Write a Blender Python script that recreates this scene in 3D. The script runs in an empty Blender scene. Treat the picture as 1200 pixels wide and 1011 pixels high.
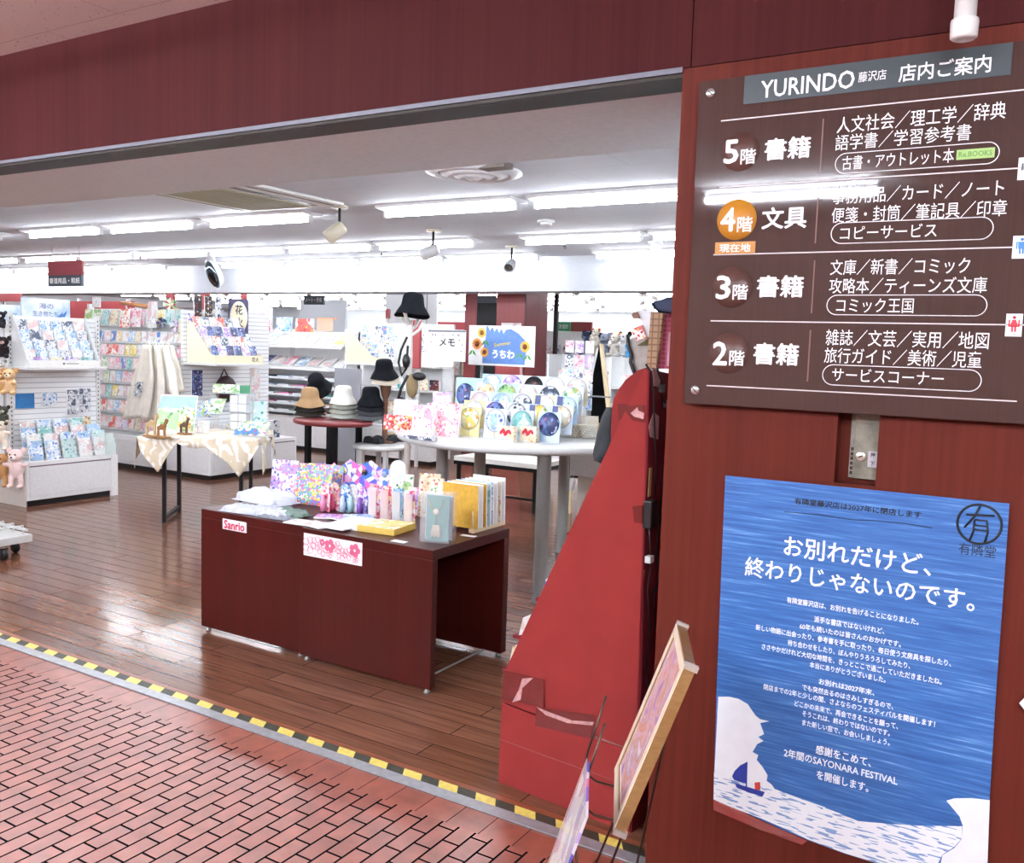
import bpy, bmesh, math, random
from mathutils import Vector, Matrix, Euler
random.seed(7)
C = bpy.context.scene.collection
SC = bpy.context.scene
# ------------------------------------------------------------------ camera
F_PX, PITCH, ROLL, YAW = 1066.478, 0.0930396863, 0.0319874902, -0.542854268
EYE = Vector((0, 0, 1.5))
_fwd = Vector((math.sin(YAW)*math.cos(PITCH), math.cos(YAW)*math.cos(PITCH), -math.sin(PITCH)))
_r0 = Vector((math.cos(YAW), -math.sin(YAW), 0)); _u0 = _r0.cross(_fwd)
_right = math.cos(ROLL)*_r0 + math.sin(ROLL)*_u0
_up = -math.sin(ROLL)*_r0 + math.cos(ROLL)*_u0
cam = bpy.data.cameras.new('camera'); cam.sensor_fit = 'HORIZONTAL'; cam.sensor_width = 36
cam.lens = F_PX*36/1200; cam.clip_start = 0.05; cam.clip_end = 200
co = bpy.data.objects.new('camera', cam); C.objects.link(co)
co.matrix_world = Matrix(((_right.x, _up.x, -_fwd.x, EYE.x), (_right.y, _up.y, -_fwd.y, EYE.y),
                          (_right.z, _up.z, -_fwd.z, EYE.z), (0, 0, 0, 1)))
SC.camera = co
# ------------------------------------------------------------------ view, world
SC.view_settings.view_transform = 'Standard'
SC.view_settings.look = 'None'
SC.view_settings.gamma = 1
SC.view_settings.use_curve_mapping = False
SC.view_settings.exposure = 1.06
TUBE = 28.0          # shop tubes
TUBE_CORRIDOR = 185.0
w = bpy.data.worlds.new('world'); SC.world = w; w.use_nodes = True
w.node_tree.nodes['Background'].inputs[0].default_value = (0.92, 0.96, 1.0, 1)
w.node_tree.nodes['Background'].inputs[1].default_value = 0.2

# ------------------------------------------------------------------ points on real planes
def ray(px, py):
    return _right*((px-600)/F_PX) + _up*(-(py-505.5)/F_PX) + _fwd
def PZ(px, py, z=0.0):
    d = ray(px, py); return EYE + d*((z-EYE.z)/d.z)
def PY(px, py, y):
    d = ray(px, py); return EYE + d*(y/d.y)
def PX(px, py, x):
    d = ray(px, py); return EYE + d*(x/d.x)

# ------------------------------------------------------------------ materials
def lin(h):
    h = h.lstrip('#'); o = []
    for i in (0, 2, 4):
        c = int(h[i:i+2], 16)/255
        o.append(c/12.92 if c <= .04045 else ((c+.055)/1.055)**2.4)
    return (*o, 1)
MATS = {}
def nodes(name):
    m = bpy.data.materials.new(name); m.use_nodes = True
    nt = m.node_tree; return m, nt, nt.nodes['Principled BSDF']
def M(hexc, rough=.5, metal=0, spec=.5, noise=.04, scale=40, coat=0):
    """a plain material with a faint mottling of its own"""
    k = (hexc, rough, metal, spec, noise, scale, coat)
    if k in MATS: return MATS[k]
    m, nt, b = nodes('paint_'+hexc.strip('#'))
    b.inputs['Roughness'].default_value = rough; b.inputs['Metallic'].default_value = metal
    b.inputs['Specular IOR Level'].default_value = spec; b.inputs['Coat Weight'].default_value = coat
    tc = nt.nodes.new('ShaderNodeTexCoord'); n = nt.nodes.new('ShaderNodeTexNoise'); n.inputs['Scale'].default_value = scale
    r = nt.nodes.new('ShaderNodeValToRGB'); c = lin(hexc)
    r.color_ramp.elements[0].position = .3; r.color_ramp.elements[1].position = .7
    r.color_ramp.elements[0].color = (*[max(0, v*(1-noise)) for v in c[:3]], 1)
    r.color_ramp.elements[1].color = (*[min(1, v*(1+noise)) for v in c[:3]], 1)
    nt.links.new(tc.outputs['Object'], n.inputs['Vector']); nt.links.new(n.outputs['Fac'], r.inputs['Fac'])
    nt.links.new(r.outputs['Color'], b.inputs['Base Color'])
    MATS[k] = m; return m
def emit(name, hexc, s):
    m, nt, b = nodes(name)
    b.inputs['Base Color'].default_value = lin(hexc)
    b.inputs['Emission Color'].default_value = lin(hexc); b.inputs['Emission Strength'].default_value = s
    return m
def glass(name='clear_acrylic', hexc='F4FBFA', alpha=.22, rough=.05):
    m, nt, b = nodes(name)
    b.inputs['Base Color'].default_value = lin(hexc); b.inputs['Roughness'].default_value = rough
    b.inputs['Alpha'].default_value = alpha
    n = nt.nodes.new('ShaderNodeTexNoise'); n.inputs['Scale'].default_value = 25
    mr = nt.nodes.new('ShaderNodeMapRange'); mr.inputs['To Min'].default_value = alpha*.8; mr.inputs['To Max'].default_value = alpha*1.2
    nt.links.new(n.outputs['Fac'], mr.inputs['Value']); nt.links.new(mr.outputs[0], b.inputs['Alpha'])
    return m
def mathn(nt, op, a, b=None):
    n = nt.nodes.new('ShaderNodeMath'); n.operation = op
    for i, v in enumerate((a, b)):
        if v is None: continue
        if isinstance(v, (int, float)): n.inputs[i].default_value = v
        else: nt.links.new(v, n.inputs[i])
    return n.outputs[0]
def mixc(nt, fac, a, b):
    n = nt.nodes.new('ShaderNodeMix'); n.data_type = 'RGBA'
    for s, v in ((n.inputs[0], fac), (n.inputs[6], a), (n.inputs[7], b)):
        if isinstance(v, (int, float)): s.default_value = v
        elif isinstance(v, tuple): s.default_value = v
        else: nt.links.new(v, s)
    return n.outputs[2]
def laminate(name, dark, light, rough=.35, axis=2, coat=0.0, spec=.5):
    """wood laminate with fine grain along one axis"""
    m, nt, b = nodes(name)
    tc = nt.nodes.new('ShaderNodeTexCoord'); mp = nt.nodes.new('ShaderNodeMapping')
    s = [90, 90, 90]; s[axis] = 1.2
    mp.inputs['Scale'].default_value = s
    n = nt.nodes.new('ShaderNodeTexNoise'); n.inputs['Scale'].default_value = 1; n.inputs['Detail'].default_value = 4
    mp2 = nt.nodes.new('ShaderNodeMapping'); s2 = [9, 9, 9]; s2[axis] = .25; mp2.inputs['Scale'].default_value = s2
    n2 = nt.nodes.new('ShaderNodeTexNoise'); n2.inputs['Scale'].default_value = 1; n2.inputs['Detail'].default_value = 2
    for p, q in ((mp, n), (mp2, n2)):
        nt.links.new(tc.outputs['Object'], p.inputs['Vector']); nt.links.new(p.outputs[0], q.inputs['Vector'])
    f = mathn(nt, 'ADD', mathn(nt, 'MULTIPLY', n.outputs['Fac'], .55), mathn(nt, 'MULTIPLY', n2.outputs['Fac'], .45))
    r = nt.nodes.new('ShaderNodeValToRGB'); r.color_ramp.elements[0].position = .33; r.color_ramp.elements[1].position = .67
    r.color_ramp.elements[0].color = lin(dark); r.color_ramp.elements[1].color = lin(light)
    nt.links.new(f, r.inputs['Fac']); nt.links.new(r.outputs['Color'], b.inputs['Base Color'])
    b.inputs['Roughness'].default_value = rough; b.inputs['Coat Weight'].default_value = coat; b.inputs['Coat Roughness'].default_value = .15
    b.inputs['Specular IOR Level'].default_value = spec
    return m
PAL = dict(
    pink=('FBEFF2', ['E9678F', 'F6B4C6', 'D8406A', 'FFFFFF', 'F3D9A8']), blue=('EEF4FA', ['5C92D4', 'AFCCEB', '3566B0', 'FFFFFF', '8FC4DC']),
    red=('FBF1EC', ['D23B33', 'E8716B', 'F0B24A', 'FFFFFF', 'B5282D']), yellow=('FAF3D4', ['EFC23B', 'F5DB7C', 'E29A3A', 'FFFFFF', '9CB65A']),
    green=('F1F6E8', ['6FAE5A', 'A9CF93', '3F8A5C', 'FFFFFF', 'E6C75A']), purple=('F3EDF8', ['8F6CC4', 'C3A8E2', 'E07BB2', 'FFFFFF', '5C62C0']),
    navy=('3C4A78', ['222C58', '6E82BC', 'C8D0E8', '2F3B6C', '93628F']), white=('F7F7F4', ['D9DDE2', 'E9C9C9', 'BFC9D6', 'FFFFFF', 'D8D0C0']),
    teal=('CFE6E4', ['5FA8A8', '8CC6C0', '3E8488', 'E8F4F0', 'B7D9D2']), multi=('F8F4F2', ['E0607C', '5C92D4', 'EFC23B', '6FAE5A', '8F6CC4']),
    grey=('E4E6EA', ['8E99A8', '59657A', 'C6CDD6', 'FFFFFF', '3F4654']), dark=('2A2A2E', ['1A1A1E', '6A2A30', 'C8C8C8', '3A3A44', 'A87840']),
    cream=('F3E9D2', ['D9B98A', 'E8D5B0', 'B98E5C', 'FFFFFF', 'C96F5A']), violet=('C9B4E6', ['6B6BDA', 'E36AB8', 'F2C2E6', '4A7FE0', 'FFFFFF']))
def printed(kind, scale=38, thr=.42, rough=.3):
    scale *= 1.35; thr *= .92
    # printed paper or film: coloured motifs of one palette strewn over a pale ground, different on every object
    k = ('print', kind, scale, thr, rough)
    if k in MATS: return MATS[k]
    base, cols = PAL[kind]
    m, nt, b = nodes('print_'+kind)
    tc = nt.nodes.new('ShaderNodeTexCoord'); oi = nt.nodes.new('ShaderNodeObjectInfo')
    ad = nt.nodes.new('ShaderNodeVectorMath'); ad.operation = 'ADD'
    nt.links.new(tc.outputs['Object'], ad.inputs[0]); nt.links.new(mathn(nt, 'MULTIPLY', oi.outputs['Random'], 31.0), ad.inputs[1])
    v = nt.nodes.new('ShaderNodeTexVoronoi'); v.inputs['Scale'].default_value = scale; v.inputs['Randomness'].default_value = .9
    nt.links.new(ad.outputs[0], v.inputs['Vector'])
    r = nt.nodes.new('ShaderNodeValToRGB'); r.color_ramp.interpolation = 'CONSTANT'
    els = r.color_ramp.elements
    while len(els) < 5: els.new(.5)
    for i, c in enumerate(cols): els[i].position = i/5; els[i].color = lin(c)
    sp = nt.nodes.new('ShaderNodeSeparateColor'); nt.links.new(v.outputs['Color'], sp.inputs[0]); nt.links.new(sp.outputs[0], r.inputs['Fac'])
    n = nt.nodes.new('ShaderNodeTexNoise'); n.inputs['Scale'].default_value = scale*1.3; n.inputs['Detail'].default_value = 3; nt.links.new(ad.outputs[0], n.inputs['Vector'])
    d = mathn(nt, 'ADD', v.outputs['Distance'], mathn(nt, 'MULTIPLY', mathn(nt, 'SUBTRACT', n.outputs['Fac'], .5), 1.5))
    mask = mathn(nt, 'LESS_THAN', d, thr)
    n2 = nt.nodes.new('ShaderNodeTexNoise'); n2.inputs['Scale'].default_value = scale*.28; n2.inputs['Detail'].default_value = 0
    nt.links.new(ad.outputs[0], n2.inputs['Vector'])
    bg = mixc(nt, mathn(nt, 'GREATER_THAN', n2.outputs['Fac'], .56), tuple(v*.86 for v in lin(base)[:3])+(1,), tuple(v*.86 for v in lin(cols[1])[:3])+(1,))
    nt.links.new(mixc(nt, mask, bg, r.outputs['Color']), b.inputs['Base Color'])
    b.inputs['Roughness'].default_value = rough
    MATS[k] = m; return m

# ------------------------------------------------------------------ mesh building
FRAME = {}            # object -> (location, rz) of its root
class MB:
    def __init__(s): s.v = []; s.f = []; s.mi = []; s.sm = []
    def face(s, pts, mi=0, smooth=False):
        i = len(s.v); s.v += [Vector(p) for p in pts]; s.f.append(list(range(i, i+len(pts)))); s.mi.append(mi); s.sm.append(smooth); return s
    def raw(s, vs, fs, mi=0, smooth=False):
        i = len(s.v); s.v += [Vector(p) for p in vs]
        for f in fs: s.f.append([i+k for k in f]); s.mi.append(mi); s.sm.append(smooth)
        return s
    def box(s, lo, hi, mi=0, rz=0, about=None, mis=None):
        (x0, y0, z0), (x1, y1, z1) = lo, hi
        vs = [Vector(p) for p in ((x0,y0,z0),(x1,y0,z0),(x1,y1,z0),(x0,y1,z0),(x0,y0,z1),(x1,y0,z1),(x1,y1,z1),(x0,y1,z1))]
        if rz:
            a = Vector(about or ((x0+x1)/2, (y0+y1)/2, 0)); R = Matrix.Rotation(rz, 3, 'Z'); vs = [R @ (p-a) + a for p in vs]
        i = len(s.v); s.v += vs
        for k, f in enumerate(((0,3,2,1),(4,5,6,7),(0,1,5,4),(1,2,6,5),(2,3,7,6),(3,0,4,7))):
            s.f.append([i+q for q in f]); s.mi.append(mis[k] if mis else mi); s.sm.append(False)
        return s
    def cbox(s, c, d, mi=0, R=None, mis=None):
        """a box by centre, size and rotation, its edges lightly chamfered by nothing"""
        j = len(s.v); s.box((-d[0]/2, -d[1]/2, -d[2]/2), (d[0]/2, d[1]/2, d[2]/2), mi, mis=mis)
        for k in range(j, len(s.v)): s.v[k] = (R @ s.v[k] if R else s.v[k]) + Vector(c)
        return s
    def prism(s, pts, d, mi=0, mi_side=None):
        d = Vector(d); n = len(pts); i = len(s.v)
        s.v += [Vector(p) for p in pts] + [Vector(p)+d for p in pts]
        s.f.append(list(range(i, i+n))[::-1]); s.f.append([i+n+k for k in range(n)]); s.mi += [mi, mi]; s.sm += [False, False]
        for k in range(n):
            q = (k+1) % n; s.f.append([i+k, i+q, i+n+q, i+n+k]); s.mi.append(mi if mi_side is None else mi_side); s.sm.append(False)
        return s
    def tube(s, path, r, seg=8, mi=0, cap=True, r2=None):
        path = [Vector(p) for p in path]; n = len(path); i = len(s.v)
        t0 = (path[1]-path[0]).normalized(); a = t0.orthogonal().normalized()
        for k, p in enumerate(path):
            t = (path[min(k+1, n-1)]-path[max(k-1, 0)]).normalized()
            a = (a - t*a.dot(t)); a = a.normalized() if a.length > 1e-6 else t.orthogonal().normalized()
            b = t.cross(a); rr = r if r2 is None else r+(r2-r)*k/(n-1)
            if isinstance(r, (list, tuple)): rr = r[k]
            for q in range(seg):
                an = 2*math.pi*q/seg; s.v.append(p+a*(rr*math.cos(an))+b*(rr*math.sin(an)))
        for k in range(n-1):
            for q in range(seg):
                q2 = (q+1) % seg
                s.f.append([i+k*seg+q, i+k*seg+q2, i+(k+1)*seg+q2, i+(k+1)*seg+q]); s.mi.append(mi); s.sm.append(True)
        if cap:
            s.f.append([i+q for q in range(seg)][::-1]); s.f.append([i+(n-1)*seg+q for q in range(seg)]); s.mi += [mi, mi]; s.sm += [False, False]
        return s
    def lathe(s, prof, seg=24, c=(0, 0, 0), mi=0, R=None, sx=1, sy=1, closed=False, smooth=True):
        i = len(s.v); n = len(prof); c = Vector(c)
        for r, z in prof:
            for q in range(seg):
                an = 2*math.pi*q/seg; p = Vector((r*math.cos(an)*sx, r*math.sin(an)*sy, z)); s.v.append((R @ p if R else p)+c)
        for k in range(n if closed else n-1):
            k2 = (k+1) % n
            for q in range(seg):
                q2 = (q+1) % seg
                s.f.append([i+k*seg+q, i+k*seg+q2, i+k2*seg+q2, i+k2*seg+q]); s.mi.append(mi); s.sm.append(smooth)
        if not closed:
            s.f.append([i+q for q in range(seg)][::-1]); s.f.append([i+(n-1)*seg+q for q in range(seg)]); s.mi += [mi, mi]; s.sm += [False, False]
        return s
    def ell(s, c, r, mi=0, seg=14, rings=8, R=None):
        pr = [(max(1e-4, math.sin(math.pi*k/rings)), -math.cos(math.pi*k/rings)) for k in range(rings+1)]
        j = len(s.v); s.lathe(pr, seg, mi=mi)
        for k in range(j, len(s.v)):
            p = Vector((s.v[k].x*r[0], s.v[k].y*r[1], s.v[k].z*r[2])); s.v[k] = (R @ p if R else p)+Vector(c)
        return s
    def grid(s, fn, nu, nv, mi=0, smooth=True):
        i = len(s.v)
        for a in range(nu+1):
            for b in range(nv+1): s.v.append(Vector(fn(a/nu, b/nv)))
        for a in range(nu):
            for b in range(nv):
                k = i+a*(nv+1)+b; s.f.append([k, k+nv+1, k+nv+2, k+1]); s.mi.append(mi); s.sm.append(smooth)
        return s
    def text(s, body, o, U, V, width=None, height=None, bold=0.0, mi=0, align='L'):
        """lettering flat in the plane of U and V, o its left (or centre) at mid height, fitted to width and height; a bolder cut is struck several times side by side"""
        vs, fs, (x0, x1, y0, y1) = glyphs(body)
        x0 -= bold; x1 += bold; y0 -= bold; y1 += bold
        sx = (width/(x1-x0)) if width else None; sy = (height/(y1-y0)) if height else None
        sx = sx or sy; sy = sy or sx
        o = Vector(o); U = Vector(U); V = Vector(V)
        mx = x0 if align == 'L' else (x0+x1)/2; my = (y0+y1)/2
        N = U.cross(V).normalized()*.00012
        for k, (ox, oy) in enumerate(((0, 0),) if bold < .008 else ((-bold, 0), (bold, 0), (0, bold), (0, -bold))):
            s.raw([o+N*k+U*((x+ox-mx)*sx)+V*((y+oy-my)*sy) for x, y in vs], fs, mi)
        return s
    def build(s, name, mats, parent=None, solid=0, bevel=0, kind=None, subsurf=0):
        me = bpy.data.meshes.new(name)
        vs = s.v
        if parent is not None and parent in FRAME:
            loc, rz = FRAME[parent]; R = Matrix.Rotation(-rz, 3, 'Z'); vs = [R @ (p-loc) for p in s.v]
        me.from_pydata([tuple(p) for p in vs], [], s.f)
        if not isinstance(mats, (list, tuple)): mats = [mats]
        for m in mats: me.materials.append(m)
        me.polygons.foreach_set('material_index', s.mi); me.polygons.foreach_set('use_smooth', s.sm)
        me.update()
        o = bpy.data.objects.new(name, me); C.objects.link(o)
        if parent is not None:
            o.parent = parent; FRAME[o] = FRAME.get(parent, (Vector((0,0,0)), 0))
        if bevel:
            b = o.modifiers.new('bevel', 'BEVEL'); b.width = bevel; b.segments = 2; b.limit_method = 'ANGLE'
        if solid:
            b = o.modifiers.new('solid', 'SOLIDIFY'); b.thickness = solid; b.offset = 0
        if subsurf:
            b = o.modifiers.new('sub', 'SUBSURF'); b.levels = subsurf; b.render_levels = subsurf
        if kind: o['kind'] = kind
        return o
_GL = {}
def glyphs(body):
    if body in _GL: return _GL[body]
    c = bpy.data.curves.new('lettering', 'FONT'); c.body = body; c.resolution_u = 2
    o = bpy.data.objects.new('lettering', c); C.objects.link(o)
    dg = bpy.context.evaluated_depsgraph_get(); me = bpy.data.meshes.new_from_object(o.evaluated_get(dg))
    vs = [(v.co.x, v.co.y) for v in me.vertices]; fs = [list(p.vertices) for p in me.polygons]
    bpy.data.objects.remove(o); bpy.data.curves.remove(c); bpy.data.meshes.remove(me)
    xs = [a for a, _ in vs]; ys = [b for _, b in vs]
    _GL[body] = (vs, fs, (min(xs), max(xs), min(ys), max(ys))); return _GL[body]
def thing(name, label, cat, loc=(0, 0, 0), rz=0, group=None):
    o = bpy.data.objects.new(name, None); C.objects.link(o); o.empty_display_size = .05
    o.location = loc; o.rotation_euler = (0, 0, rz); FRAME[o] = (Vector(loc), rz)
    return tag(o, label, cat, group)
def tag(o, label, cat, group=None):
    o['label'] = label; o['category'] = cat
    if group: o['group'] = group
    return o
def place(o, loc, rz=0):
    """move a thing that was built about the origin"""
    o.location = loc; o.rotation_euler = (0, 0, rz); return o
def copy_tree(o, parent=None):
    c = o.copy(); C.objects.link(c)
    if parent is not None: c.parent = parent
    for ch in list(o.children): copy_tree(ch, c)
    return c
def dup(src, label, loc, rz=0, group=None, scale=None):
    c = copy_tree(src); c.location = loc; c.rotation_euler = (0, 0, rz); c['label'] = label
    if group: c['group'] = group
    if scale: c.scale = (scale,)*3
    return c
ORD = ('first second third fourth fifth sixth seventh eighth ninth tenth eleventh twelfth thirteenth fourteenth fifteenth sixteenth '
       'seventeenth eighteenth nineteenth twentieth twenty-first twenty-second twenty-third twenty-fourth').split()
UX, UY, UZ = Vector((1, 0, 0)), Vector((0, 1, 0)), Vector((0, 0, 1))
_CARD = {}
WHITE = M('F4F5F5', .45)
def card(name, label, cat, loc, w, h, t, mat, rz=0, tilt=0, group=None, side=None, round_top=False):
    """an upright flat piece facing local -Y, its foot on loc, leaning back by tilt"""
    side = side or WHITE
    k = (name, round(w, 3), round(h, 3), round(t, 3), mat.name, side.name, round_top)
    if k not in _CARD:
        b = MB()
        if round_top:
            pts = [(-w/2, -t/2, 0), (w/2, -t/2, 0)] + [(w/2*math.cos(a), -t/2, h-w/2+w/2*math.sin(a)) for a in [math.pi*q/10 for q in range(11)]]
            b.prism(pts, (0, t, 0), 0, 1)
        else:
            b.box((-w/2, -t/2, 0), (w/2, t/2, h), mis=[1, 1, 0, 1, 1, 1])
        o = b.build(name, [mat, side]); _CARD[k] = o.data
    else:
        o = bpy.data.objects.new(name, _CARD[k]); C.objects.link(o)
    o.location = loc; o.rotation_euler = (-tilt, 0, rz)
    return tag(o, label, cat, group)
# ------------------------------------------------------------------ the setting
YF = 2.35                      # face of the shop front
Z_HEAD, Z_COR, Z_CEIL = 2.226, 2.70, 2.57
XJ = -0.925                    # jamb: where the pillar begins
M_HEAD = laminate('red_wood_laminate', '3A1415', '451A1A', .6, spec=.08)
M_COUNTER = laminate('dark_red_laminate', '380D09', '46120D', .36, spec=.22)
M_COLUMN = laminate('column_laminate', '8C3B3C', '9A4747', .4)
M_BRONZE = M('2C241D', .5, .2, spec=.3, noise=.2, scale=6)
M_STEEL = M('A9ABB0', .42, .5, noise=.1)
M_WALLW = M('F2F4F7', .7)
M_CHROME = M('C9CBCD', .2, 1)
M_BLACK = M('121214', .4); M_BLACKM = M('1A1A1C', .35, .6)
M_GABINET = M('F3F4F4', .35); M_LGREY = M('D9DCDF', .5)

def floor_mat(name, bw, rh, anchor, swap, mortar, cols, mcol, rough, bump, grain, spec=.5):
    m, nt, b = nodes(name)
    tc = nt.nodes.new('ShaderNodeTexCoord'); sp = nt.nodes.new('ShaderNodeSeparateXYZ'); nt.links.new(tc.outputs['Object'], sp.inputs[0])
    x = mathn(nt, 'SUBTRACT', sp.outputs[0], anchor[0]); y = mathn(nt, 'SUBTRACT', sp.outputs[1], anchor[1])
    cb = nt.nodes.new('ShaderNodeCombineXYZ'); nt.links.new(y if swap else x, cb.inputs[0]); nt.links.new(x if swap else y, cb.inputs[1])
    br = nt.nodes.new('ShaderNodeTexBrick'); br.offset = .5; br.inputs['Scale'].default_value = 1
    br.inputs['Brick Width'].default_value = bw; br.inputs['Row Height'].default_value = rh
    br.inputs['Mortar Size'].default_value = mortar; br.inputs['Mortar Smooth'].default_value = .2; br.inputs['Bias'].default_value = 0
    br.inputs['Color1'].default_value = lin(cols[0]); br.inputs['Color2'].default_value = lin(cols[1]); br.inputs['Mortar'].default_value = lin(mcol)
    nt.links.new(cb.outputs[0], br.inputs['Vector'])
    n = nt.nodes.new('ShaderNodeTexNoise'); n.inputs['Scale'].default_value = 1; n.inputs['Detail'].default_value = 5
    mp = nt.nodes.new('ShaderNodeMapping'); mp.inputs['Scale'].default_value = grain
    nt.links.new(tc.outputs['Object'], mp.inputs['Vector']); nt.links.new(mp.outputs[0], n.inputs['Vector'])
    f = nt.nodes.new('ShaderNodeMapRange'); f.inputs['From Min'].default_value = .3; f.inputs['From Max'].default_value = .7
    f.inputs['To Min'].default_value = .72; f.inputs['To Max'].default_value = 1.2; nt.links.new(n.outputs['Fac'], f.inputs['Value'])
    ml = nt.nodes.new('ShaderNodeVectorMath'); ml.operation = 'SCALE'; nt.links.new(br.outputs['Color'], ml.inputs[0]); nt.links.new(f.outputs[0], ml.inputs['Scale'])
    nt.links.new(ml.outputs[0], b.inputs['Base Color'])
    n3 = nt.nodes.new('ShaderNodeTexNoise'); n3.inputs['Scale'].default_value = 6
    nt.links.new(tc.outputs['Object'], n3.inputs['Vector'])
    rr = nt.nodes.new('ShaderNodeMapRange'); rr.inputs['To Min'].default_value = rough[0]; rr.inputs['To Max'].default_value = rough[1]
    nt.links.new(n3.outputs['Fac'], rr.inputs['Value'])
    nt.links.new(mathn(nt, 'ADD', rr.outputs[0], mathn(nt, 'MULTIPLY', br.outputs['Fac'], .35)), b.inputs['Roughness'])
    bp = nt.nodes.new('ShaderNodeBump'); bp.inputs['Strength'].default_value = bump; bp.inputs['Distance'].default_value = .002
    nt.links.new(mathn(nt, 'MULTIPLY', mathn(nt, 'SUBTRACT', 1.0, br.outputs['Fac']), spec), b.inputs['Specular IOR Level'])
    nt.links.new(mathn(nt, 'SUBTRACT', 1.0, br.outputs['Fac']), bp.inputs['Height']); nt.links.new(bp.outputs[0], b.inputs['Normal'])
    return m
M_WOODFLOOR = floor_mat('parquet', .985, .1075, (-2.913, 2.91), False, .0026, ('7E5440', '6A4330'), '20120E', (.11, .20), .10, (3, 45, 1))
M_TILE = floor_mat('quarry_tile', .1222, .0617, (-2.622, 1.867), True, .0042, ('955443', '8A4A3B'), '121216', (.27, .33), .5, (14, 14, 1), 1.0)
M_TILEB = floor_mat('border_tile', .122, .12, (-2.6, 2.26), False, .0016, ('95523F', '8C4A3A'), '2A2422', (.27, .33), .4, (14, 14, 1), 1.0)
def struct(name, mb, mats, **k):
    return mb.build(name, mats, kind='structure', **k)

struct('floor', MB().face([(-26, 2.50, 0), (6, 2.50, 0), (6, 24, 0), (-26, 24, 0)]), M_WOODFLOOR)
b = MB().face([(-14, -4, 0), (5, -4, 0), (5, 2.262, 0), (-14, 2.262, 0)], 0)
b.face([(-14, 2.262, 0), (5, 2.262, 0), (5, 2.381, 0), (-14, 2.381, 0)], 1)
struct('floor_corridor', b, [M_TILE, M_TILEB])
b = MB().box((-14, 2.381, -.02), (XJ+.2, 2.428, .005)); struct('trim_1', b, M_STEEL)               # steel threshold
b = MB().box((-14, 2.428, -.02), (XJ+.2, 2.502, .002)); struct('trim_2', b, laminate('wood_nosing', '7A4128', '8C5138', .3, axis=0))
# hazard tape on the nosing
ht = thing('hazard_tape', 'yellow and black striped hazard tape stuck along the shop threshold', 'tape', (-2.5, 2.45, .002))
x = -7.2; yel = True; MY = M('E0CE66', .4, noise=.12, scale=60); MK = M('35352A', .5, noise=.5, scale=120)
while x < -0.98:
    wd = .078 if yel else .074; sl = .012
    MB().prism([(x+sl, 2.432, .0022), (x+wd+sl, 2.432, .0022), (x+wd-sl, 2.474, .0022), (x-sl, 2.474, .0022)], (0, 0, .0006)).build('yellow_stripe' if yel else 'black_stripe', MY if yel else MK, ht); x += wd; yel = not yel

# shop front: header panel, pillar with a recess, rail and soffit
def speck(name, base, dots, scale, thr, rough=.8):
    m, nt, bb = nodes(name)
    tc = nt.nodes.new('ShaderNodeTexCoord'); v = nt.nodes.new('ShaderNodeTexNoise'); v.inputs['Scale'].default_value = scale; v.inputs['Detail'].default_value = 1
    nt.links.new(tc.outputs['Object'], v.inputs['Vector'])
    bk_ = nt.nodes.new('ShaderNodeTexBrick'); bk_.offset = .5; bk_.inputs['Scale'].default_value = 1
    bk_.inputs['Brick Width'].default_value = .9; bk_.inputs['Row Height'].default_value = .45; bk_.inputs['Mortar Size'].default_value = .0018
    bk_.inputs['Color1'].default_value = lin(base); bk_.inputs['Color2'].default_value = lin(base)
    c = lin(base); bk_.inputs['Mortar'].default_value = (c[0]*.6, c[1]*.6, c[2]*.6, 1)
    nt.links.new(tc.outputs['Object'], bk_.inputs['Vector'])
    nt.links.new(mixc(nt, mathn(nt, 'GREATER_THAN', v.outputs['Fac'], thr), bk_.outputs['Color'], lin(dots)), bb.inputs['Base Color'])
    bb.inputs['Roughness'].default_value = rough; return m
M_CEIL_COR = speck('corridor_ceiling_tile', 'E8E8E6', '7A6A66', 95, .735)
M_CEIL = speck('shop_ceiling_tile', 'CBCFD6', 'A8ADB5', 90, .74)
b = MB().box((-14, YF, Z_HEAD+.022), (XJ+.02, YF+.12, Z_COR+.1)); b.box((XJ+.023, YF, Z_HEAD+.022), (4, YF+.12, Z_COR+.1))
struct('wall_header', b, M_HEAD)
b = MB().box((-14, YF-.004, Z_HEAD+.010), (XJ, YF+.004, Z_HEAD+.024), 1); b.box((-14, YF+.004, Z_HEAD), (XJ, YF+.135, Z_HEAD+.022), 0)
for k in range(9):                                               # slots and fixing holes of the shutter rail
    xx = -4.1+k*.36; b.box((xx, YF+.02, Z_HEAD-.0008), (xx+.05, YF+.03, Z_HEAD+.001), 2)
struct('trim_3', b, [M_BRONZE, M('65656E', .5, .2), M_BLACK])
struct('ceiling_soffit', MB().box((-14, YF+.135, Z_HEAD+.004), (2, 3.16, Z_CEIL+.3)), M('DCEDF1', .7))
# pillar: front skin with the key recess left open
rx0, rx1 = PY(980, 520, YF).x, PY(1029, 520, YF).x
rz1, rz0 = 1.41, PY(1005, 568, YF).z
b = MB(); xa, xb = XJ, 3.0
P_ = lambda xx, zz: (xx, YF, zz)
b.face([P_(xa, 0), P_(rx0, 0), P_(rx0, Z_HEAD+.02), P_(xa, Z_HEAD+.02)]); b.face([P_(rx1, 0), P_(xb, 0), P_(xb, Z_HEAD+.02), P_(rx1, Z_HEAD+.02)])
b.face([P_(rx0, 0), P_(rx1, 0), P_(rx1, rz0), P_(rx0, rz0)]); b.face([P_(rx0, rz1), P_(rx1, rz1), P_(rx1, Z_HEAD+.02), P_(rx0, Z_HEAD+.02)])
d = .045
b.face([(rx0, YF, rz0), (rx0, YF+d, rz0), (rx0, YF+d, rz1), (rx0, YF, rz1)]); b.face([(rx1, YF, rz0), (rx1, YF, rz1), (rx1, YF+d, rz1), (rx1, YF+d, rz0)])
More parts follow.
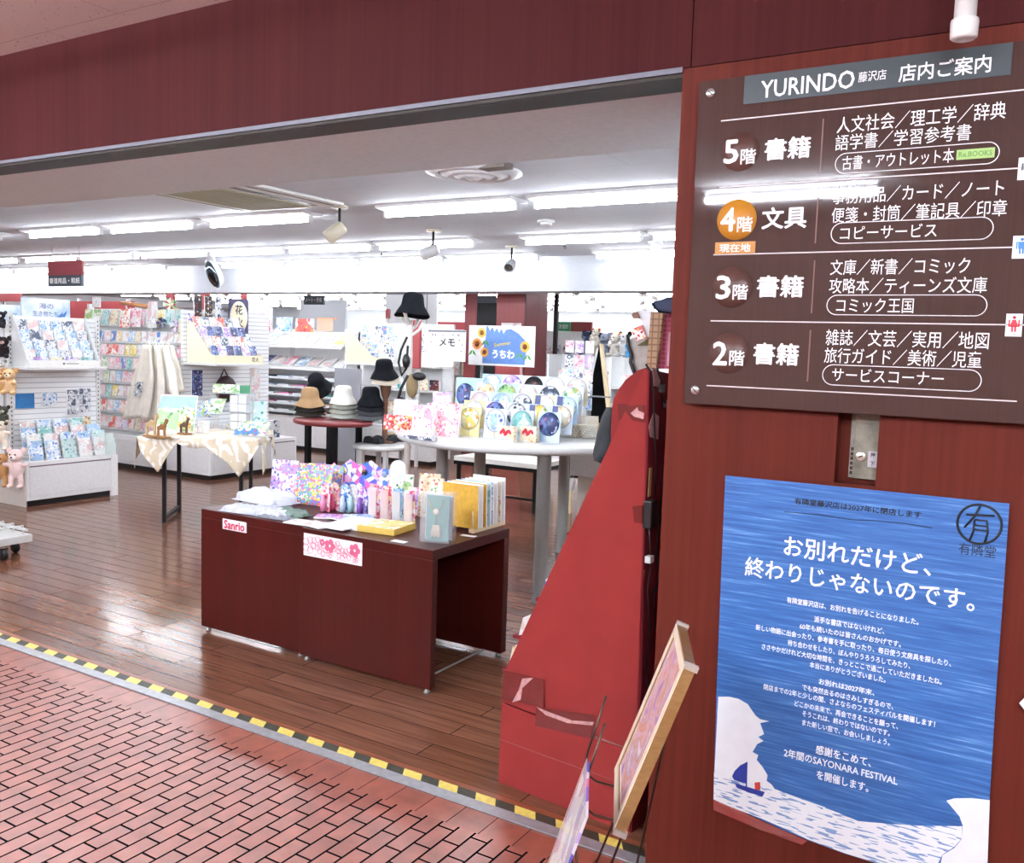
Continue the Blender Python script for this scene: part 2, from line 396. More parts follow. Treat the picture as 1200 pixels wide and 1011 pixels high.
b.face([(rx0, YF, rz0), (rx1, YF, rz0), (rx1, YF+d, rz0), (rx0, YF+d, rz0)]); b.face([(rx0, YF, rz1), (rx0, YF+d, rz1), (rx1, YF+d, rz1), (rx1, YF, rz1)])
b.face([(rx0, YF+d, rz0), (rx1, YF+d, rz0), (rx1, YF+d, rz1), (rx0, YF+d, rz1)])
b.box((xa, YF+.06, 0), (xb, YF+.42, Z_CEIL)); b.face([(xa, YF, 0), (xa, YF, Z_HEAD+.02), (xa, YF+.06, Z_HEAD+.02), (xa, YF+.06, 0)])
struct('wall_right', b, laminate('pillar_laminate', '4E1D15', '5C251B', .55, spec=.1))
ks = thing('shutter_key_switch', 'worn steel shutter key switch plate set in the recess below the directory board', 'switch', ((rx0+rx1)/2, YF+d-.002, rz0))
wx = rx1-rx0
MB().box((rx0+wx*.38, YF+d-.012, rz0+.012), (rx1-.002, YF+d-.001, rz1)).build('plate', M('7F7D70', .45, .5, noise=.35, scale=30), ks)
yk = YF+d-.012
lk = MB().lathe([(.0125, 0), (.0125, .004), (.0105, .006), (0.001, .006)], 20, (rx0+wx*.56, yk, rz0+.068), R=Matrix.Rotation(math.pi/2, 3, 'X')).build('lock', M('D8D6C8', .3, .7), ks)
MB().cbox((rx0+wx*.56, yk-.007, rz0+.068), (.011, .002, .003), R=Matrix.Rotation(-.5, 3, 'Y')).build('keyhole', M_BLACK, lk)
lp = MB().box((rx0+wx*.73, yk-.003, rz0+.043), (rx0+wx*.96, yk, rz0+.083)).build('label_plate', M('B9BBC2', .4, .4), ks)
b = MB(); xc = rx0+wx*.845
b.text('押', (xc, yk-.0035, rz0+.074), UX, UZ, height=.011, bold=.02, align='C'); b.text('下', (xc, yk-.0035, rz0+.052), UX, UZ, height=.011, bold=.02, align='C')
b.build('lettering', M_BLACK, lp)
b = MB()
for k in range(6): b.box((rx0+wx*.29, YF+d-.006, rz0+.020+k*.012), (rx0+wx*.35, YF+d-.004, rz0+.028+k*.012))
sp_ = MB().box((rx0+wx*.26, YF+d-.004, rz0+.012), (rx0+wx*.38, YF+d-.001, rz1)).build('label_strip', M('8B877C', .6, noise=.3), ks); b.build('print', M('2B2624', .6), sp_)

# corridor ceiling, far corridor wall, shop ceiling, far beam and walls
struct('ceiling_corridor', MB().box((-14, -4, Z_COR), (5, YF, Z_COR+.1)), M_CEIL_COR)
struct('wall_corridor', MB().box((-14, -4.1, 0), (5, -4, Z_COR)), M('8E7468', .5))
struct('ceiling', MB().box((-26, 3.16, Z_CEIL), (6, 24, Z_CEIL+.1)), M_CEIL)
struct('beam', MB().box((-26, 9.5, 2.165), (6, 10.0, Z_CEIL)), M('BFC3C9', .7))
struct('wall_back', MB().box((-26, 23, 0), (6, 23.1, Z_CEIL)), M('D9DEE2', .7))
struct('wall_left', MB().box((-24.1, 3, 0), (-24, 23, Z_CEIL)), M('EEF2F5', .7))
struct('wall_shop_front', MB().box((XJ+.1, YF+.42, 0), (-.4, 23, Z_CEIL)), M('EEF0F2', .7))

# ------------------------------------------------------------------ fluorescent lamps
M_TRAY = M('F0F2F4', .35); M_TUBE = emit('shop_tube', 'F4F8FF', TUBE); M_TUBEC = emit('corridor_tube', 'EDF3FF', TUBE_CORRIDOR)
def lamp(mt, L=1.25, half=.125, drop=.066):
    t = thing('fluorescent_lamp', 'lamp', 'ceiling lamp', (0, 0, 0), 0, 'fluorescent lamps')
    b = MB(); h = L/2
    prof = [(-half, 0), (-half*.92, -.022), (-.025, -.034), (.025, -.034), (half*.92, -.022), (half, 0)]
    b.prism([(-h, y, z) for y, z in prof], (L, 0, 0)); b.build('tray', M_TRAY, t)
    b = MB(); b.tube([(-h+.03, 0, -drop), (h-.03, 0, -drop)], .0165, 10); b.build('tube', mt, t)
    for s in (-1, 1): MB().box((s*(h-.022)-.012, -.018, -drop-.02), (s*(h-.022)+.012, .018, -.02)).build('socket', M_TRAY, t)
    return t
L0 = lamp(M_TUBE)
first = True
def put_lamp(x, y, label):
    global first
    if first: L0.location = (x, y, Z_CEIL); L0['label'] = label; first = False
    else: dup(L0, label, (x, y, Z_CEIL))
rowsL = {'the unseen row added inside the soffit': (3.75, [(-9.4, -8.15), (-8.0, -6.75), (-6.6, -5.35), (-5.2, -3.95), (-3.8, -2.55), (-2.4, -1.15)]),  # this row is unseen, added to light the counter and near floor
         'the row nearest the shop entrance': (5.75, [(-10.1-1.25, -10.1), (-9.6, -8.28), (-8.2, -6.92), (-6.73, -5.5), (-4.72, -3.47), (-3.35, -2.1)]),
         'the middle row before the white beam': (7.75, [(-17.2, -15.95), (-15.8, -14.55), (-14.4, -13.15), (-13.0, -11.75), (-11.6-.1, -10.45), (-10.40, -9.15), (-9.08, -7.83), (-7.76, -6.51), (-6.44+.02, -5.17), (-4.6, -3.35), (-3.27, -2.02)]),
         'the row hugging the white beam': (9.12, [(-18.3, -17.05), (-16.9, -15.65), (-15.5, -14.30), (-14.2, -12.95), (-12.9, -11.65), (-10.45, -9.20), (-9.12, -7.87), (-7.79, -6.54), (-6.46, -5.21), (-4.5, -3.25), (-3.15, -1.9)])}
for rn, (y, xs) in rowsL.items():
    for i, (x0, x1) in enumerate(xs):
        put_lamp((x0+x1)/2, y, 'white fluorescent lamp, %s from the pillar in %s' % (ORD[len(xs)-1-i], rn))
for j, y in enumerate((12.5, 15.2, 16.7, 18.3, 20.0, 21.6)):  # nearest row is hidden by the beam, added to light the far zone
    xs = [(-21+k*1.34 + (.4 if j % 2 else 0)) for k in range(13)]
    for i, x in enumerate(xs):
        put_lamp(x, y, 'white fluorescent lamp, %s from the far side in the %s row beyond the beam' % (ORD[i], ORD[j]))
LC = lamp(M_TUBEC, 1.25, .045, .09); LC.location = (-1.75, -1.9, Z_COR); LC['label'] = 'corridor fluorescent lamp mirrored across the directory board'
for k, (x, y) in enumerate(((.85, -.3), (-2.75, -.3), (-4.2, -.3), (-6.2, -.3), (.85, -1.9), (2.3, -1.9))):  # unseen lamps added to brighten the shop front, clear of the board's reflections
    dup(LC, 'added corridor fluorescent lamp over the tiles, %s of those outside the view' % ORD[k], (x, y, Z_COR))
dup(LC, 'added corridor fluorescent lamp further along, outside the wide shop opening', (-4.6, -1.9, Z_COR))  # this lamp and the next are unseen too, added for corridor light
dup(LC, 'added corridor fluorescent lamp deepest along the passage outside the shop', (-7.6, -1.9, Z_COR))

# ------------------------------------------------------------------ other ceiling fittings
ac = thing('air_conditioner', 'flush ceiling air conditioner with a beige grille near the entrance', 'air conditioner', (-5.42, 4.95, Z_CEIL))
MB().box((-5.97, 4.42, Z_CEIL-.022), (-4.88, 5.46, Z_CEIL)).build('frame', M('DADAD6', .5), ac, bevel=.006)
b = MB().box((-5.82, 4.5, Z_CEIL-.028), (-5.18, 5.40, Z_CEIL-.022), 0)
for k in range(22): b.box((-5.80, 4.52+k*.04, Z_CEIL-.030), (-5.20, 4.535+k*.04, Z_CEIL-.028), 1)
b.build('intake_grille', [M('A39C80', .6), M('8F886C', .6)], ac)
MB().box((-5.13, 4.52, Z_CEIL-.0245), (-5.07, 5.38, Z_CEIL-.0215)).build('air_slot', M_BLACK, ac)
MB().box((-4.97, 4.52, Z_CEIL-.0245), (-4.945, 5.42, Z_CEIL-.0215)).build('air_slot', M('55504A', .6), ac)
MB().box((-5.92, 4.52, Z_CEIL-.0245), (-5.90, 5.38, Z_CEIL-.0215)).build('air_slot', M('77726A', .6), ac)
df = thing('air_diffuser', 'round white ceiling air diffuser of nested rings', 'air diffuser', (-3.22, 4.78, Z_CEIL))
for k, (r0, r1) in enumerate(((.30, .245), (.215, .165), (.135, .09), (.06, .02))):
    MB().lathe([(r0, 0), (r0, -.012-.008*k), (r1, -.03-.010*k), (r1-.008, -.028-.010*k), (r1-.008, 0)], 40, (-3.22, 4.78, Z_CEIL)).build('ring', M('E4E4E6', .4), df)
lk = PZ(581, 192, Z_CEIL); MB().box((lk.x-.09, lk.y-.05, Z_CEIL-.03), (lk.x+.09, lk.y+.05, Z_CEIL-.0)).build('damper_box', M('6A6158', .5), df)
def spot(p, label, col, aim):
    t = thing('spotlight', label, 'spotlight', p, 0)
    p = Vector(p); L = .20
    MB().lathe([(.07, 0), (.07, -.018), (.01, -.02)], 20, p).build('ceiling_mount', M('C9C4B4', .4), t)
    MB().tube([p+Vector((0, 0, -.015)), p+Vector((0, 0, -.13)), p+Vector((.05*aim[0], .05*aim[1], -.17))], .011, 8).build('stem', M_BLACK, t)
    d = Vector(aim).normalized(); c = p+Vector((.05*aim[0], .05*aim[1], -.21)); R = d.to_track_quat('Z', 'Y').to_matrix()
    h = MB().lathe([(.035, -.09), (.052, -.075), (.058, .0), (.058, .075), (.047, .085), (.047, .06), (.01, .055)], 20, c, R=R).build('head', M(col, .35), t)
    MB().lathe([(.044, .058), (.044, .062), (.001, .062)], 18, c, R=R).build('lens', M('55504A', .15), h)
spot(PZ(398, 241, Z_CEIL), 'beige ceiling spotlight tilted down beside the air conditioner', 'CFC9B4', (-.55, -.35, -.5))
spot(PZ(508, 269, Z_CEIL), 'silver ceiling spotlight in the middle of the shop', 'CFD1D4', (-.6, -.3, -.25))
spot(PZ(600, 288, Z_CEIL), 'small chrome ceiling spotlight facing the entrance before the white beam', 'A9ABB0', (.25, -.8, -.4))
for p, lab in (((218, 266), 'tiny grey sprinkler head beside the lamps nearest the wall signs'), ((492, 250), 'tiny grey sprinkler head in mid ceiling under the round diffuser'),
               ((662, 288), 'tiny grey sprinkler head near the beam above the red column'), ((447, 296), 'tiny grey sprinkler head near the beam above the hats')):
    q = PZ(*p, Z_CEIL); t = thing('sprinkler', lab, 'sprinkler', q)
    MB().lathe([(.035, 0), (.035, -.006), (.012, -.01)], 14, q).build('collar', M_CHROME, t); MB().lathe([(.012, -.008), (.012, -.03), (.02, -.034), (.001, -.036)], 12, q).build('head', M_STEEL, t)
for p, lab in (((158, 294), 'white bulb shaped smoke detector above the card wall'), ((768, 283), 'white bulb shaped smoke detector near the jamb of the entrance'), ((640, 258), 'flat white smoke detector between the lamp rows in mid shop')):
    q = PZ(*p, Z_CEIL); t = thing('smoke_detector', lab, 'smoke detector', q); flat = 'flat' in lab
    MB().lathe([(.075, 0), (.075, -.014), (.05, -.02)], 20, q).build('base', M_TRAY, t)
    MB().ell(q+Vector((0, 0, -.03 if flat else -.06)), (.05, .05, .02 if flat else .06)).build('dome', M_TRAY, t)
mr = PZ(250, 300, Z_CEIL); t = thing('convex_mirror', 'white convex security mirror hung from the ceiling above the card wall', 'mirror', mr)
c = mr+Vector((0, 0, -.24)); R = Vector((-.35, -.8, -.35)).normalized().to_track_quat('Z', 'Y').to_matrix()
MB().tube([mr, c+R @ Vector((0, 0, -.07))], .012, 8).build('stem', M_TRAY, t)
MB().lathe([(.02, -.1), (.15, -.07), (.20, 0), (.205, .01)], 24, c, R=R).build('shell', M_TRAY, t)
MB().lathe([(.198, .008), (.15, .045), (.08, .07), (.002, .08)], 24, c, R=R).build('mirror', M('66747E', .06, 1), t)
# pipe lamp above the directory board
q = PY(1131, 20, 2.20); t = thing('white_pipe_fitting', 'white pipe end with a wider cap hanging above the directory board', 'pipe fitting', (q.x, 2.20, Z_COR))
zc = PY(1131, 46, 2.20).z
MB().lathe([(.022, Z_COR), (.022, zc+.04)], 20, (q.x, 2.20, 0)).build('pipe', M('DEDCD8', .35), t)
MB().lathe([(.020, zc+.042), (.027, zc+.040), (.028, zc+.034), (.027, zc+.004), (.022, zc), (.001, zc)], 24, (q.x, 2.20, 0)).build('cap', M('E6E4E0', .3), t)
# hanging section signs
def hang_sign(p0, p1, y, top_col, band_col, body, label, tw):
    a = PY(*p0, y); bq = PY(*p1, y); z1 = a.z; z0 = bq.z; x0, x1 = a.x, bq.x
    t = thing('hanging_sign', label, 'sign', ((x0+x1)/2, y, z0)); zb = z0+(z1-z0)*.42 if top_col else z1
    if top_col: MB().box((x0, y-.012, zb), (x1, y+.012, z1)).build('top_panel', M(top_col, .4), t)
    MB().box((x0+.02*bool(top_col), y-.02, z0), (x1-.02*bool(top_col), y+.014, zb)).build('name_band', M(band_col, .5), t)
    MB().text(body, ((x0+x1)/2, y-.0205, (z0+zb)/2), UX, UZ, width=(x1-x0)*tw, height=(zb-z0)*.55, bold=.02, align='C').build('lettering', M('F4F4F4', .5), t)
    for xx in (x0+.08, x1-.08): MB().tube([(xx, y, z1-.005), (xx, y, Z_CEIL)], .003, 6).build('hanger', M_STEEL, t)
hang_sign((57, 306), (98, 335), 7.0, '94444A', '4A525C', '書道用品・和紙', 'red and grey hanging sign over the sea themed shelf', .88)
hang_sign((357, 346), (380, 357), 11.0, None, '5A6470', 'ノート・手帳', 'small dark grey hanging sign beyond the beam over the notebooks', .85)
hang_sign((655, 377), (668, 388), 11.9, None, '3AA876', 'お会計', 'small green hanging sign beside the far red partition', .8)
# ------------------------------------------------------------------ directory board
YS = 2.318
sx0, sx1 = PY(820, 96, YS).x, .13
sz1, sz0 = PY(820, 96, YS).z, PY(802, 472, YS).z
sg = thing('directory_board', 'large smoky brown acrylic floor directory screwed to the red pillar', 'sign', ((sx0+sx1)/2, YS, sz0))
m, nt, bb = nodes('smoky_acrylic'); MSIGN = m
tc = nt.nodes.new('ShaderNodeTexCoord'); mp = nt.nodes.new('ShaderNodeMapping'); mp.inputs['Scale'].default_value = (120, 1, .8)
n = nt.nodes.new('ShaderNodeTexNoise'); n.inputs['Scale'].default_value = 1; r = nt.nodes.new('ShaderNodeValToRGB')
nt.links.new(tc.outputs['Object'], mp.inputs[0]); nt.links.new(mp.outputs[0], n.inputs[0]); nt.links.new(n.outputs[0], r.inputs[0])
r.color_ramp.elements[0].color = lin('3A2825'); r.color_ramp.elements[1].color = lin('46332F'); nt.links.new(r.outputs[0], bb.inputs['Base Color'])
bb.inputs['Roughness'].default_value = .03; bb.inputs['Specular IOR Level'].default_value = .6
MB().box((sx0, YS, sz0), (sx1, YS+.008, sz1)).build('panel', [MSIGN], sg)
yt = YS-.0012
M_INK = M('F1F0F0', .5, noise=.01); M_INKB = M('14161C', .5)
def sbar(mb, p, q, th, depth=.0008, mi=0, y=None):
    """a thin bar on the board between two points of it, kept level or upright"""
    y = y or yt; a, c = PY(*p, y), PY(*q, y)
    if abs(q[0]-p[0]) > abs(q[1]-p[1]): z = (a.z+c.z)/2; mb.box((a.x, y, z-th/2), (c.x, y+depth, z+th/2), mi)
    else: x = (a.x+c.x)/2; mb.box((x-th/2, y, min(a.z, c.z)), (x+th/2, y+depth, max(a.z, c.z)), mi)
def stext(mb, body, l, r_, hpx, bold=0.0, mi=0, y=None, fit=True):
    y = y or yt; a, c = PY(*l, y), PY(*r_, y); z = (a.z+c.z)/2
    mx, my = (l[0]+r_[0])/2, (l[1]+r_[1])/2; h = PY(mx, my-hpx/2, y).z-PY(mx, my+hpx/2, y).z
    mb.text(body, (a.x, y, z), UX, UZ, width=c.x-a.x, height=h, bold=bold, mi=mi)
hb = MB(); a, c = PY(872.7, 91, yt), PY(1187, 53, yt); zb = PY(872.7, 122, yt).z
hb.box((a.x, yt, zb), (c.x, YS, sz1)); hbo = hb.build('header_band', M('2B3437', .35), sg)
yl = yt-.0008; b = MB()
stext(b, 'YURINDO', (891.7, 104), (1001.5, 93.5), 21, .012, y=yl); stext(b, '藤沢店', (1006, 90.5), (1038.7, 87), 12, .0, y=yl); stext(b, '店内ご案内', (1053.5, 84.5), (1161.5, 75.5), 21, .012, y=yl)
b.build('lettering', M_INK, hbo)
ln = MB()
for p, q in (((845, 140), (1215, 105.5)), ((843, 217.5), (1215, 198)), ((836, 298), (1187, 290.2)), ((832.7, 375.7), (1215, 381)), ((828, 451.7), (1191.7, 470))): sbar(ln, p, q, .0028)
ln.build('divider_lines', M('D8D0CE', .5), sg)
tk = MB()
for p, q in (((964.3, 139), (961.5, 202)), ((958.5, 222.7), (956, 285)), ((954, 305), (951.5, 367)), ((949.3, 386.7), (946.5, 447))): sbar(tk, p, q, .0032)
tk.build('column_ticks', M('76554B', .5), sg)
floors = [('5', '書籍', (867.3, 177.7), 23, (896, 176.5), (950, 170.5)), ('4', '文具', (863.3, 257.3), 24, (892.7, 257), (945.7, 253)),
          ('3', '書籍', (858, 336.7), 24, (887, 336), (941.7, 335)), ('2', '書籍', (854, 414), 24, (883, 414), (936, 415.5))]
big = MB()
for num, word, cpt, rr, l, r_ in floors:
    cc = PY(*cpt, yt); rad = PY(cpt[0], cpt[1]-rr, yt).z-cc.z
    bd = MB().lathe([(rad, 0), (rad, .0006), (.0005, .0006)], 40, (cc.x, yt+.0006, cc.z), R=Matrix.Rotation(math.pi/2, 3, 'X')).build('floor_badge', M('BE7E28' if num == '4' else '53362F', .4), sg)
    t = MB(); x, y = cpt
    stext(t, num, (x-19, y+1), (x-1.5, y-1), 28, .02, y=yl); stext(t, '階', (x+.5, y+6), (x+18.5, y+5), 18, .015, y=yl)
    t.build('lettering', M_INK, bd)
    stext(big, word, l, r_, 26, .022)
for body, l, r_, h in (('人文社会／理工学／辞典', (981, 145.5), (1179, 130), 20), ('語学書／学習参考書', (979, 166), (1138, 156), 19), ('古書・アウトレット本', (987, 190.5), (1118, 182.5), 17),
        ('事務用品／カード／ノート', (975.7, 229.5), (1176.7, 220.5), 19), ('便箋・封筒／筆記具／印章', (974.7, 252), (1180, 243.5), 19), ('コピーサービス', (984.5, 273.5), (1098, 269), 16),
        ('文庫／新書／コミック', (973, 313.5), (1137, 310.5), 19), ('攻略本／ティーンズ文庫', (971.7, 334.5), (1156.7, 334), 19), ('コミック王国', (980, 357.5), (1070.7, 358.5), 17),
        ('雑誌／文芸／実用／地図', (967.7, 395.5), (1159, 399), 20), ('旅行ガイド／美術／児童', (966, 416), (1150.7, 421.5), 19), ('サービスコーナー', (975, 438.5), (1106, 443.5), 16)):
    stext(big, body, l, r_, h, .004)
big.build('lettering', M_INK, sg)
for l, r_, h in (((979, 191.5), (1171, 179), 24), ((974, 274), (1164, 266.5), 25), ((969, 358), (1156.7, 357), 24), ((964, 439), (1150, 446), 25)):
    a, c = PY(*l, yt), PY(*r_, yt); z = (a.z+c.z)/2; hh = (PY(1070, 300-h/2, yt).z-PY(1070, 300+h/2, yt).z)/2
    path = [(c.x-hh+hh*math.sin(t_), yt, z+hh*math.cos(t_)) for t_ in [math.pi*k/12 for k in range(13)]] + [(a.x+hh-hh*math.sin(t_), yt, z-hh*math.cos(t_)) for t_ in [math.pi*k/12 for k in range(13)]]
    path.append(path[0]); MB().tube(path, .0011, 5, cap=False).build('service_outline', M_INK, sg)
a, c = PY(1121, 180, yt), PY(1165.7, 178.5, yt); z = PY(1143, 180, yt).z
rb = MB().box((a.x, yt, z-.011), (c.x, yt+.0008, z+.011)).build('green_tab', M('9FC070', .5), sg)
MB().text('Re.BOOKS', ((a.x+c.x)/2, yt-.0006, z), UX, UZ, width=(c.x-a.x)*.88, height=.012, bold=.02, align='C').build('lettering', M('5E8F3E', .5), rb)
a, c = PY(838, 291.5, yt), PY(885, 289.5, yt); z = PY(861, 290.5, yt).z
hr = MB().box((a.x, yt, z-.0155), (c.x, yt+.0009, z+.0155)).build('here_tag', M('B57722', .4), sg)
MB().text('現在地', ((a.x+c.x)/2, yt-.0006, z), UX, UZ, width=(c.x-a.x)*.78, height=.021, bold=.015, align='C').build('lettering', M_INK, hr)
for p in ((833, 109), (815, 457)):
    q = PY(*p, YS); s_ = MB().lathe([(.0125, 0), (.0125, .004), (.009, .007), (.001, .007)], 20, (q.x, YS, q.z), R=Matrix.Rotation(math.pi/2, 3, 'X')).build('screw', M('D2D2D0', .25, .9), sg)
    MB().cbox((q.x, YS-.0072, q.z), (.021, .001, .0026), R=Matrix.Rotation(.7, 3, 'Y')).build('slot', M_BLACK, s_)
    MB().tube([(q.x, YS+.006, q.z), (q.x, YF-.001, q.z)], .008, 10).build('standoff', M_STEEL, sg)
def picto(l, r_, y0, y1, col, fem):
    a, c = PY(l, (y0+y1)/2, yt), PY(r_, (y0+y1)/2, yt); z1 = PY(l, y0, yt).z; z0 = PY(l, y1, yt).z; cx_ = (a.x+c.x)/2
    pl = MB().box((a.x, yt, z0), (c.x, yt+.001, z1)).build('pictogram_plate', M('F2F4F6', .4), sg)
    H_ = z1-z0; f = MB(); y = yt-.0006
    f.lathe([(H_*.07, 0), (.0003, .0003)], 14, (cx_, y, z0+H_*.84), R=Matrix.Rotation(math.pi/2, 3, 'X'))
    w1, w2 = (.07, .17) if fem else (.15, .13)
    f.face([(cx_-H_*w2, y, z0+H_*.42), (cx_+H_*w2, y, z0+H_*.42), (cx_+H_*w1, y, z0+H_*.74), (cx_-H_*w1, y, z0+H_*.74)])
    for s in (-1, 1):
        f.box((cx_+s*H_*.06-H_*.04, y, z0+H_*.2), (cx_+s*H_*.06+H_*.04, y+.0003, z0+H_*.45)); f.box((cx_+s*H_*.19-H_*.03, y, z0+H_*.42), (cx_+s*H_*.19+H_*.03, y+.0003, z0+H_*.74))
    f.text('Toilet', (cx_, y, z0+H_*.11), UX, UZ, width=(c.x-a.x)*.6, height=H_*.07, align='C')
    f.build('pictogram', M(col, .5), pl)
picto(1186.5, 1208, 276.5, 303, '3F86C8', False); picto(1178.5, 1198, 367.5, 394, 'D03040', True); picto(1193, 1214, 185, 211, '3C4048', False)

# ------------------------------------------------------------------ farewell poster
YP = 2.343
def PP(x, y, d=0): return PY(x, y, YP-d)
def crop7(x, y, d): return PP(830+x/3.243, 770+y/3.243, d)
tl, tr = PP(850, 557), PP(1183, 590)
ps = thing('farewell_poster', 'blue paper poster with white farewell message on the red pillar', 'poster', ((tl.x+tr.x)/2, YP, .3))
m, nt, bb = nodes('brushed_blue_print')
tc = nt.nodes.new('ShaderNodeTexCoord'); mp = nt.nodes.new('ShaderNodeMapping'); mp.inputs['Scale'].default_value = (3.2, 1, 85); mp.inputs['Rotation'].default_value = (0, -.05, 0)
n = nt.nodes.new('ShaderNodeTexNoise'); n.inputs['Scale'].default_value = 1.6; n.inputs['Detail'].default_value = 4; n.inputs['Roughness'].default_value = .65
nt.links.new(tc.outputs['Object'], mp.inputs[0]); nt.links.new(mp.outputs[0], n.inputs[0])
r = nt.nodes.new('ShaderNodeValToRGB'); e = r.color_ramp.elements
e[0].position = .36; e[0].color = lin('2A5896'); e[1].position = .74; e[1].color = lin('9AC0E0')
x_ = e.new(.54); x_.color = lin('3A6DAE'); x_ = e.new(.64); x_.color = lin('5689C2')
nt.links.new(n.outputs[0], r.inputs[0]); nt.links.new(r.outputs[0], bb.inputs['Base Color']); bb.inputs['Roughness'].default_value = .5
MBLUE = m
b = MB()
outl = [(850, 557), (1183, 590), (1176, 690), (1168, 800), (1160, 930), (1152, 1050), (1100, 1036), (1040, 1015), (990, 1000), (946, 984), (906, 967), (865, 948), (836, 936), (840, 800), (846, 650)]
b.prism([PP(x, y) for x, y in outl], (0, .0015, 0)); b.build('sheet', [MBLUE], ps)
M_PAPER = M('EEF2F5', .6, noise=.03, scale=20)
m, nt, bb = nodes('wave_strokes_print')
tc = nt.nodes.new('ShaderNodeTexCoord'); mp = nt.nodes.new('ShaderNodeMapping'); mp.inputs['Scale'].default_value = (14, 1, 120); mp.inputs['Rotation'].default_value = (0, .3, 0)
n = nt.nodes.new('ShaderNodeTexNoise'); n.inputs['Scale'].default_value = 1.5; n.inputs['Detail'].default_value = 1
nt.links.new(tc.outputs['Object'], mp.inputs[0]); nt.links.new(mp.outputs[0], n.inputs[0])
nt.links.new(mixc(nt, mathn(nt, 'GREATER_THAN', n.outputs[0], .58), lin('EFF3F6'), lin('7E9FCB')), bb.inputs['Base Color']); MSTROKE = m
d1, d2, d3 = .0004, .0008, .0012
foam = [(38, 150), (80, 150), (115, 158), (150, 178), (168, 205), (180, 222), (197, 235), (232, 243), (197, 250), (206, 275), (212, 292), (190, 303), (210, 318), (186, 330), (168, 360), (190, 372), (184, 390), (205, 415), (225, 448), (222, 470), (240, 483), (252, 500), (180, 495), (100, 470), (23, 440)]
MB().prism([crop7(x, y, d1) for x, y in foam], (0, .0003, 0)).build('foam', M_PAPER, ps)
sea = [(22, 438), (100, 462), (180, 488), (252, 500), (330, 530), (450, 572), (575, 625), (500, 628), (430, 645), (395, 670), (378, 692), (300, 655), (200, 612), (100, 575), (20, 540)]
MB().prism([crop7(x, y, d2) for x, y in sea], (0, .0003, 0)).build('wave', MSTROKE, ps)
sea2 = [(378, 692), (395, 668), (430, 645), (500, 628), (575, 623), (680, 632), (800, 640), (965, 642), (962, 690), (935, 720), (890, 750), (870, 790), (700, 800), (520, 745)]
MB().prism([crop7(x, y, d2) for x, y in sea2], (0, .0003, 0)).build('wave', MSTROKE, ps)
swl = [(905, 545), (935, 536), (1000, 535), (1070, 543), (1064, 700), (1058, 880), (880, 800), (890, 752), (935, 725), (962, 692), (967, 640), (955, 605), (930, 575)]
MB().prism([crop7(x, y, d1) for x, y in swl], (0, .0003, 0)).build('swell', M_PAPER, ps)
MB().prism([crop7(x, y, d3) for x, y in ((148, 398), (122, 410), (100, 432), (90, 452), (98, 466), (120, 474), (142, 480))], (0, .0003, 0)).build('sail', M('2B3F9C', .5), ps)
bt = MB().prism([crop7(x, y, d3) for x, y in ((100, 478), (140, 490), (215, 512), (206, 530), (150, 512), (110, 497))], (0, .0003, 0)); bt.prism([crop7(x, y, d3) for x, y in ((143, 398), (149, 398), (147, 492), (142, 492))], (0, .0003, 0))
bt.build('hull', M('2B3F9C', .5), ps)
MB().prism([crop7(x, y, d3+.0003) for x, y in ((176, 476), (197, 474), (198, 505), (177, 502))], (0, .0003, 0)).build('cabin', M('C8433A', .5), ps)
ip = MB(); yp = YP-.0008
for body, l, r_, h, bo in (('お別れだけど、', (918.5, 640), (1092, 662), 25, .014), ('終わりじゃないのです。', (873, 665), (1143, 702), 25, .014),
        ('有隣堂藤沢店は、お別れを告げることになりました。', (922, 704), (1076.7, 727), 7.5, .02), ('派手な書店ではないけれど、', (954, 726.5), (1036.6, 738), 7.5, .02), ('60年も続いたのは皆さんのおかげです。', (937, 735), (1056, 753), 7.5, .02),
        ('新しい物語に出会ったり、参考書を手に取ったり、毎日使う文房具を探したり、', (885.5, 737.5), (1115, 774), 7.5, .02), ('待ち合わせをしたり、ぼんやりうろうろしてみたり、', (923, 754.5), (1067, 778), 7.5, .02),
        ('ささやかだけれど大切な時間を、きっとここで過ごしていただきましたね。', (892.6, 759.5), (1104, 796), 7.5, .02), ('本当にありがとうございました。', (948.7, 780), (1038, 794.5), 7.5, .02),
        ('お別れは2027年末、', (959.5, 799), (1025, 810.5), 7.5, .02), ('でも突然去るのはさみしすぎるので、', (940, 806), (1047, 826.5), 7.5, .02), ('閉店までの2年と少しの間、さよならのフェスティバルを開催します！', (894.8, 806), (1096, 846.5), 7.5, .02),
        ('どこかの未来で、再会できることを願って、', (931, 824.5), (1052.6, 850), 7.5, .02), ('そうこれは、終わりではないのです。', (940, 836.5), (1043, 858), 7.5, .02), ('また新しい窓で、お会いしましょう。', (940, 847.5), (1043, 868.5), 7.5, .02),
        ('感謝をこめて、', (956, 878), (1021, 893), 11, .02), ('2年間のSAYONARA FESTIVAL', (918.5, 882), (1052, 914), 11, .02), ('を開催します。', (957, 907.5), (1018, 922.5), 11, .02)):
    stext(ip, body, l, r_, h, bo, y=yp)
ip.build('lettering', M('F3F7FA', .5), ps)
ib = MB(); stext(ib, '有隣堂藤沢店は2027年に閉店します', (931, 587.5), (1079.8, 602.5), 8, .02, y=yp); stext(ib, '有隣堂', (1123.5, 642.5), (1167, 647), 14, 0, y=yp)
ib.tube([PY(918.8, 599.5, yp), PY(960, 603, yp), PY(999.6, 609, yp), PY(1020, 609.5, yp), PY(1060, 613, yp), PY(1092, 618.5, yp)], .0009, 5)
ib.build('black_lettering', M_INKB, ps)
cc = PY(1147.5, 614, yp); rad = (PY(1147.5, 591, yp).z-PY(1147.5, 637, yp).z)/2; lg = MB()
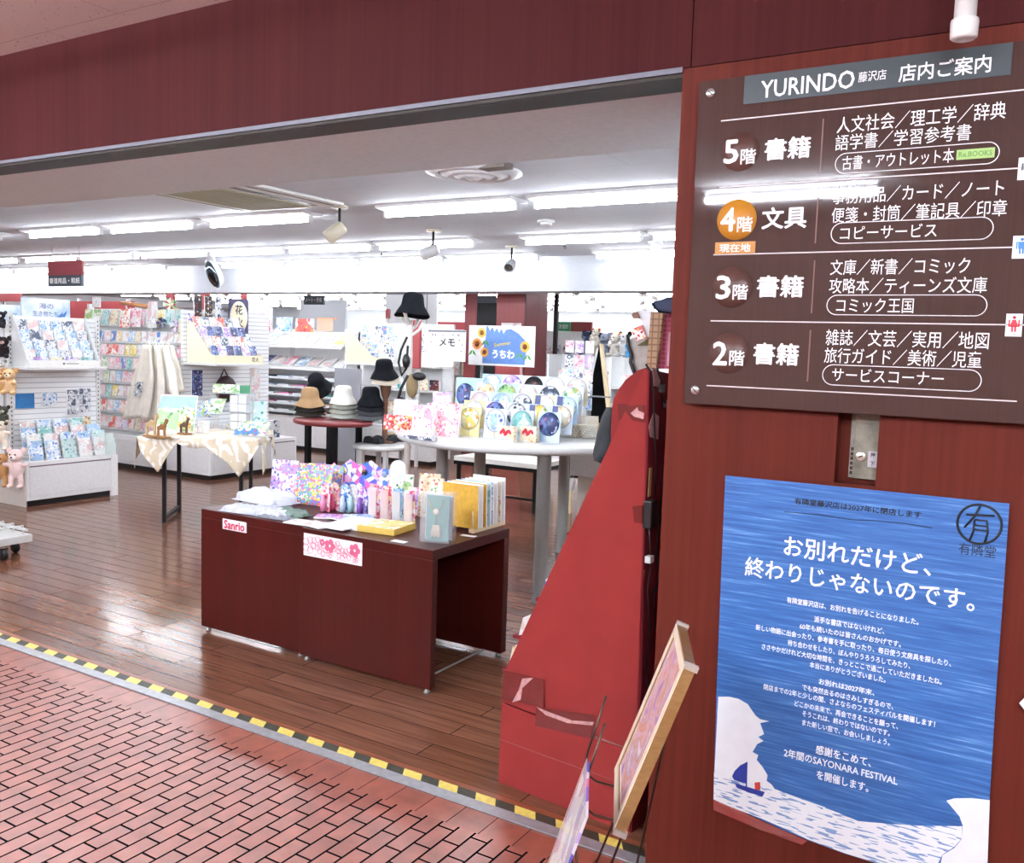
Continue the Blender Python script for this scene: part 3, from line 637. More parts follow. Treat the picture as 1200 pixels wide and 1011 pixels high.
lg.tube([(cc.x+rad*math.cos(t_), yp, cc.z+rad*math.sin(t_)) for t_ in [2*math.pi*k/36 for k in range(37)]], .0028, 6, cap=False)
q = lambda u, v: (cc.x+rad*u, yp, cc.z+rad*v)
lg.tube([q(-.62, .42), q(.66, .50)], .0026, 6); lg.tube([q(-.02, .92), q(-.22, .4), q(-.66, -.25)], .0026, 6)
lg.tube([q(-.22, .2), q(.32, .2), q(.42, -.4), q(.30, -.92)], .0024, 6); lg.tube([q(-.22, .2), q(-.24, -.4), q(-.38, -.9)], .0024, 6); lg.tube([q(-.2, -.08), q(.34, -.08)], .002, 6); lg.tube([q(-.22, -.3), q(.36, -.3)], .002, 6)
lg.build('round_emblem', M_INKB, ps)
# clear sleeve lip under the poster's lower edge
b = MB(); b.prism([PP(836, 937, .002), PP(865, 949, .002), PP(906, 968, .002), PP(946, 985, .004), PP(940, 990, .002), PP(890, 972, .001), PP(836, 949, 0)], (0, .0008, 0))
b.build('sleeve_lip', M('8E3A33', .12, coat=1), ps)

# ------------------------------------------------------------------ red cardboard display seen from behind
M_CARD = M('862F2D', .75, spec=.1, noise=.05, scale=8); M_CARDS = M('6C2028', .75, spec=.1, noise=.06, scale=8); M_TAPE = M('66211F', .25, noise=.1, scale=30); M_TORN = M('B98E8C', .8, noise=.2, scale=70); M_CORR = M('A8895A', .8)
A0, A1 = PZ(585, 915), PZ(738, 975)
dx = (A1-A0).normalized(); nb = Vector((-dx.y, dx.x, 0))      # nb points into the shop
st = thing('cardboard_display', 'tall red cardboard display stand with a sloping edge, seen from behind', 'display stand', (A0+A1)/2)
L_ = (A1-A0).length
def S(u, z, d=0): return A0+dx*(u*L_)+Vector((0, 0, z))+nb*d
def onS(px, py, off=0.0):
    d_ = ray(px, py); o_ = A0+nb*off; t_ = (o_-EYE).dot(nb)/d_.dot(nb); p = EYE+d_*t_; return p
T_ = .006
zc1, zc0 = onS(590, 790).z, onS(591, 822).z
body = [onS(588, 822), onS(745, 880), onS(750, 800), onS(754, 600), onS(757, 545), onS(759, 434), onS(756, 431), onS(590, 790)]
MB().prism(body, nb*T_).build('back_panel', M_CARD, st)
base = [A0, A1, onS(744, 882, -.006), onS(588, 824, -.006)]
MB().prism([A0+nb*-.006, A1+nb*-.006, base[2], base[3]], nb*T_).build('base_panel', M_CARD, st)
MB().tube([onS(586, 866, -.0065), onS(660, 893, -.0065), onS(741, 922, -.0065)], .0018, 6).build('crease', M('8A3C3A', .6), st)
# side panel running back into the shop
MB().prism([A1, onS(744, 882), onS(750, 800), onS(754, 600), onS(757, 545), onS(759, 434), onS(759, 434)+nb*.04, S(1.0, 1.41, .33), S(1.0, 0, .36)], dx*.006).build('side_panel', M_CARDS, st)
for p, q_ in (((757.5, 548), (756.5, 582)), ((750.5, 668), (749, 706))):
    a, c = onS(*p), onS(*q_); MB().box((a.x+.008, a.y+.002, c.z), (a.x+.0095, a.y+.022, a.z)).build('corrugated_edge', M_CORR, st)
arch = []
for x, y in ((716, 545), (716, 505), (717, 480), (719, 467), (725, 456), (733, 445), (747, 434), (759, 430)): arch.append(onS(x, y, .06))
arch += [onS(766, 560, .06)]
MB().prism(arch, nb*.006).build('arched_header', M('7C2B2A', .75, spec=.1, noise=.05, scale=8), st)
# slanted flank that carries the shelves on the shop side
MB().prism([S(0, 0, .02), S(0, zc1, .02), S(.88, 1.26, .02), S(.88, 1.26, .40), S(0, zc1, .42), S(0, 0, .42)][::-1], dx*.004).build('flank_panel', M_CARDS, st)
def tape(poly, torn, off=-.008, lab=None):
    t_ = MB().prism([onS(x, y, off) for x, y in poly], nb*.0008).build('tape', M_TAPE, st)
    for tp in torn: MB().prism([onS(x, y, off-.001) for x, y in tp], nb*.0006).build('torn_paper', M_TORN, t_)
tape([(590, 785), (637, 796), (637, 829), (588, 818)], [[(612, 795), (625, 794), (612, 806), (610, 820), (600, 823), (608, 808)]])
tape([(628, 829), (697, 838), (696, 866), (627, 850)], [[(628, 828), (645, 835), (670, 844), (696, 846), (694, 850), (665, 847), (640, 838)]])
tape([(728, 476), (755, 474), (755, 495), (741, 492)], [[(739, 484), (747, 477), (748, 481), (755, 484), (754, 491), (743, 488)]], -.004)
MB().prism([onS(x, y, .055) for x, y in ((724, 473), (738, 474), (730, 488), (725, 492))], nb*.001).build('tape', M_TAPE, st)
MB().prism([onS(x, y, -.004) for x, y in ((741, 593), (753, 592), (752, 613), (743, 612))], nb*.001).build('tape', M_TAPE, st)
xs_ = (A1+dx*.0075).x
for poly in ([(764, 430), (768, 432), (774, 447), (772, 454), (766, 452)], [(760, 500), (766, 482), (772, 488), (771, 515), (762, 512)]):
    MB().prism([PX(x, y, xs_) for x, y in poly], dx*.001).build('torn_paper', M_TORN, st)
# cords down the side
pc = thing('power_cord', 'black cord with adapter and plug hanging down the red cardboard display', 'cord', PX(765, 600, xs_+.01))
def SX(x, y, o=.012): return PX(x, y, xs_+o)
MB().tube([SX(757, 427), SX(763, 436), SX(766, 460), SX(767, 500), SX(769, 540), SX(768, 582)], .003, 6).build('cord', M_BLACK, pc)
MB().tube([SX(770, 432), SX(776, 445), SX(776, 456), SX(777, 468), SX(781, 474), SX(783, 490), SX(779, 540), SX(774, 600), SX(775, 640), SX(771, 665), SX(774, 690), SX(764, 692)], .003, 6).build('cord', M_BLACK, pc)
MB().tube([SX(761, 616), SX(762, 640), SX(763, 660), SX(759, 690), SX(761, 740), SX(757, 790), SX(762, 825)], .003, 6).build('cord', M_BLACK, pc)
MB().tube([SX(768, 590), SX(772, 620), SX(768, 650), SX(773, 672), SX(766, 700), SX(769, 740)], .0028, 6).build('cord', M_BLACK, pc)
a = SX(762, 602); MB().cbox(a, (.028, .05, .085)).build('adapter', M_BLACK, pc, bevel=.004)
a = SX(761, 655); pg = MB().cbox(a, (.02, .03, .022)).build('plug', M('D6D6D6', .4), pc, bevel=.003)
for p in ((775.5, 455), (781, 473)): MB().cbox(SX(*p), (.012, .02, .022)).build('clip', M_BLACK, pc)
# goods on the far side of the display
rb_ = thing('red_display_box', 'red cardboard box standing between the sloping display and the pillar', 'box', (-1.0, 3.2, 0))
zt = PY(785, 452, 3.02).z
MB().box((-1.27, 3.02, 0), (-.835, 3.34, zt)).build('box', M('7E282C', .65), rb_, bevel=.004)
MB().box((-1.26, 3.02, zt), (-.85, 3.028, zt+.02)).build('lip', M('8E3638', .6), rb_)
def sheet(name, label, cat, poly, y, t, mat, group=None):
    b = MB(); pts = [PY(px, py, y) for px, py in poly]; c_ = sum(pts, Vector())/len(pts)
    o = tag(b.prism(pts, (0, t, 0)).build(name, mat), label, cat, group); return o
def checked(name, base, line, s):
    m, nt, bb = nodes(name)
    tc = nt.nodes.new('ShaderNodeTexCoord'); br = nt.nodes.new('ShaderNodeTexBrick'); br.offset = 0; br.inputs['Scale'].default_value = s
    mp = nt.nodes.new('ShaderNodeMapping'); mp.inputs['Rotation'].default_value = (math.pi/2, 0, 0); nt.links.new(tc.outputs['Object'], mp.inputs[0]); nt.links.new(mp.outputs[0], br.inputs[0])
    br.inputs['Brick Width'].default_value = .5; br.inputs['Row Height'].default_value = .5; br.inputs['Mortar Size'].default_value = .06
    br.inputs['Color1'].default_value = lin(base); br.inputs['Color2'].default_value = lin(base); br.inputs['Mortar'].default_value = lin(line)
    nt.links.new(br.outputs['Color'], bb.inputs['Base Color']); bb.inputs['Roughness'].default_value = .6; return m
sheet('plaid_panel', 'brown checked panel standing on the red box by the jamb', 'panel', ((763, 365), (777, 366), (769, 431), (757, 431)), 3.06, .02, checked('plaid', 'A98562', '7E5C40', 22))
sheet('grid_panel', 'pink gridded panel standing behind the brown checked one', 'panel', ((778, 367), (797, 367), (797, 432), (769, 432)), 3.10, .012, checked('pink_grid', 'B8496A', 'CE7C94', 30))
sheet('pink_slip', 'narrow pale slip fixed on the pink gridded panel', 'paper slip', ((783, 389), (789, 389), (787, 429), (781, 429)), 3.094, .004, M('CFA0B0', .6))
cp = thing('navy_cap', 'dark navy folded cap on top of the checked and pink panels', 'cap', PY(780, 366, 3.12))
b = MB(); b.prism([PY(x, y, 3.03) for x, y in ((763, 354), (782, 348), (799, 347), (799, 368), (783, 366), (769, 364))], (0, .16, 0)); b.build('crown', M('25324E', .7), cp, bevel=.008)
MB().prism([PY(x, y, 3.02) for x, y in ((762, 354), (769, 364), (772, 366), (764, 357))], (0, .16, 0)).build('brim', M('1C2438', .7), cp)
hd = thing('grey_felt_hood', 'grey felt hood shaped piece rising behind the red arch', 'display piece', PY(745, 440, 3.3))
MB().prism([PY(x, y, 3.3) for x, y in ((735, 398), (748, 393), (762, 395), (762, 440), (742, 452), (741, 425), (736, 408))], (0, .10, 0)).build('shell', M('A8A69E', .9, noise=.12), hd, bevel=.01)
q = PY(750, 440, 3.35); MB().box((q.x-.02, 3.34, 0), (q.x+.02, 3.38, q.z)).build('stand_post', M_CARDS, hd)
MB().prism([PY(x, y, 3.295) for x, y in ((746, 405), (761, 396), (761, 405))], (0, .02, 0)).build('fold', M('6A6444', .9), hd)
MB().tube([PY(736, 392, 3.29), PY(736, 404, 3.29), PY(740, 416, 3.29), PY(739, 424, 3.29), PY(742, 433, 3.29), PY(745, 440, 3.29)], .008, 6).build('trim_cord', M_BLACK, hd)
ct = thing('white_carton', 'white cardboard carton tilted open with a red and green picture on its flap', 'carton', PY(750, 396, 3.25))
MB().prism([PY(x, y, 3.25) for x, y in ((747, 363), (762, 364), (762, 395), (755, 396))], (0, .12, 0)).build('box', M('E4E8EA', .6), ct)
MB().prism([PY(x, y, 3.235) for x, y in ((739, 386), (752, 381), (757, 395), (746, 400))], (0, .01, 0)).build('flap', printed('red', 60), ct)
MB().prism([PY(x, y, 3.235) for x, y in ((740, 368), (746, 364), (749, 373), (742, 373))], (0, .01, 0)).build('torn_edge', M('8A6A5C', .8), ct)
bgc = thing('black_garment', 'black cloth bag hanging beside the red cardboard arch', 'bag', onS(712, 540, .12))
b = MB()
def cl(u, v):
    x0_, x1_ = [690, 686, 683, 679, 677][min(4, int(u*4))], [704, 704, 700, 697, 690][min(4, int(u*4))]
    k = u*4-int(min(3, u*4)); i_ = min(3, int(u*4)); l_ = [(714, 478), (708, 490), (703, 508), (698, 530), (700, 540)]; r__ = [(722, 478), (722, 495), (722, 515), (716, 532), (706, 541)]
    a_ = Vector(l_[i_])*(1-k)+Vector(l_[i_+1])*k; c_ = Vector(r__[i_])*(1-k)+Vector(r__[i_+1])*k; p_ = a_*(1-v)+c_*v
    return onS(p_.x, p_.y, .12-.03*math.sin(math.pi*v)+.006*math.sin(9*u+6*v))
b.grid(cl, 14, 8); b.build('cloth', M('2A3034', .85, noise=.2), bgc, solid=.02)
for k, (x, y, w_, h_, off, mat) in enumerate(((602, 768, 12, 30, .3, 'cream'), (614, 732, 11, 24, .32, 'white'), (640, 688, 10, 26, .3, 'blue'), (676, 615, 8, 18, .3, 'white'))):
    pts = [onS(x-w_*.55, y+h_*.5, off), onS(x+w_, y+h_*.45, off), onS(x+w_*1.2, y-h_*.6, off), onS(x-w_*.1, y-h_*.35, off)]
    zz = min(p.z for p in pts); MB().prism([Vector((pts[0].x-.02, pts[0].y-.01, zz-.012)), Vector((pts[1].x+.10, pts[1].y-.01, zz-.012)), Vector((pts[1].x+.10, pts[1].y+.08, zz-.012)), Vector((pts[0].x-.02, pts[0].y+.08, zz-.012))], (0, 0, .012)).build('shelf', M_CARDS, st)
    tag(MB().prism(pts, nb*.03).build('booklet', printed(mat, 20)), ['cream booklet peeking out lowest along the sloping red display', 'white booklet second from the bottom along the sloping red display', 'pale blue booklet halfway up the sloping red display', 'small white booklet highest along the sloping red display'][k], 'booklet', 'booklets on the hidden shelves of the red display')

# ------------------------------------------------------------------ framed picture on its wire easel
az, tilt, pw, ph = -.424, .337, .311, .426
Pc = Vector((-.8, 1.848, .4)); pe = Vector((math.sin(az), math.cos(az), 0)); ps_ = Vector((math.cos(az), -math.sin(az), 0))
pu = math.cos(tilt)*UZ+math.sin(tilt)*ps_; pn = pe.cross(pu).normalized()
if pn.x > 0: pn = -pn                                     # the picture faces -x and upward
def Q(u, v, d=0): return Pc+pe*u+pu*v+pn*d
fp = thing('framed_picture', 'gilt framed pastel picture leaning on a wire easel by the red pillar', 'picture', Pc)
fw, ft = .024, .020
M_GILT = laminate('gilt_wood', '8A6338', 'A07C4E', .35, 0); M_CREAM = M('E6DCC2', .35)
b = MB()
for (u0, u1, v0, v1) in ((0, pw, 0, fw), (0, pw, ph-fw, ph), (0, fw, fw, ph-fw), (pw-fw, pw, fw, ph-fw)):
    b.prism([Q(u0, v0, -ft), Q(u1, v0, -ft), Q(u1, v1, -ft), Q(u0, v1, -ft)], pn*ft*1.3, 0)
    b.prism([Q(u0+.001, v0+.001, ft*.3), Q(u1-.001, v0+.001, ft*.3), Q(u1-.001, v1-.001, ft*.3), Q(u0+.001, v1-.001, ft*.3)], pn*.003, 1)
b.build('frame', [M_GILT, M_CREAM], fp)
MB().prism([Q(fw, fw, -.002), Q(pw-fw, fw, -.002), Q(pw-fw, ph-fw, -.002), Q(fw, ph-fw, -.002)], pn*.004).build('mat_board', M('E9E4DC', .5), fp)
m, nt, bb = nodes('pastel_painting')
tc = nt.nodes.new('ShaderNodeTexCoord'); n = nt.nodes.new('ShaderNodeTexNoise'); n.inputs['Scale'].default_value = 9; n.inputs['Detail'].default_value = 5; n.inputs['Distortion'].default_value = 1.2
r = nt.nodes.new('ShaderNodeValToRGB'); e = r.color_ramp.elements; e[0].position = .32; e[0].color = lin('8C7AB4'); e[1].position = .72; e[1].color = lin('F6EEF0')
for pz, cz in ((.42, 'C6A8CC'), (.5, 'E4C8CE'), (.57, 'D9A88E'), (.64, 'C9C4E2')): q_ = e.new(pz); q_.color = lin(cz)
nt.links.new(tc.outputs['Object'], n.inputs[0]); nt.links.new(n.outputs[0], r.inputs[0]); nt.links.new(r.outputs[0], bb.inputs['Base Color']); bb.inputs['Roughness'].default_value = .12
i_ = .034; MB().prism([Q(i_, i_, .002), Q(pw-i_, i_, .002), Q(pw-i_, ph-i_, .002), Q(i_, ph-i_, .002)], pn*.0015).build('painting', m, fp)
for u, v in ((0, 0), (pw, 0), (0, ph), (pw, ph)): MB().cbox(Q(u, v, -.008), (.014, .014, .032), R=Matrix((pe, pu, pn)).transposed()).build('plastic_corner', glass('clear_wrap', 'F6F2EA', .35, .1) if 'clear_wrap' not in bpy.data.materials else bpy.data.materials['clear_wrap'], fp)
M_WIRE = M('4A3A30', .3, .8)
ea = thing('wire_easel', 'brown wire easel holding the gilt framed picture', 'easel', (Pc.x, Pc.y, 0))
for u in (.07, .24):
    a = Q(u, -.006, -.03); hk = MB()
    hk.tube([Q(u, .03, -.028), Q(u, -.008, -.026), Q(u, -.02, .05), Q(u, -.01, .088), Q(u, .04, .098), Q(u, .20, .110)], .003, 6); hk.build('hook', M_WIRE, ea)
for u, su in ((.07, -.02), (.24, .03)):
    a = Q(u, .30, -.028); f_ = Q(u+su, 0, 0); g = Vector((f_.x-.10, f_.y, 0.0)); MB().tube([a, Q(u, -.01, -.028), g+Vector((0, 0, .003))], .0035, 6).build('leg', M_WIRE, ea)
MB().tube([Q(.155, .30, -.03), Vector((-.93, 2.27, .003))], .0035, 6).build('leg', M_WIRE, ea)
MB().tube([Q(.06, .30, -.03), Q(.25, .30, -.03)], .0035, 6).build('crossbar', M_WIRE, ea)
# leaflet on a second wire stand in front
lf = thing('wrapped_print', 'plastic wrapped pale purple print standing nearest the floor tiles', 'print', PZ(665, 1000, .25))
B0, B1, B2, B3 = PZ(645, 1008, .20), PZ(668, 1004, .20), PZ(689, 893, .34), PZ(683, 905, .34)
c0 = PZ(654, 1030, .18)
e1 = Vector((math.sin(-.45), math.cos(-.45), 0)); s1 = Vector((math.cos(-.45), -math.sin(-.45), 0)); u1 = math.cos(.30)*UZ+math.sin(.30)*s1
top = PZ(688, 892, .52)
def Q2(u, v, d=0): return top+e1*(u-.26)+u1*(v-.33)+s1*d
MB().prism([Q2(0, 0), Q2(.26, 0), Q2(.26, .33), Q2(0, .33)], s1*.006).build('board', printed('purple', 11, .75), lf)
cw = bpy.data.materials['clear_wrap']
MB().prism([Q2(-.006, -.006, -.003), Q2(.266, -.006, -.003), Q2(.266, .336, -.003), Q2(-.006, .336, -.003)], s1*.0012).build('plastic_wrap', cw, lf)
e2 = thing('wire_easel', 'low brown wire stand under the plastic wrapped print', 'easel', (top.x, top.y, 0))
for u in (.06, .20):
    f0 = Q2(u, -.004, 0); MB().tube([Q2(u, .2, .012), Q2(u, -.008, .012), Q2(u, -.008, -.04), Q2(u, .03, -.05)], .003, 6).build('hook', M_WIRE, e2)
    MB().tube([Q2(u, .2, .012), Vector((f0.x+.12, f0.y+.03, .003))], .003, 6).build('leg', M_WIRE, e2); MB().tube([Q2(u, -.008, .012), Vector((f0.x-.03, f0.y, .003))], .003, 6).build('leg', M_WIRE, e2)
tag(MB().prism([PY(x, y, 2.33) for x, y in ((1194.5, 824), (1206, 812), (1216, 838), (1204, 836))], (0, .004, 0)).build('paper_leaflet', WHITE), 'corner of a white leaflet on the pillar beside the blue poster', 'leaflet')
# ------------------------------------------------------------------ red display counter with goods
ct0, ct1, cy0, cy1, zc = -3.69, -2.222, 3.07, 3.69, .632
xs = -2.98
dc = thing('display_counter', 'dark red wooden counter of two bench units piled with pastel goods', 'counter', ((ct0+ct1)/2, (cy0+cy1)/2, 0))
th = .045
def bench(x0, x1, yf, label, solid_front):
    b = MB()
    b.box((x0, yf, zc-th), (x1, cy1, zc)); b.build('counter_top', M_COUNTER, dc, bevel=.002)
    MB().box((x0, yf, .025), (x1, yf+th*.8, zc-th)).build('front_panel', M_COUNTER, dc, bevel=.001)
    MB().box((x0, cy1-th, .025), (x1, cy1, zc-th)).build('rear_panel', M_COUNTER, dc, bevel=.001)
    for x in (x0+.03, x1-.03):
        for y in (yf+.02, cy1-.02): MB().lathe([(.014, 0), (.014, .008), (.008, .012), (.008, .026)], 14, (x, y, 0)).build('levelling_foot', M('8C8A86', .4, .6), dc)
bench(ct0, xs-.0015, cy0+.022, '', True); bench(xs, ct1, cy0, '', True)
MB().box((ct1-.10, cy0+.04, .026), (ct1-.09, cy1-.05, .03)).build('floor_rail', M('B9B5B0', .4, .5), dc)
# brand plate and pink frieze on the front
y_ = cy0+.022-.003; a, c = PY(260.8, 605.8, y_), PY(288.6, 622, y_); c.z = PY(261.5, 619.5, y_).z-.004
lp = MB(); lp.prism([(a.x, y_, c.z+.004), (c.x, y_, c.z+.004), (c.x, y_, a.z-.006), (a.x, y_, a.z-.006)], (0, .003, 0)); lpo = lp.build('logo_plate', M('F4EDEF', .4), dc, bevel=.001)
MB().text('Sanrio', ((a.x+c.x)/2, y_-.0008, (a.z+c.z)/2-.001), UX, UZ, width=(c.x-a.x)*.86, height=.044, bold=.03, align='C').build('lettering', M('C81E4E', .4), lpo)
y_ = cy0-.002; a, c = PY(356, 624, y_), PY(424, 664, y_); z1 = PY(356, 624, y_).z; z0 = PY(356, 650, y_).z
fz = MB().box((a.x, y_, z0), (c.x, y_+.002, z1)).build('frieze_plate', M('F6EEF1', .4), dc)
b = MB(); W_, H_ = c.x-a.x, z1-z0
def fp_(u, v): return (a.x+W_*u, y_-.0012, z0+H_*v)
def flower(u, v, r, n=5, fill=True):
    cx_, _, cz_ = fp_(u, v); R_ = H_*r
    for k in range(n):
        an = 2*math.pi*k/n; p = Vector((cx_+R_*.62*math.cos(an), y_-.0012, cz_+R_*.62*math.sin(an)))
        if fill: b.face([(p.x+R_*.45*math.cos(q), p.y, p.z+R_*.45*math.sin(q)) for q in [2*math.pi*i/10 for i in range(10)]])
        else: b.tube([(p.x+R_*.45*math.cos(q), p.y, p.z+R_*.45*math.sin(q)) for q in [2*math.pi*i/12 for i in range(13)]], .0011, 4, cap=False)
for u, v, r, fl_ in ((.10, .5, .36, False), (.23, .62, .30, False), (.33, .72, .16, True), (.33, .40, .28, False), (.46, .62, .30, True), (.46, .30, .18, False), (.58, .62, .26, False), (.66, .36, .26, False), (.77, .42, .26, False), (.88, .62, .30, True), (.90, .25, .15, False)): flower(u, v, r, 5, fl_)
for k in range(7): b.box(fp_(.06+k*.13, .08), tuple(Vector(fp_(.10+k*.13, .10))+Vector((0, .0004, 0))))
b.build('flower_outlines', M('DE6E92', .5), fz)

zt = zc+.0005
def on(px, py):
    p = PZ(px, py, zt); p.y = min(p.y, cy1-.035); return p
# folded shirts
def folded(label, cpx, w_, d_, h_, rz, seed, hexc, z0=0, name='folded_shirt', cat='clothing', grp='folded shirts on the counter'):
    rnd = random.Random(seed); ph = [rnd.uniform(0, 6) for _ in range(6)]; b = MB()
    c_ = on(*cpx) if not isinstance(cpx, Vector) else cpx
    def fn(u, v):
        x = (u-.5)*w_; y = (v-.5)*d_; e = max(0, min(1, min(u, 1-u)/.16))*max(0, min(1, min(v, 1-v)/.16)); e = e**.38
        k_ = 1-.10*max(0, abs(u-.5)*2)**4*max(0, abs(v-.5)*2)**4*4
        return (x*k_+.006*math.sin(14*v+ph[0]), y*k_+.007*math.sin(11*u+ph[1]), .003+h_*e*(.80+.10*math.sin(7*u+5*v+ph[2])+.08*math.sin(15*v-9*u+ph[3]))+.003*math.sin(34*u+9*v+ph[4])*e)
    b.grid(fn, 26, 20)
    b.box((-w_*.48, -d_*.48, .001), (w_*.48, d_*.48, .004))
    o = b.build(name, M(hexc, .85, noise=.08, scale=25)); o.location = c_+Vector((0, 0, z0)); o.rotation_euler = (0, 0, rz)
    return tag(o, label, cat, grp)
folded('white folded shirt flattest and lowest at the end of the counter', (290, 599), .26, .15, .03, .1, 1, 'C2C7D2')
folded('white folded shirt with grey shading lying over the front of the shirt pile', (318, 603), .24, .13, .03, -.12, 2, 'C8CCD6', .002)
folded('puffy white folded shirt topmost in the pile on the counter', (312, 594), .36, .17, .06, -.05, 3, 'CDD1DC', .030)
folded('dark green edged folded shirt showing under the white pile', (340, 604), .22, .12, .026, -.15, 4, '6E857C', .006)
folded('grey striped folded shirt showing darkest at the front of the pile', (322, 607), .18, .07, .012, .1, 5, '8A8F98', .001)
# standing packs at the back
def upright(name, label, cat, px, py, w_, h_, t_, mat, rz=0, tilt=.12, group=None, z0=0, side=None, rt=False):
    p = on(px, py)+Vector((0, 0, z0)); return card(name, label, cat, p, w_, h_, t_, printed(mat) if isinstance(mat, str) else mat, rz, tilt, group, side, rt)
M_FOIL = M('DCE2EA', .25, .2)
upright('sticker_pack', 'pale violet sticker pack standing alone at the back beside the shirts', 'sticker pack', 331, 585, .16, .215, .012, 'purple', .25, .18, side=M_FOIL)
for k in range(3): upright('sticker_pack', ['glittering multicoloured sticker sheet frontmost of three behind the shirts', 'glittering multicoloured sticker sheet second of three behind the shirts', 'glittering multicoloured sticker sheet rearmost of three behind the shirts'][k], 'sticker pack', 364+13*k, 592-4*k, .21, .21-.005*k, .010, printed('multi', 60, .75), .22, .25, 'glitter sticker sheets', side=M_FOIL)
upright('sticker_pack', 'pink topped sticker pack rising behind the glitter sheets', 'sticker pack', 390, 574, .26, .19, .012, 'pink', .2, .1, side=M_FOIL)
# violet header cartons
for k, (px, py, w_, h_, lab) in enumerate(((415, 580, .19, .20, 'violet and blue carton header with a notched top beside the glitter sheets'), (468, 583, .34, .235, 'long violet, pink and blue carton header behind the pens'))):
    p = on(px, py); t = thing('header_carton', lab, 'carton', p, .08, 'violet header cartons')
    b = MB(); R = Matrix.Rotation(.08, 3, 'Z')
    def lp_(x, y, z): return R @ Vector((x, y, z)) + p
    top = [(-w_/2, h_-.05), (-w_*.3, h_), (-w_*.12, h_-.03), (w_*.1, h_+.005), (w_*.3, h_-.035), (w_/2, h_-.03)]
    b.prism([lp_(-w_/2, .05, .02), lp_(w_/2, .05, .02)]+[lp_(x, .075, z) for x, z in top[::-1]], R @ Vector((0, .004, 0))); b.build('header_card', printed('violet', 22, .95), t)
    MB().box((p.x-w_/2, p.y-.03, p.z), (p.x+w_/2, p.y+.05, p.z+.03)).build('tray', printed('violet', 30, .9), t)
    for q in range(3 if k == 0 else 5):
        c_ = lp_(-w_*.38+q*w_*(.38 if k == 0 else .19), .066, h_*.74); MB().lathe([(.017, 0), (.017, .003), (.001, .003)], 14, c_, R=Matrix.Rotation(math.pi/2, 3, 'X')).build('round_picture', printed(('yellow', 'white', 'dark', 'white', 'blue')[q], 60), t)
# lipstick like packs with round tops
for k, (px, py, col, lab) in enumerate(((381, 599, 'pink', 'pink'), (392, 598, 'red', 'red and pink'), (404, 600, 'blue', 'pale blue'), (413, 600, 'teal', 'light teal'), (424, 602, 'purple', 'deep purple'))):
    t = thing('gloss_pack', '%s lip gloss pack with a round top, %s from the glitter sheets' % (lab, ORD[k]), 'blister pack', on(px, py), .08, 'lip gloss packs')
    p = on(px, py); MB().prism([p+Vector((x, 0, z)) for x, z in [(-.03, .0), (.03, 0)]+[(.03*math.cos(a_), .115+.03*math.sin(a_)) for a_ in [math.pi*i/8 for i in range(9)]]], (0, .003, 0)).build('backing_card', printed(('pink', 'pink', 'blue', 'white', 'purple')[k], 50, .6), t)
    MB().lathe([(.016, .004), (.016, .05), (.011, .056), (.011, .08), (.004, .088)], 12, p+Vector((0, -.017, 0))).build('gloss_tube', M(dict(pink='E58CB0', red='C84A6A', blue='B9D3E6', teal='A6D0D8', purple='7A4FA8')[col], .2), t)
for k, (px, py, lab, hx) in enumerate(((438, 607, 'pale pink', 'F2C3D2'), (452, 610, 'bright red', 'E0425E'), (466, 613, 'sky blue', '8FB8E4'), (480, 616, 'mauve', 'B06AAE'))):
    t = thing('pen_pack', '%s pen pack standing upright, %s in the row before the long violet header' % (lab, ORD[k]), 'pen pack', on(px, py), 0, 'pen packs'); p = on(px, py)
    MB().box((p.x-.028, p.y, p.z), (p.x+.028, p.y+.006, p.z+.17)).build('backing_card', printed('pink' if k in (0, 1, 3) else 'blue', 45, .65), t)
    MB().box((p.x-.026, p.y-.0008, p.z+.125), (p.x+.026, p.y, p.z+.155)).build('title_panel', M(hx, .4), t)
    MB().tube([p+Vector((.012, -.007, .008)), p+Vector((.012, -.007, .135)), p+Vector((.012, -.007, .15))], [.006, .006, .002], 8).build('pen', M(hx, .25), t)
    MB().box((p.x-.026, p.y-.015, p.z+.002), (p.x+.026, p.y-.0145, p.z+.155)).build('blister', bpy.data.materials['clear_wrap'], t)
upright('sticker_pack', 'lilac spotted pack at the end of the pens beside the clear case', 'sticker pack', 497, 601, .09, .14, .012, 'purple', .1, .1)
# flat things in front
def flat(name, label, cat, px, py, w_, d_, h_, mat, rz, group=None, side=None, z0=0):
    b = MB(); b.box((-w_/2, -d_/2, 0), (w_/2, d_/2, h_), mis=[1, 0, 1, 1, 1, 1])
    o = b.build(name, [printed(mat) if isinstance(mat, str) else mat, side or WHITE], bevel=.0015); o.location = on(px, py)+Vector((0, 0, z0)); o.rotation_euler = (0, 0, rz); return tag(o, label, cat, group)
for k, (px, py, rz, mt, lab) in enumerate(((388, 606, .5, 'violet', 'violet and blue folded leaflet pack lying under the lip gloss packs'), (404, 609, -.1, 'violet', 'violet leaflet pack lying with a blue folded corner'), (420, 608, .7, 'blue', 'bright blue leaflet pack slanting toward the pens'))):
    flat('leaflet_pack', lab, 'leaflet pack', px, py, .15, .10, .008, mt, rz, 'leaflet packs', z0=.004*k)
for k, (px, py, rz) in enumerate(((356, 613, .1), (372, 616, -.2), (384, 617, .3), (394, 619, 0))):
    flat('wrapped_sheets', 'clear wrapped white sheets, %s from the shirts along the counter front' % ORD[k], 'paper pack', px, py, .17, .10, .007, 'white', rz, 'wrapped white sheets', z0=.002*k)
flat('white_box', 'flat white boxed set lying at the counter front beside the yellow box', 'boxed set', 423, 617, .21, .19, .026, M('F0EEF0', .4), .12)
yb = flat('yellow_box', 'flat yellow sided boxed set lying at the counter front', 'boxed set', 453, 621, .20, .19, .030, printed('yellow', 24), .12, side=M('DDC060', .4))
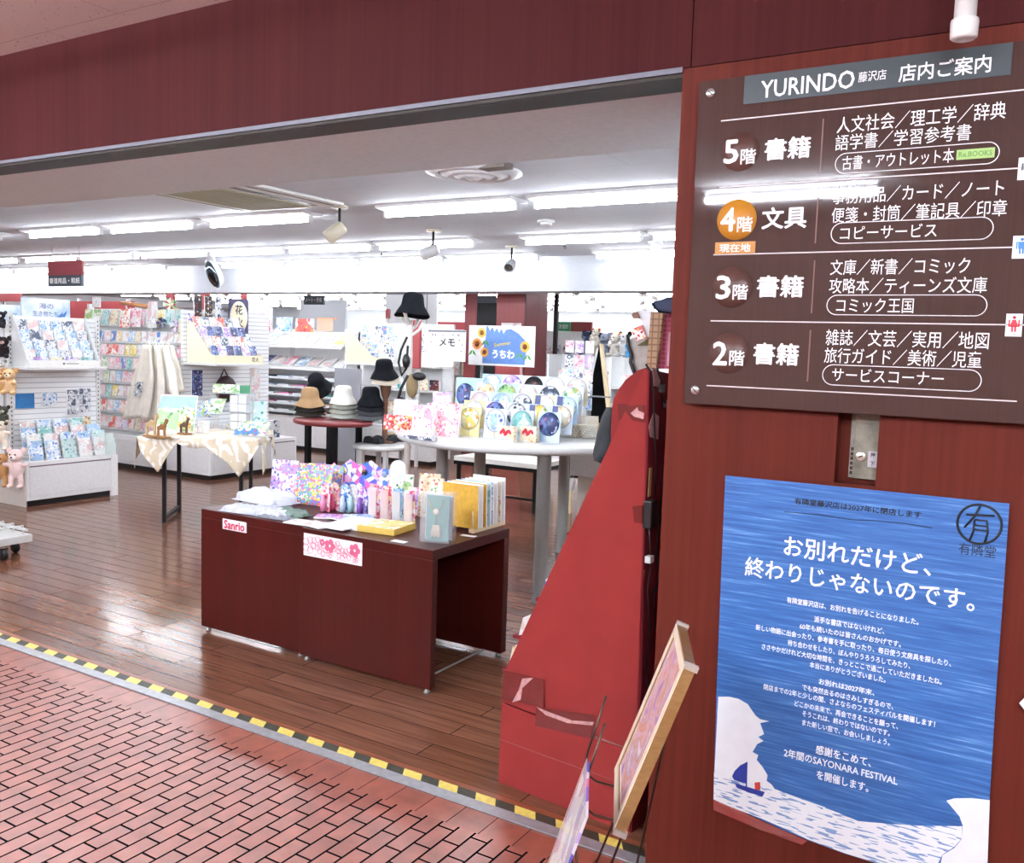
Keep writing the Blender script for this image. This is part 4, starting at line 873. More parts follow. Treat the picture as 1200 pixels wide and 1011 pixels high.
flat('price_card', 'small white price card lying before the yellow box', 'price card', 468, 634.5, .075, .035, .002, M('F4F1EF', .5), .02, 'price cards on the counter')
flat('price_card', 'small white price card lying before the wooden card rack', 'price card', 549, 628, .075, .03, .002, M('F4F1EF', .5), .1, 'price cards on the counter')
# clear case with the teal card and pendant
CL = glass('clear_acrylic', 'F2F8FA', .16, .04)
p = PZ(503, 636, zt)+Vector((0, .065, 0)); cc_ = thing('clear_case', 'clear acrylic case holding a teal card and a gold charm pendant', 'display case', p, .28)
R = Matrix.Rotation(.28, 3, 'Z')
def K(x, y, z): return R @ Vector((x, y, z)) + p
w_, d_, h_ = .135, .10, .215
for pts, nv in (([K(-w_/2, -d_/2, 0), K(w_/2, -d_/2, 0), K(w_/2, -d_/2, h_), K(-w_/2, -d_/2, h_)], R @ Vector((0, .002, 0))), ([K(-w_/2, -d_/2, 0), K(-w_/2, d_/2, 0), K(-w_/2, d_/2, h_), K(-w_/2, -d_/2, h_)], R @ Vector((.002, 0, 0))),
                ([K(w_/2, -d_/2, 0), K(w_/2, d_/2, 0), K(w_/2, d_/2, h_), K(w_/2, -d_/2, h_)], R @ Vector((-.002, 0, 0))), ([K(-w_/2, -d_/2, h_), K(w_/2, -d_/2, h_), K(w_/2, d_/2, h_), K(-w_/2, d_/2, h_)], Vector((0, 0, -.002)))):
    MB().prism(pts, nv).build('pane', CL, cc_)
MB().prism([K(-w_*.36, -d_*.28, .004), K(w_*.40, -d_*.28, .004), K(w_*.40, -d_*.20, h_*.95), K(-w_*.36, -d_*.20, h_*.95)], R @ Vector((0, .004, 0))).build('teal_card', M('5E9C98', .5), cc_)
M_GOLD = M('D8B860', .25, .9); pd = MB()
f_ = lambda x, z: K(x, -d_*.30+(.008*z/h_)-.006, z)
pd.tube([f_(-.034, .185), f_(-.022, .15), f_(.0, .132), f_(.022, .15), f_(.034, .188)], .0016, 6); pd.tube([f_(0, .13), f_(0, .07)], .0016, 6); pdo = pd.build('chain', M_GOLD, cc_)
MB().lathe([(.013, 0), (.013, .005), (.001, .007)], 16, f_(0, .135), R=R @ Matrix.Rotation(math.pi/2, 3, 'X')).build('pearl_disc', M('EDE6D4', .3), pdo)
tl_ = MB()
for k in range(6): tl_.tube([f_(-.012+.005*k, .075), f_(-.02+.008*k, .02+.006*(k % 2))], .004, 6)
tl_.build('tassel', M('DED4BE', .6), pdo)
for k in range(3): MB().prism([K(-w_*.47+.004*k, d_*(.05+.12*k), .004), K(w_*.47-.004*k, d_*(.05+.12*k), .004), K(w_*.47-.004*k, d_*(.07+.12*k), h_*.93), K(-w_*.47+.004*k, d_*(.07+.12*k), h_*.93)], R @ Vector((0, .004, 0))).build('spare_card', M('C9D4E0', .4), cc_)
# cream card cluster behind the case
for k, (px, py, w1, h1, mt, lab) in enumerate(((512, 600, .10, .17, 'green', 'green leafed card pack beside the clear case, lowest of the cream group'), (522, 594, .10, .20, 'cream', 'cream card pack with rainbow marks in the middle of the group'), (534, 589, .11, .22, 'cream', 'cream card pack leaning before the yellow cards'),
        (528, 577, .10, .22, 'cream', 'rear cream card pack with a rainbow beside the arched topper'), (517, 582, .10, .20, 'green', 'pale green card pack showing between the pens and cream packs'), (553, 573, .11, .20, 'white', 'white square cornered card pack behind the arched topper'))):
    upright('card_pack', lab, 'card pack', px, py+9, w1, h1, .012, printed(mt, 40), .3, .14, 'card packs by the clear case')
upright('topper_card', 'pale green arched topper card rising above the cream packs', 'topper card', 538, 584, .085, .27, .004, M('DDE8DC', .5), .3, .05, rt=True)
p = on(516, 622); upright('card_pack', 'narrow green patterned pack wedged behind the clear case', 'card pack', 521, 627, .05, .14, .03, printed('green', 45), .9, .05, 'card packs by the clear case')
# wooden rack with cards on edge
r0, r1 = PZ(555, 625, zt), PZ(592, 614.5, zt); dv = (r1-r0); Lr = dv.length; an = math.atan2(dv.y, dv.x); dv.normalize(); nv = Vector((-dv.y, dv.x, 0))
rk = thing('card_rack', 'pale wooden dowel rack holding a row of greeting cards on the counter end', 'card rack', r0, an); M_PINE = laminate('pine', 'E2CB9E', 'EFDDB8', .5, 0)
MB().prism([r0, r1, r1+nv*.028, r0+nv*.028], (0, 0, .018)).build('front_rail', M_PINE, rk); MB().prism([r0+nv*.14, r1+nv*.14, r1+nv*.168, r0+nv*.168], (0, 0, .018)).build('rear_rail', M_PINE, rk)
for q in range(7):
    for off in (.014, .154):
        c_ = r0+dv*(Lr*(.05+.15*q))+nv*off; MB().tube([c_+Vector((0, 0, .016)), c_+Vector((0, 0, .10))], .006, 8).build('dowel', M_PINE, rk)
for q, (mt, lab) in enumerate((('Y', 'mustard yellow greeting card with dots, frontmost in the wooden rack'), ('W', 'white backed greeting card second in the wooden rack'), ('Y', 'mustard yellow greeting card third in the wooden rack'), ('T', 'grey teal greeting card fourth in the wooden rack'),
        ('B', 'pale blue greeting card fifth in the wooden rack'), ('W', 'white greeting card sixth in the wooden rack'), ('P', 'dusty pink greeting card near the end of the wooden rack'), ('W', 'white greeting card rearmost in the wooden rack'))):
    mtl = dict(Y=printed('yellow', 30, .16), W=M('F3F2EE', .5), T=printed('teal', 30, .3), B=printed('blue', 30, .3), P=printed('cream', 30, .3))[mt]
    if mt == 'Y': mtl = M('D9AC42', .5, noise=.12, scale=55)
    c_ = r0+dv*(Lr*(.06+.125*q))+nv*.085+Vector((0, 0, .018))
    o = card('greeting_card', lab, 'greeting card', c_, .20 if q < 4 else .185, .205 if q != 7 else .215, .008, mtl, an-math.pi/2, -.03, 'greeting cards in the wooden rack')
# ------------------------------------------------------------------ round white table of paper fans
RT = Vector((-3.02, 5.14, 0)); RR = .82; ZT = .93
rt = thing('round_table', 'large round white table crowded with packs of paper fans', 'table', RT)
M_TABLE = M('CFD0CD', .3); M_LEGG = M('A3A5A1', .35, .3)
MB().lathe([(RR-.05, ZT-.05), (RR-.012, ZT-.042), (RR, ZT-.03), (RR, ZT-.008), (RR-.012, ZT), (.001, ZT)], 72, RT).build('table_top', M_TABLE, rt)
for px, py in ((632, 706), (672, 640), (478, 640), (523, 622)):
    q = PZ(px, py); q = RT+(q-RT).normalized()*min((q-RT).length, RR-.09) if px < 700 else q
    MB().lathe([(.05, 0), (.046, .012), (.042, .03), (.042, ZT-.05), (.06, ZT-.045)], 20, (q.x, q.y, 0)).build('leg', M_LEGG, rt)
def at_t(px, py): return PZ(px, py, ZT+.0005)
CLW = bpy.data.materials['clear_wrap']
M_FANRIM = M('F2F3F0', .4); _FAN = {}
def fan(label, loc, w_, h_, face, tiltv, rz, bag='white', slip=None, grp='packs of paper fans on the round table'):
    t = thing('fan_pack', label, 'paper fan', (0, 0, 0), 0, grp)
    bag_ = dict(white='CBD5DC', yellow='DDCF92', blue='A9C6E0', teal='AFD4D2', purple='C6BADB', cream='D8CCB0').get(bag, bag)
    MB().box((-w_/2, 0, 0), (w_/2, .008, h_)).build('wrapper', M(bag_, .25, noise=.1, scale=18), t)
    r_ = w_*.44; cz = h_*.60
    MB().lathe([(r_, 0), (r_, .003), (.001, .003)], 28, (0, -.0005, cz), R=Matrix.Rotation(math.pi/2, 3, 'X'), sy=min(1.15, (h_*.38)/r_)).build('fan_leaf', printed(face, 26, .4, .3) if face in PAL else M(face, .4), t)
    k_ = min(1.15, (h_*.38)/r_); MB().tube([(r_*math.cos(q_), -.0035, cz+r_*k_*math.sin(q_)) for q_ in [2*math.pi*i/28 for i in range(29)]], .0022, 5, cap=False).build('rim', M(dict(navy='1E2850', dark='2A2624', grey='4A4E58', purple='6E5A9C').get(face, '8A94A0'), .5), t)
    MB().box((-.006, -.003, .006), (.006, 0, cz-r_*.8)).build('handle', M('D9C49A', .5), t)
    if slip: MB().box((-w_*.42, -.006, h_*.45), (-w_*.18, -.003, h_*.97)).build('name_slip', M(slip, .4), t)
    t.location = loc; t.rotation_euler = (-tiltv, 0, rz); return t
# clear riser of five steps carrying the rows
rz_ = .12; Rr = Matrix.Rotation(rz_, 3, 'Z'); base = at_t(592, 514)
rs = thing('stepped_riser', 'clear acrylic stepped riser lifting the rows of paper fans', 'display riser', base, rz_)
for k in range(5):
    y0 = .03+k*.085; z1 = .035+k*.055
    a_ = [base+Rr @ Vector(v) for v in ((-.33, y0, z1), (.36, y0, z1), (.36, y0+.08, z1), (-.33, y0+.08, z1))]
    MB().prism(a_, (0, 0, .003)).build('step', CL, rs)
for sx in (-.33, .357): MB().prism([base+Rr @ Vector(v) for v in ((sx, .03, 0), (sx, .46, 0), (sx, .46, .258), (sx, .37, .258), (sx, .03, .035))], Rr @ Vector((.003, 0, 0))).build('side_wall', CL, rs)
rows = [[('yellow', 'yellow', None, 'yellow sunflower'), ('blue', 'white', None, 'blue and red'), ('teal', 'blue', None, 'sea blue'), ('navy', 'blue', None, 'night blue firework')],
        [('white', 'yellow', None, 'white and yellow round'), ('navy', 'purple', None, 'deep violet round'), ('grey', 'white', None, 'black and white cat'), ('yellow', 'blue', '34407C', 'pale yellow'), ('cream', 'white', '34407C', 'cream')],
        [('white', 'white', None, 'white'), ('blue', 'teal', None, 'mint'), ('grey', 'white', None, 'white panda'), ('white', 'yellow', '34407C', 'white and yellow'), ('teal', 'blue', '34407C', 'aqua')],
        [('cream', 'white', None, 'cream'), ('green', 'teal', None, 'pale green'), ('white', 'white', None, 'plain white'), ('grey', 'white', None, 'grey patterned'), ('green', 'white', None, 'leafy green')],
        [('blue', 'blue', None, 'light blue'), ('purple', 'white', None, 'lilac round'), ('dark', 'white', None, 'dark spotted'), ('white', 'white', None, 'milk white'), ('white', 'cream', None, 'off white')]]
rn_ = ['front row', 'second row', 'third row', 'fourth row', 'rear row']
for k, row in enumerate(rows):
    n_ = len(row)
    for i, (face, bag, slip, nm) in enumerate(row):
        x = -.27+i*(.60/(n_-1)) if n_ > 4 else -.25+i*.18
        y = -.02 if k == 0 else .035+(k-.5)*.085; z = 0 if k == 0 else .04+(k-1)*.055+.006
        p = base+Rr @ Vector((x, y, 0))+Vector((0, 0, z))
        fan('%s paper fan pack, %s in the %s of the round table' % (nm, ORD[i], rn_[k]), p, .15, .175 if k else .185, face, .16, rz_+random.uniform(-.05, .05), bag, slip)
# two tall fans and other packs to their side
fan('tall navy patterned paper fan pack beside the coat stand', at_t(508, 506)+Vector((0, .35, .06)), .15, .29, 'navy', .05, .1, 'teal')
fan('tall cream dotted paper fan pack with a dark foot beside the sunflower sign', at_t(533, 508)+Vector((0, .32, .05)), .15, .30, 'cream', .05, .1, 'teal')
for k, (px, py, up, w_, h_, mt, lab) in enumerate(((503, 507, .07, .13, .19, 'purple', 'mauve memo pad leaning before the navy fan'), (498, 509, .03, .14, .16, 'pink', 'pink framed memo pad in the middle of the pink packs'), (494, 511, 0, .14, .19, 'pink', 'pink and grey dotted pack at the table edge beside the red flower pack'),
        (524, 511, 0, .16, .20, 'pink', 'pink smiling pack at the table edge before the dotted fan'), (520, 508, .11, .17, .08, 'red', 'red bordered header card above the pink packs'))):
    card('memo_pack', lab, 'memo pack', at_t(px, py)+Vector((0, .12 if up else .0, up)), w_, h_, .02, printed(mt, 45, .35), .15, .12, 'pink packs on the round table')
p = at_t(466, 504); card('letter_pack', 'white letter pack with red flowers at the outermost edge of the round table', 'letter pack', p+Vector((.01, .06, 0)), .17, .20, .01, printed('white', 30, .3), .25, .1)
card('letter_pack', 'red floral pack standing at the edge of the round table under the coat stand', 'letter pack', p, .20, .10, .012, printed('red', 40, .7), .25, .08)
t = thing('brochure_holder', 'small dark lettered shelf strip lying before the pink dotted pack', 'strip', at_t(492, 515), .2)
q = at_t(492, 515); MB().box((q.x-.12, q.y-.01, q.z), (q.x+.12, q.y+.01, q.z+.02)).build('strip', printed('grey', 70), t)
for k, (px, lab) in enumerate(((594, 'small white box with a red brushed mark, nearer the coat stand'), (620, 'small white box with a red brushed mark, nearer the postcard basket'))):
    p = at_t(px, 517.5)+Vector((0, -.0, 0)); t = thing('small_box', lab, 'box', p, .1, 'small red marked boxes')
    MB().box((p.x-.058, p.y-.02, p.z), (p.x+.058, p.y+.02, p.z+.095)).build('box', printed('cream', 30, .2), t)
    rm = MB()
    for u_, v_, a_, s_ in ((-.030, .0, .5, .016), (-.012, .006, -.4, .020), (.010, .0, .6, .019), (.030, .004, -.5, .016), (.0, -.014, 1.2, .013)):
        rm.ell((p.x+u_, p.y-.0205, p.z+.058+v_), (s_*.55, .001, s_), R=Matrix.Rotation(a_, 3, 'Y'))
    rm.build('red_brush_mark', M('C2243A', .4), t)
# うちわ board with sunflowers
yb_ = 5.62; a, c = PY(550, 382, yb_), PY(626, 424, yb_); z1, z0 = PY(552, 381, yb_).z, PY(552, 424, yb_).z
us = thing('fan_sign', 'white sunflower sign for summer paper fans standing behind the fan packs', 'sign', ((a.x+c.x)/2, yb_, ZT)); x0, x1 = a.x, c.x; Wd, Hd = x1-x0, z1-z0
MB().box((x0, yb_, z0-.02), (x1, yb_+.006, z1)).build('board', M('F3F4F3', .5), us)
for s in (.2, .8): MB().box((x0+Wd*s-.01, yb_+.007, ZT), (x0+Wd*s+.01, yb_+.015, z1-.05)).build('strut', CL, us)
def ub(u, v, d_=.001): return (x0+Wd*u, yb_-d_, z0+Hd*v)
pts = [(.22, -.02), (.22, .3), (.26, .62), (.27, .98)] ; 
for k in range(9): pts += [(.29+k*.035, .99-k*.012-(.12 if k % 2 else 0))]
pts += [(.64, .92), (.76, .80), (.86, .62), (.88, .4), (.86, -.02)]
MB().prism([ub(u, v) for u, v in pts], (0, .0009, 0)).build('blue_brush_patch', M('5F86C6', .5, noise=.1), us)
b = MB(); b.text('うちわ', ub(.54, .24, .0018), UX, UZ, width=Wd*.34, height=Hd*.24, bold=.05, align='C'); b.build('lettering', M('F8F8F8', .5), us)
MB().text('Summer', ub(.52, .52, .0018), (Vector((1, 0, .16))).normalized(), (Vector((-.16, 0, 1))).normalized(), width=Wd*.26, height=Hd*.10, bold=.02, align='C').build('lettering', M('E6D24A', .5), us)
for u, v, r_, pc, hc in ((.20, .80, .15, 'F2B92E', 'B0702A'), (.13, .50, .17, 'EE8A2C', '8E4A22'), (.25, .28, .14, 'F0A62E', '7A3E1E'), (.86, .46, .16, 'F4BC30', '9A5A24')):
    b = MB(); cc_ = Vector(ub(u, v, .0022))
    for k in range(16):
        an_ = 2*math.pi*k/16; R1 = Hd*r_; b.face([cc_+Vector((math.cos(an_+o_)*R1*q_, 0, math.sin(an_+o_)*R1*q_)) for o_, q_ in ((0, .3), (.2, .75), (0, 1.05), (-.2, .75))])
    fo = b.build('sunflower', M(pc, .5), us); MB().lathe([(Hd*r_*.45, 0), (.0004, .0006)], 18, cc_+Vector((0, -.0008, 0)), R=Matrix.Rotation(math.pi/2, 3, 'X')).build('seed_head', M(hc, .6), fo)
b = MB()
for u, v in ((.26, .62), (.06, .34), (.78, .30), (.90, .26), (.12, .66)):
    for s in (-1, 1): cc_ = Vector(ub(u, v, .0014)); b.face([cc_, cc_+Vector((s*.02, 0, -.015)), cc_+Vector((s*.035, 0, -.045)), cc_+Vector((s*.006, 0, -.03))])
b.build('leaves', M('4E9A4A', .5), us)
# メモ board
yb_ = 5.28; a, c = PY(502, 385, yb_), PY(545, 418, yb_); z1, z0 = PY(502, 386, yb_).z, PY(502, 422, yb_).z
us = thing('memo_sign', 'white memo sign with a thin frame standing behind the tall fans', 'sign', ((a.x+c.x)/2, yb_, ZT))
MB().box((a.x, yb_, z0), (c.x, yb_+.006, z1)).build('board', M('EDEDEE', .5), us); x0, x1 = a.x, c.x; Wd, Hd = x1-x0, z1-z0
MB().text('メモ', ub(.52, .60), UX, UZ, width=Wd*.42, height=Hd*.26, bold=.03, align='C').build('lettering', M('2A2A30', .5), us)
b = MB(); rnd = random.Random(3)
for k in range(14):
    u, v = rnd.choice(((rnd.uniform(.04, .2), rnd.uniform(.3, .85)), (rnd.uniform(.8, .95), rnd.uniform(.3, .85)), (rnd.uniform(.1, .9), rnd.uniform(.80, .88)))); b.lathe([(.007, 0), (.0004, .0004)], 8, ub(u, v), R=Matrix.Rotation(math.pi/2, 3, 'X'))
b.build('dot_motifs', M('B8A8B8', .5), us)
b = MB(); b.box(ub(0, .93), tuple(Vector(ub(1, .99))+Vector((0, .0006, 0)))); b.build('top_band', M('77787E', .5), us)
MB().box((x0+Wd*.4, yb_+.007, ZT), (x0+Wd*.6, yb_+.02, z1-.1)).build('strut', CL, us)
# acrylic tower of charms, and the postcard basket
p = at_t(662, 505)+Vector((.02, .25, 0)); tw = thing('charm_tower', 'clear acrylic tower hung with pale charms beside the postcard basket', 'display rack', p, .3)
MB().box((p.x-.11, p.y-.11, p.z), (p.x+.11, p.y+.11, p.z+.02)).build('base', CL, tw); MB().box((p.x-.012, p.y-.012, p.z+.02), (p.x+.012, p.y+.012, p.z+.62)).build('post', CL, tw)
for s, (dx_, dy_) in enumerate(((-.07, -.05), (.05, -.06))): MB().box((p.x+dx_-.03, p.y+dy_, p.z+.02), (p.x+dx_+.03, p.y+dy_+.004, p.z+.6)).build('panel', CL, tw)
for k in range(5):
    for j in range(3):
        q = p+Vector((-.10+.075*j, -.075+.008*j, .14+.10*k)); card('charm_pack', '%s charm pack, %s on the %s hook row of the clear tower' % (('mauve', 'white', 'blue', 'grey', 'pink')[(k+j) % 5], ('first', 'middle', 'last')[j], ('lowest', 'second', 'third', 'fourth', 'topmost')[k]), 'charm pack', q, .062, .085, .006, printed(('purple', 'white', 'blue', 'grey', 'pink')[(k+j) % 5], 50), .1, .03, 'charm packs on the clear tower')
p = at_t(671, 512.5)+Vector((0, .07, 0)); bk = thing('wicker_basket', 'pale woven basket full of postcards on the round table', 'basket', p)
m, nt, bb = nodes('woven_straw'); tc = nt.nodes.new('ShaderNodeTexCoord'); wv = nt.nodes.new('ShaderNodeTexChecker'); wv.inputs['Scale'].default_value = 75
wv.inputs['Color1'].default_value = lin('E6D8BC'); wv.inputs['Color2'].default_value = lin('B79E76'); nt.links.new(tc.outputs['Object'], wv.inputs[0]); nt.links.new(wv.outputs[0], bb.inputs['Base Color']); bb.inputs['Roughness'].default_value = .7
MB().lathe([(.001, .004), (.125, .004), (.165, .075), (.175, .085), (.165, .088), (.155, .075), (.118, .010), (.001, .010)], 32, p, sx=1.0, sy=.62).build('bowl', m, bk)
MB().tube([p+Vector((.17*math.cos(q_), .17*.62*math.sin(q_), .085)) for q_ in [2*math.pi*k/28 for k in range(29)]], .008, 7, cap=False).build('rim', M('DCCBA6', .6), bk)
for k in range(9): card('postcard', 'cream postcard, %s from the coat stand side in the woven basket' % ORD[k], 'postcard', p+Vector((-.10+.025*k, .0+.006*(k % 3), .014)), .10, .125, .002, printed('cream' if k % 3 else 'white', 20, .2), .15*(k % 3-1)+.9, .1, 'postcards in the woven basket')
sheet('clear_price_holder', 'clear acrylic card holder standing behind the postcard basket', 'card holder', ((680, 488), (698, 489), (699, 512), (682, 514)), 5.05, .003, CL)

# ------------------------------------------------------------------ folding table with a leafy cloth
TO = Vector((-6.14, 4.73, 0)); td = .6755; R = Matrix.Rotation(td, 3, 'Z'); Wt, Dt, Ht = .70, .54, .70
ft = thing('folding_table', 'small black legged table under a leafy beige cloth', 'table', TO, td)
def T(x, y, z): return TO+R @ Vector((x, y, z))
for x in (0.02, Wt-.08):
    for y in (0, Dt-.03): MB().prism([T(x, y, 0), T(x+.03, y, 0), T(x+.03, y+.03, 0), T(x, y+.03, 0)], (0, 0, Ht-.03)).build('leg', M_BLACKM, ft)
    MB().prism([T(x, .03, .02), T(x+.03, .03, .02), T(x+.03, Dt-.03, .02), T(x, Dt-.03, .02)], (0, 0, .03)).build('foot_bar', M_BLACKM, ft)
MB().prism([T(-.10, -.06, Ht-.03), T(Wt+.04, -.06, Ht-.03), T(Wt+.04, Dt+.06, Ht-.03), T(-.10, Dt+.06, Ht-.03)], (0, 0, .028)).build('table_top', M('8A7A66', .5), ft)
# cloth: top and a skirt with two hanging corners
m, nt, bb = nodes('leafy_cloth'); tc = nt.nodes.new('ShaderNodeTexCoord'); wv = nt.nodes.new('ShaderNodeTexWave'); wv.wave_type = 'RINGS'; wv.inputs['Scale'].default_value = 5.5; wv.inputs['Distortion'].default_value = 9; wv.inputs['Detail Scale'].default_value = 1.6; wv.inputs['Detail'].default_value = 1
nt.links.new(tc.outputs['Object'], wv.inputs[0]); n = nt.nodes.new('ShaderNodeTexNoise'); n.inputs['Scale'].default_value = 7; nt.links.new(tc.outputs['Object'], n.inputs[0])
mask = mathn(nt, 'MULTIPLY', mathn(nt, 'GREATER_THAN', wv.outputs['Fac'], .5), mathn(nt, 'GREATER_THAN', n.outputs['Fac'], .42))
nt.links.new(mixc(nt, mask, lin('DCCFB4'), lin('F6F3EA')), bb.inputs['Base Color']); bb.inputs['Roughness'].default_value = .9
def drop(s):   # how far the cloth falls along the front edge, s in 0..1
    tri = lambda c_, w_: max(0, 1-abs(s-c_)/w_)
    return .035+.25*tri(.14, .20)+.27*tri(.80, .24)+.05*tri(.5, .2)
cb = MB(); x0_, x1_, y0_, y1_ = -.14, Wt+.10, -.10, Dt+.10
cb.grid(lambda u, v: T(x0_+(x1_-x0_)*u, y0_+(y1_-y0_)*v, Ht+.002), 12, 10)
cb.grid(lambda u, v: T(x0_+(x1_-x0_)*u+.03*v*math.sin(9*u+1), y0_-.008-.035*v*(.5+.5*math.sin(34*u))-.02*math.sin(math.pi*v)*math.sin(17*u), Ht+.002-drop(u)*v), 60, 10)
cb.grid(lambda u, v: T(x0_-.006-.03*v*(.5+.5*math.sin(20*u)), y0_+(y1_-y0_)*u, Ht+.002-(.03+.22*max(0, 1-u/.35)+.2*max(0, (u-.65)/.35))*v), 30, 8)
cb.grid(lambda u, v: T(x1_+.006+.03*v*(.5+.5*math.sin(22*u)), y0_+(y1_-y0_)*u, Ht+.002-(.03+.26*max(0, 1-u/.35)+.2*max(0, (u-.65)/.35))*v), 30, 8)
tag(cb.build('tablecloth', m, solid=.003), 'beige tablecloth with white leaf pattern hanging in two points', 'tablecloth')
ZC = Ht+.005
def on2(px, py): return PZ(px, py, ZC)
q = on2(198, 508); R2 = Matrix.Rotation(.5, 3, 'Z')
pb = thing('landscape_picture', 'bright landscape picture panel with green hills standing on the leafy cloth', 'picture', q+Vector((0, .05, 0)), .5)
q = q+Vector((0, .05, 0)); k_ = lambda x, z, y=0: q+R2 @ Vector((x, y+.25*z, z))
MB().prism([k_(-.16, 0), k_(.16, 0), k_(.17, .31), k_(-.14, .31)], R2 @ Vector((0, .006, 0))).build('panel', M('F4F4F0', .5), pb)
MB().prism([k_(-.15, .20, -.001), k_(.16, .20, -.001), k_(.163, .30, -.001), k_(-.135, .30, -.001)], R2 @ Vector((0, .0008, 0))).build('sky_print', M('A9CDE9', .5, noise=.12, scale=14), pb)
MB().prism([k_(-.15, .03, -.002), k_(.155, .02, -.002), k_(.16, .20, -.002), k_(.08, .22, -.002), k_(.0, .19, -.002), k_(-.08, .21, -.002), k_(-.145, .19, -.002)], R2 @ Vector((0, .0008, 0))).build('hill_print', printed('green', 22, .45), pb)
MB().prism([k_(.02, .02, -.003), k_(.14, .02, -.003), k_(.13, .13, -.003), k_(.04, .16, -.003)], R2 @ Vector((0, .0008, 0))).build('orange_print', printed('yellow', 30, .6), pb)
# wooden animal cut-outs
for k, (px, py, s_, lab) in enumerate(((178, 512, .15, 'pale wooden animal cut-out standing nearest the hanging totes on the leafy cloth'), (190, 513, .12, 'brown wooden animal cut-out in front of the landscape panel'), (216, 509, .11, 'dark wooden cut-out beside the landscape panel'))):
    q = on2(px, py); t = thing('wooden_cutout', lab, 'wooden figure', q, .3, 'wooden cut-outs on the leafy cloth')
    out = [(-.5, 0), (-.38, 0), (-.36, .42), (.1, .42), (.12, 0), (.24, 0), (.26, .5), (.38, .95), (.52, 1.0), (.5, 1.12), (.34, 1.18), (.22, .98), (.1, .7), (-.1, .82), (-.3, .68), (-.5, .62)]
    MB().prism([q+Vector((x*s_, 0, .012+z*s_)) for x, z in out], (0, .012, 0)).build('figure', M(('C9AE80', '9A6A40', '5E4634')[k], .6, noise=.2), t)
    MB().box((q.x-.6*s_, q.y-.02, q.z), (q.x+.5*s_, q.y+.035, q.z+.012)).build('stand', M('A87A4A', .6), t)
# acrylic shelf with white boxes, banner, leaflet fan and card tray
q = on2(262, 503)+Vector((0, .10, 0)); sh = thing('acrylic_shelf', 'clear two tier acrylic shelf with white boxes on the leafy cloth', 'display shelf', q, .45); R3 = Matrix.Rotation(.45, 3, 'Z')
kk = lambda x, y, z: q+R3 @ Vector((x, y, z))
for z in (.15, .31): MB().prism([kk(-.17, -.09, z), kk(.19, -.09, z), kk(.19, .09, z), kk(-.17, .09, z)], (0, 0, .005)).build('tier', glass('shelf_glass', 'DDE9EE', .45, .05) if 'shelf_glass' not in bpy.data.materials else bpy.data.materials['shelf_glass'], sh)
for x in (-.165, .01, .185): MB().prism([kk(x, -.085, 0), kk(x+.004, -.085, 0), kk(x+.004, .085, 0), kk(x, .085, 0)], (0, 0, .31)).build('upright', CL, sh)
b_i = 0
for x in (.035, .11):
    for z in (0, .072, .15, .222):
        b_i += 1; o = tag(MB().cbox((0, 0, .033), (.068, .12, .066)).build('white_carton', M('F1F3F6', .5)), 'plain white carton, %s counted upward through the clear shelf' % ORD[b_i-1], 'carton', 'white cartons in the clear shelf')
        o.location = kk(x, 0, z+.007 if z > .14 else z+.001); o.rotation_euler = (0, 0, .45)
card('banner_card', 'picture banner with small houses standing on top of the clear shelf', 'banner', kk(-.04, -.05, .316), .24, .075, .004, printed('green', 40, .4), .45, .05)
card('banner_card', 'deep green lettered banner on the top of the clear shelf', 'banner', kk(.13, -.05, .316), .095, .07, .004, M('3F8A62', .5, noise=.1), .45, .05)
for k in range(4):
    o = card('leaflet', 'striped landscape leaflet, %s in the fan leaning over the clear shelf' % ORD[k], 'leaflet', kk(-.22+.035*k, -.09-.012*k, .10+.012*k), .13, .17, .004, printed('green' if k % 2 else 'blue', 26, .4), .45, .75, 'fanned leaflets over the clear shelf')
card('picture_frame_card', 'dark framed wooden toned picture leaning at the end of the clear shelf', 'picture', kk(.24, .0, 0), .12, .25, .01, printed('teal', 18, .4), .9, .2)
for k in range(4): card('postcard', 'colourful postcard, %s step up in the tray at the cloth edge' % ORD[k], 'postcard', on2(290, 512)+R3 @ Vector((0, .03+.05*k, .01+.014*k)), .26-.01*k, .07, .004, printed(('multi', 'green', 'blue', 'green')[k], 38, .45), .45, .7, 'postcards stepped at the cloth edge')
tr_ = on2(290, 513); t = thing('card_tray', 'low clear tray under the stepped postcards', 'tray', tr_, .45); MB().prism([tr_+R3 @ Vector(v) for v in ((-.14, -.01, 0), (.14, -.01, 0), (.14, .24, 0), (-.14, .24, 0))], (0, 0, .008)).build('tray', CL, t)
card('small_card', 'pale clear standing card in front of the leaflet fan', 'card', on2(238, 507), .10, .10, .02, printed('white', 30, .3), .4, .1)

# ------------------------------------------------------------------ hats: oval red table, heads and stand
ZH = .68
h0 = PZ(389, 497, ZH); hx = PZ(341, 493, ZH); hy = PZ(437, 500, ZH)
HC = Vector((-5.92, 6.62, 0)); HR = .50
hc_ = (PZ(340, 490, ZH)+PZ(440, 494, ZH))/2; HC = Vector((hc_.x, hc_.y, 0)); HR = (PZ(340, 490, ZH)-PZ(440, 494, ZH)).length/2
tb = thing('oval_table', 'dark red round topped table with black legs carrying the hats', 'table', HC)
MB().lathe([(HR-.03, ZH-.045), (HR, ZH-.035), (HR, ZH-.008), (HR-.01, ZH), (.001, ZH)], 48, HC, sy=.75).build('table_top', M('7A2A2C', .35), tb)
for a_ in (-1.95, -1.05, 1.0, 2.1):
    q = HC+Vector((HR*.72*math.cos(a_), HR*.55*math.sin(a_), 0)); MB().box((q.x-.025, q.y-.025, 0), (q.x+.025, q.y+.025, ZH-.04)).build('leg', M_BLACKM, tb)
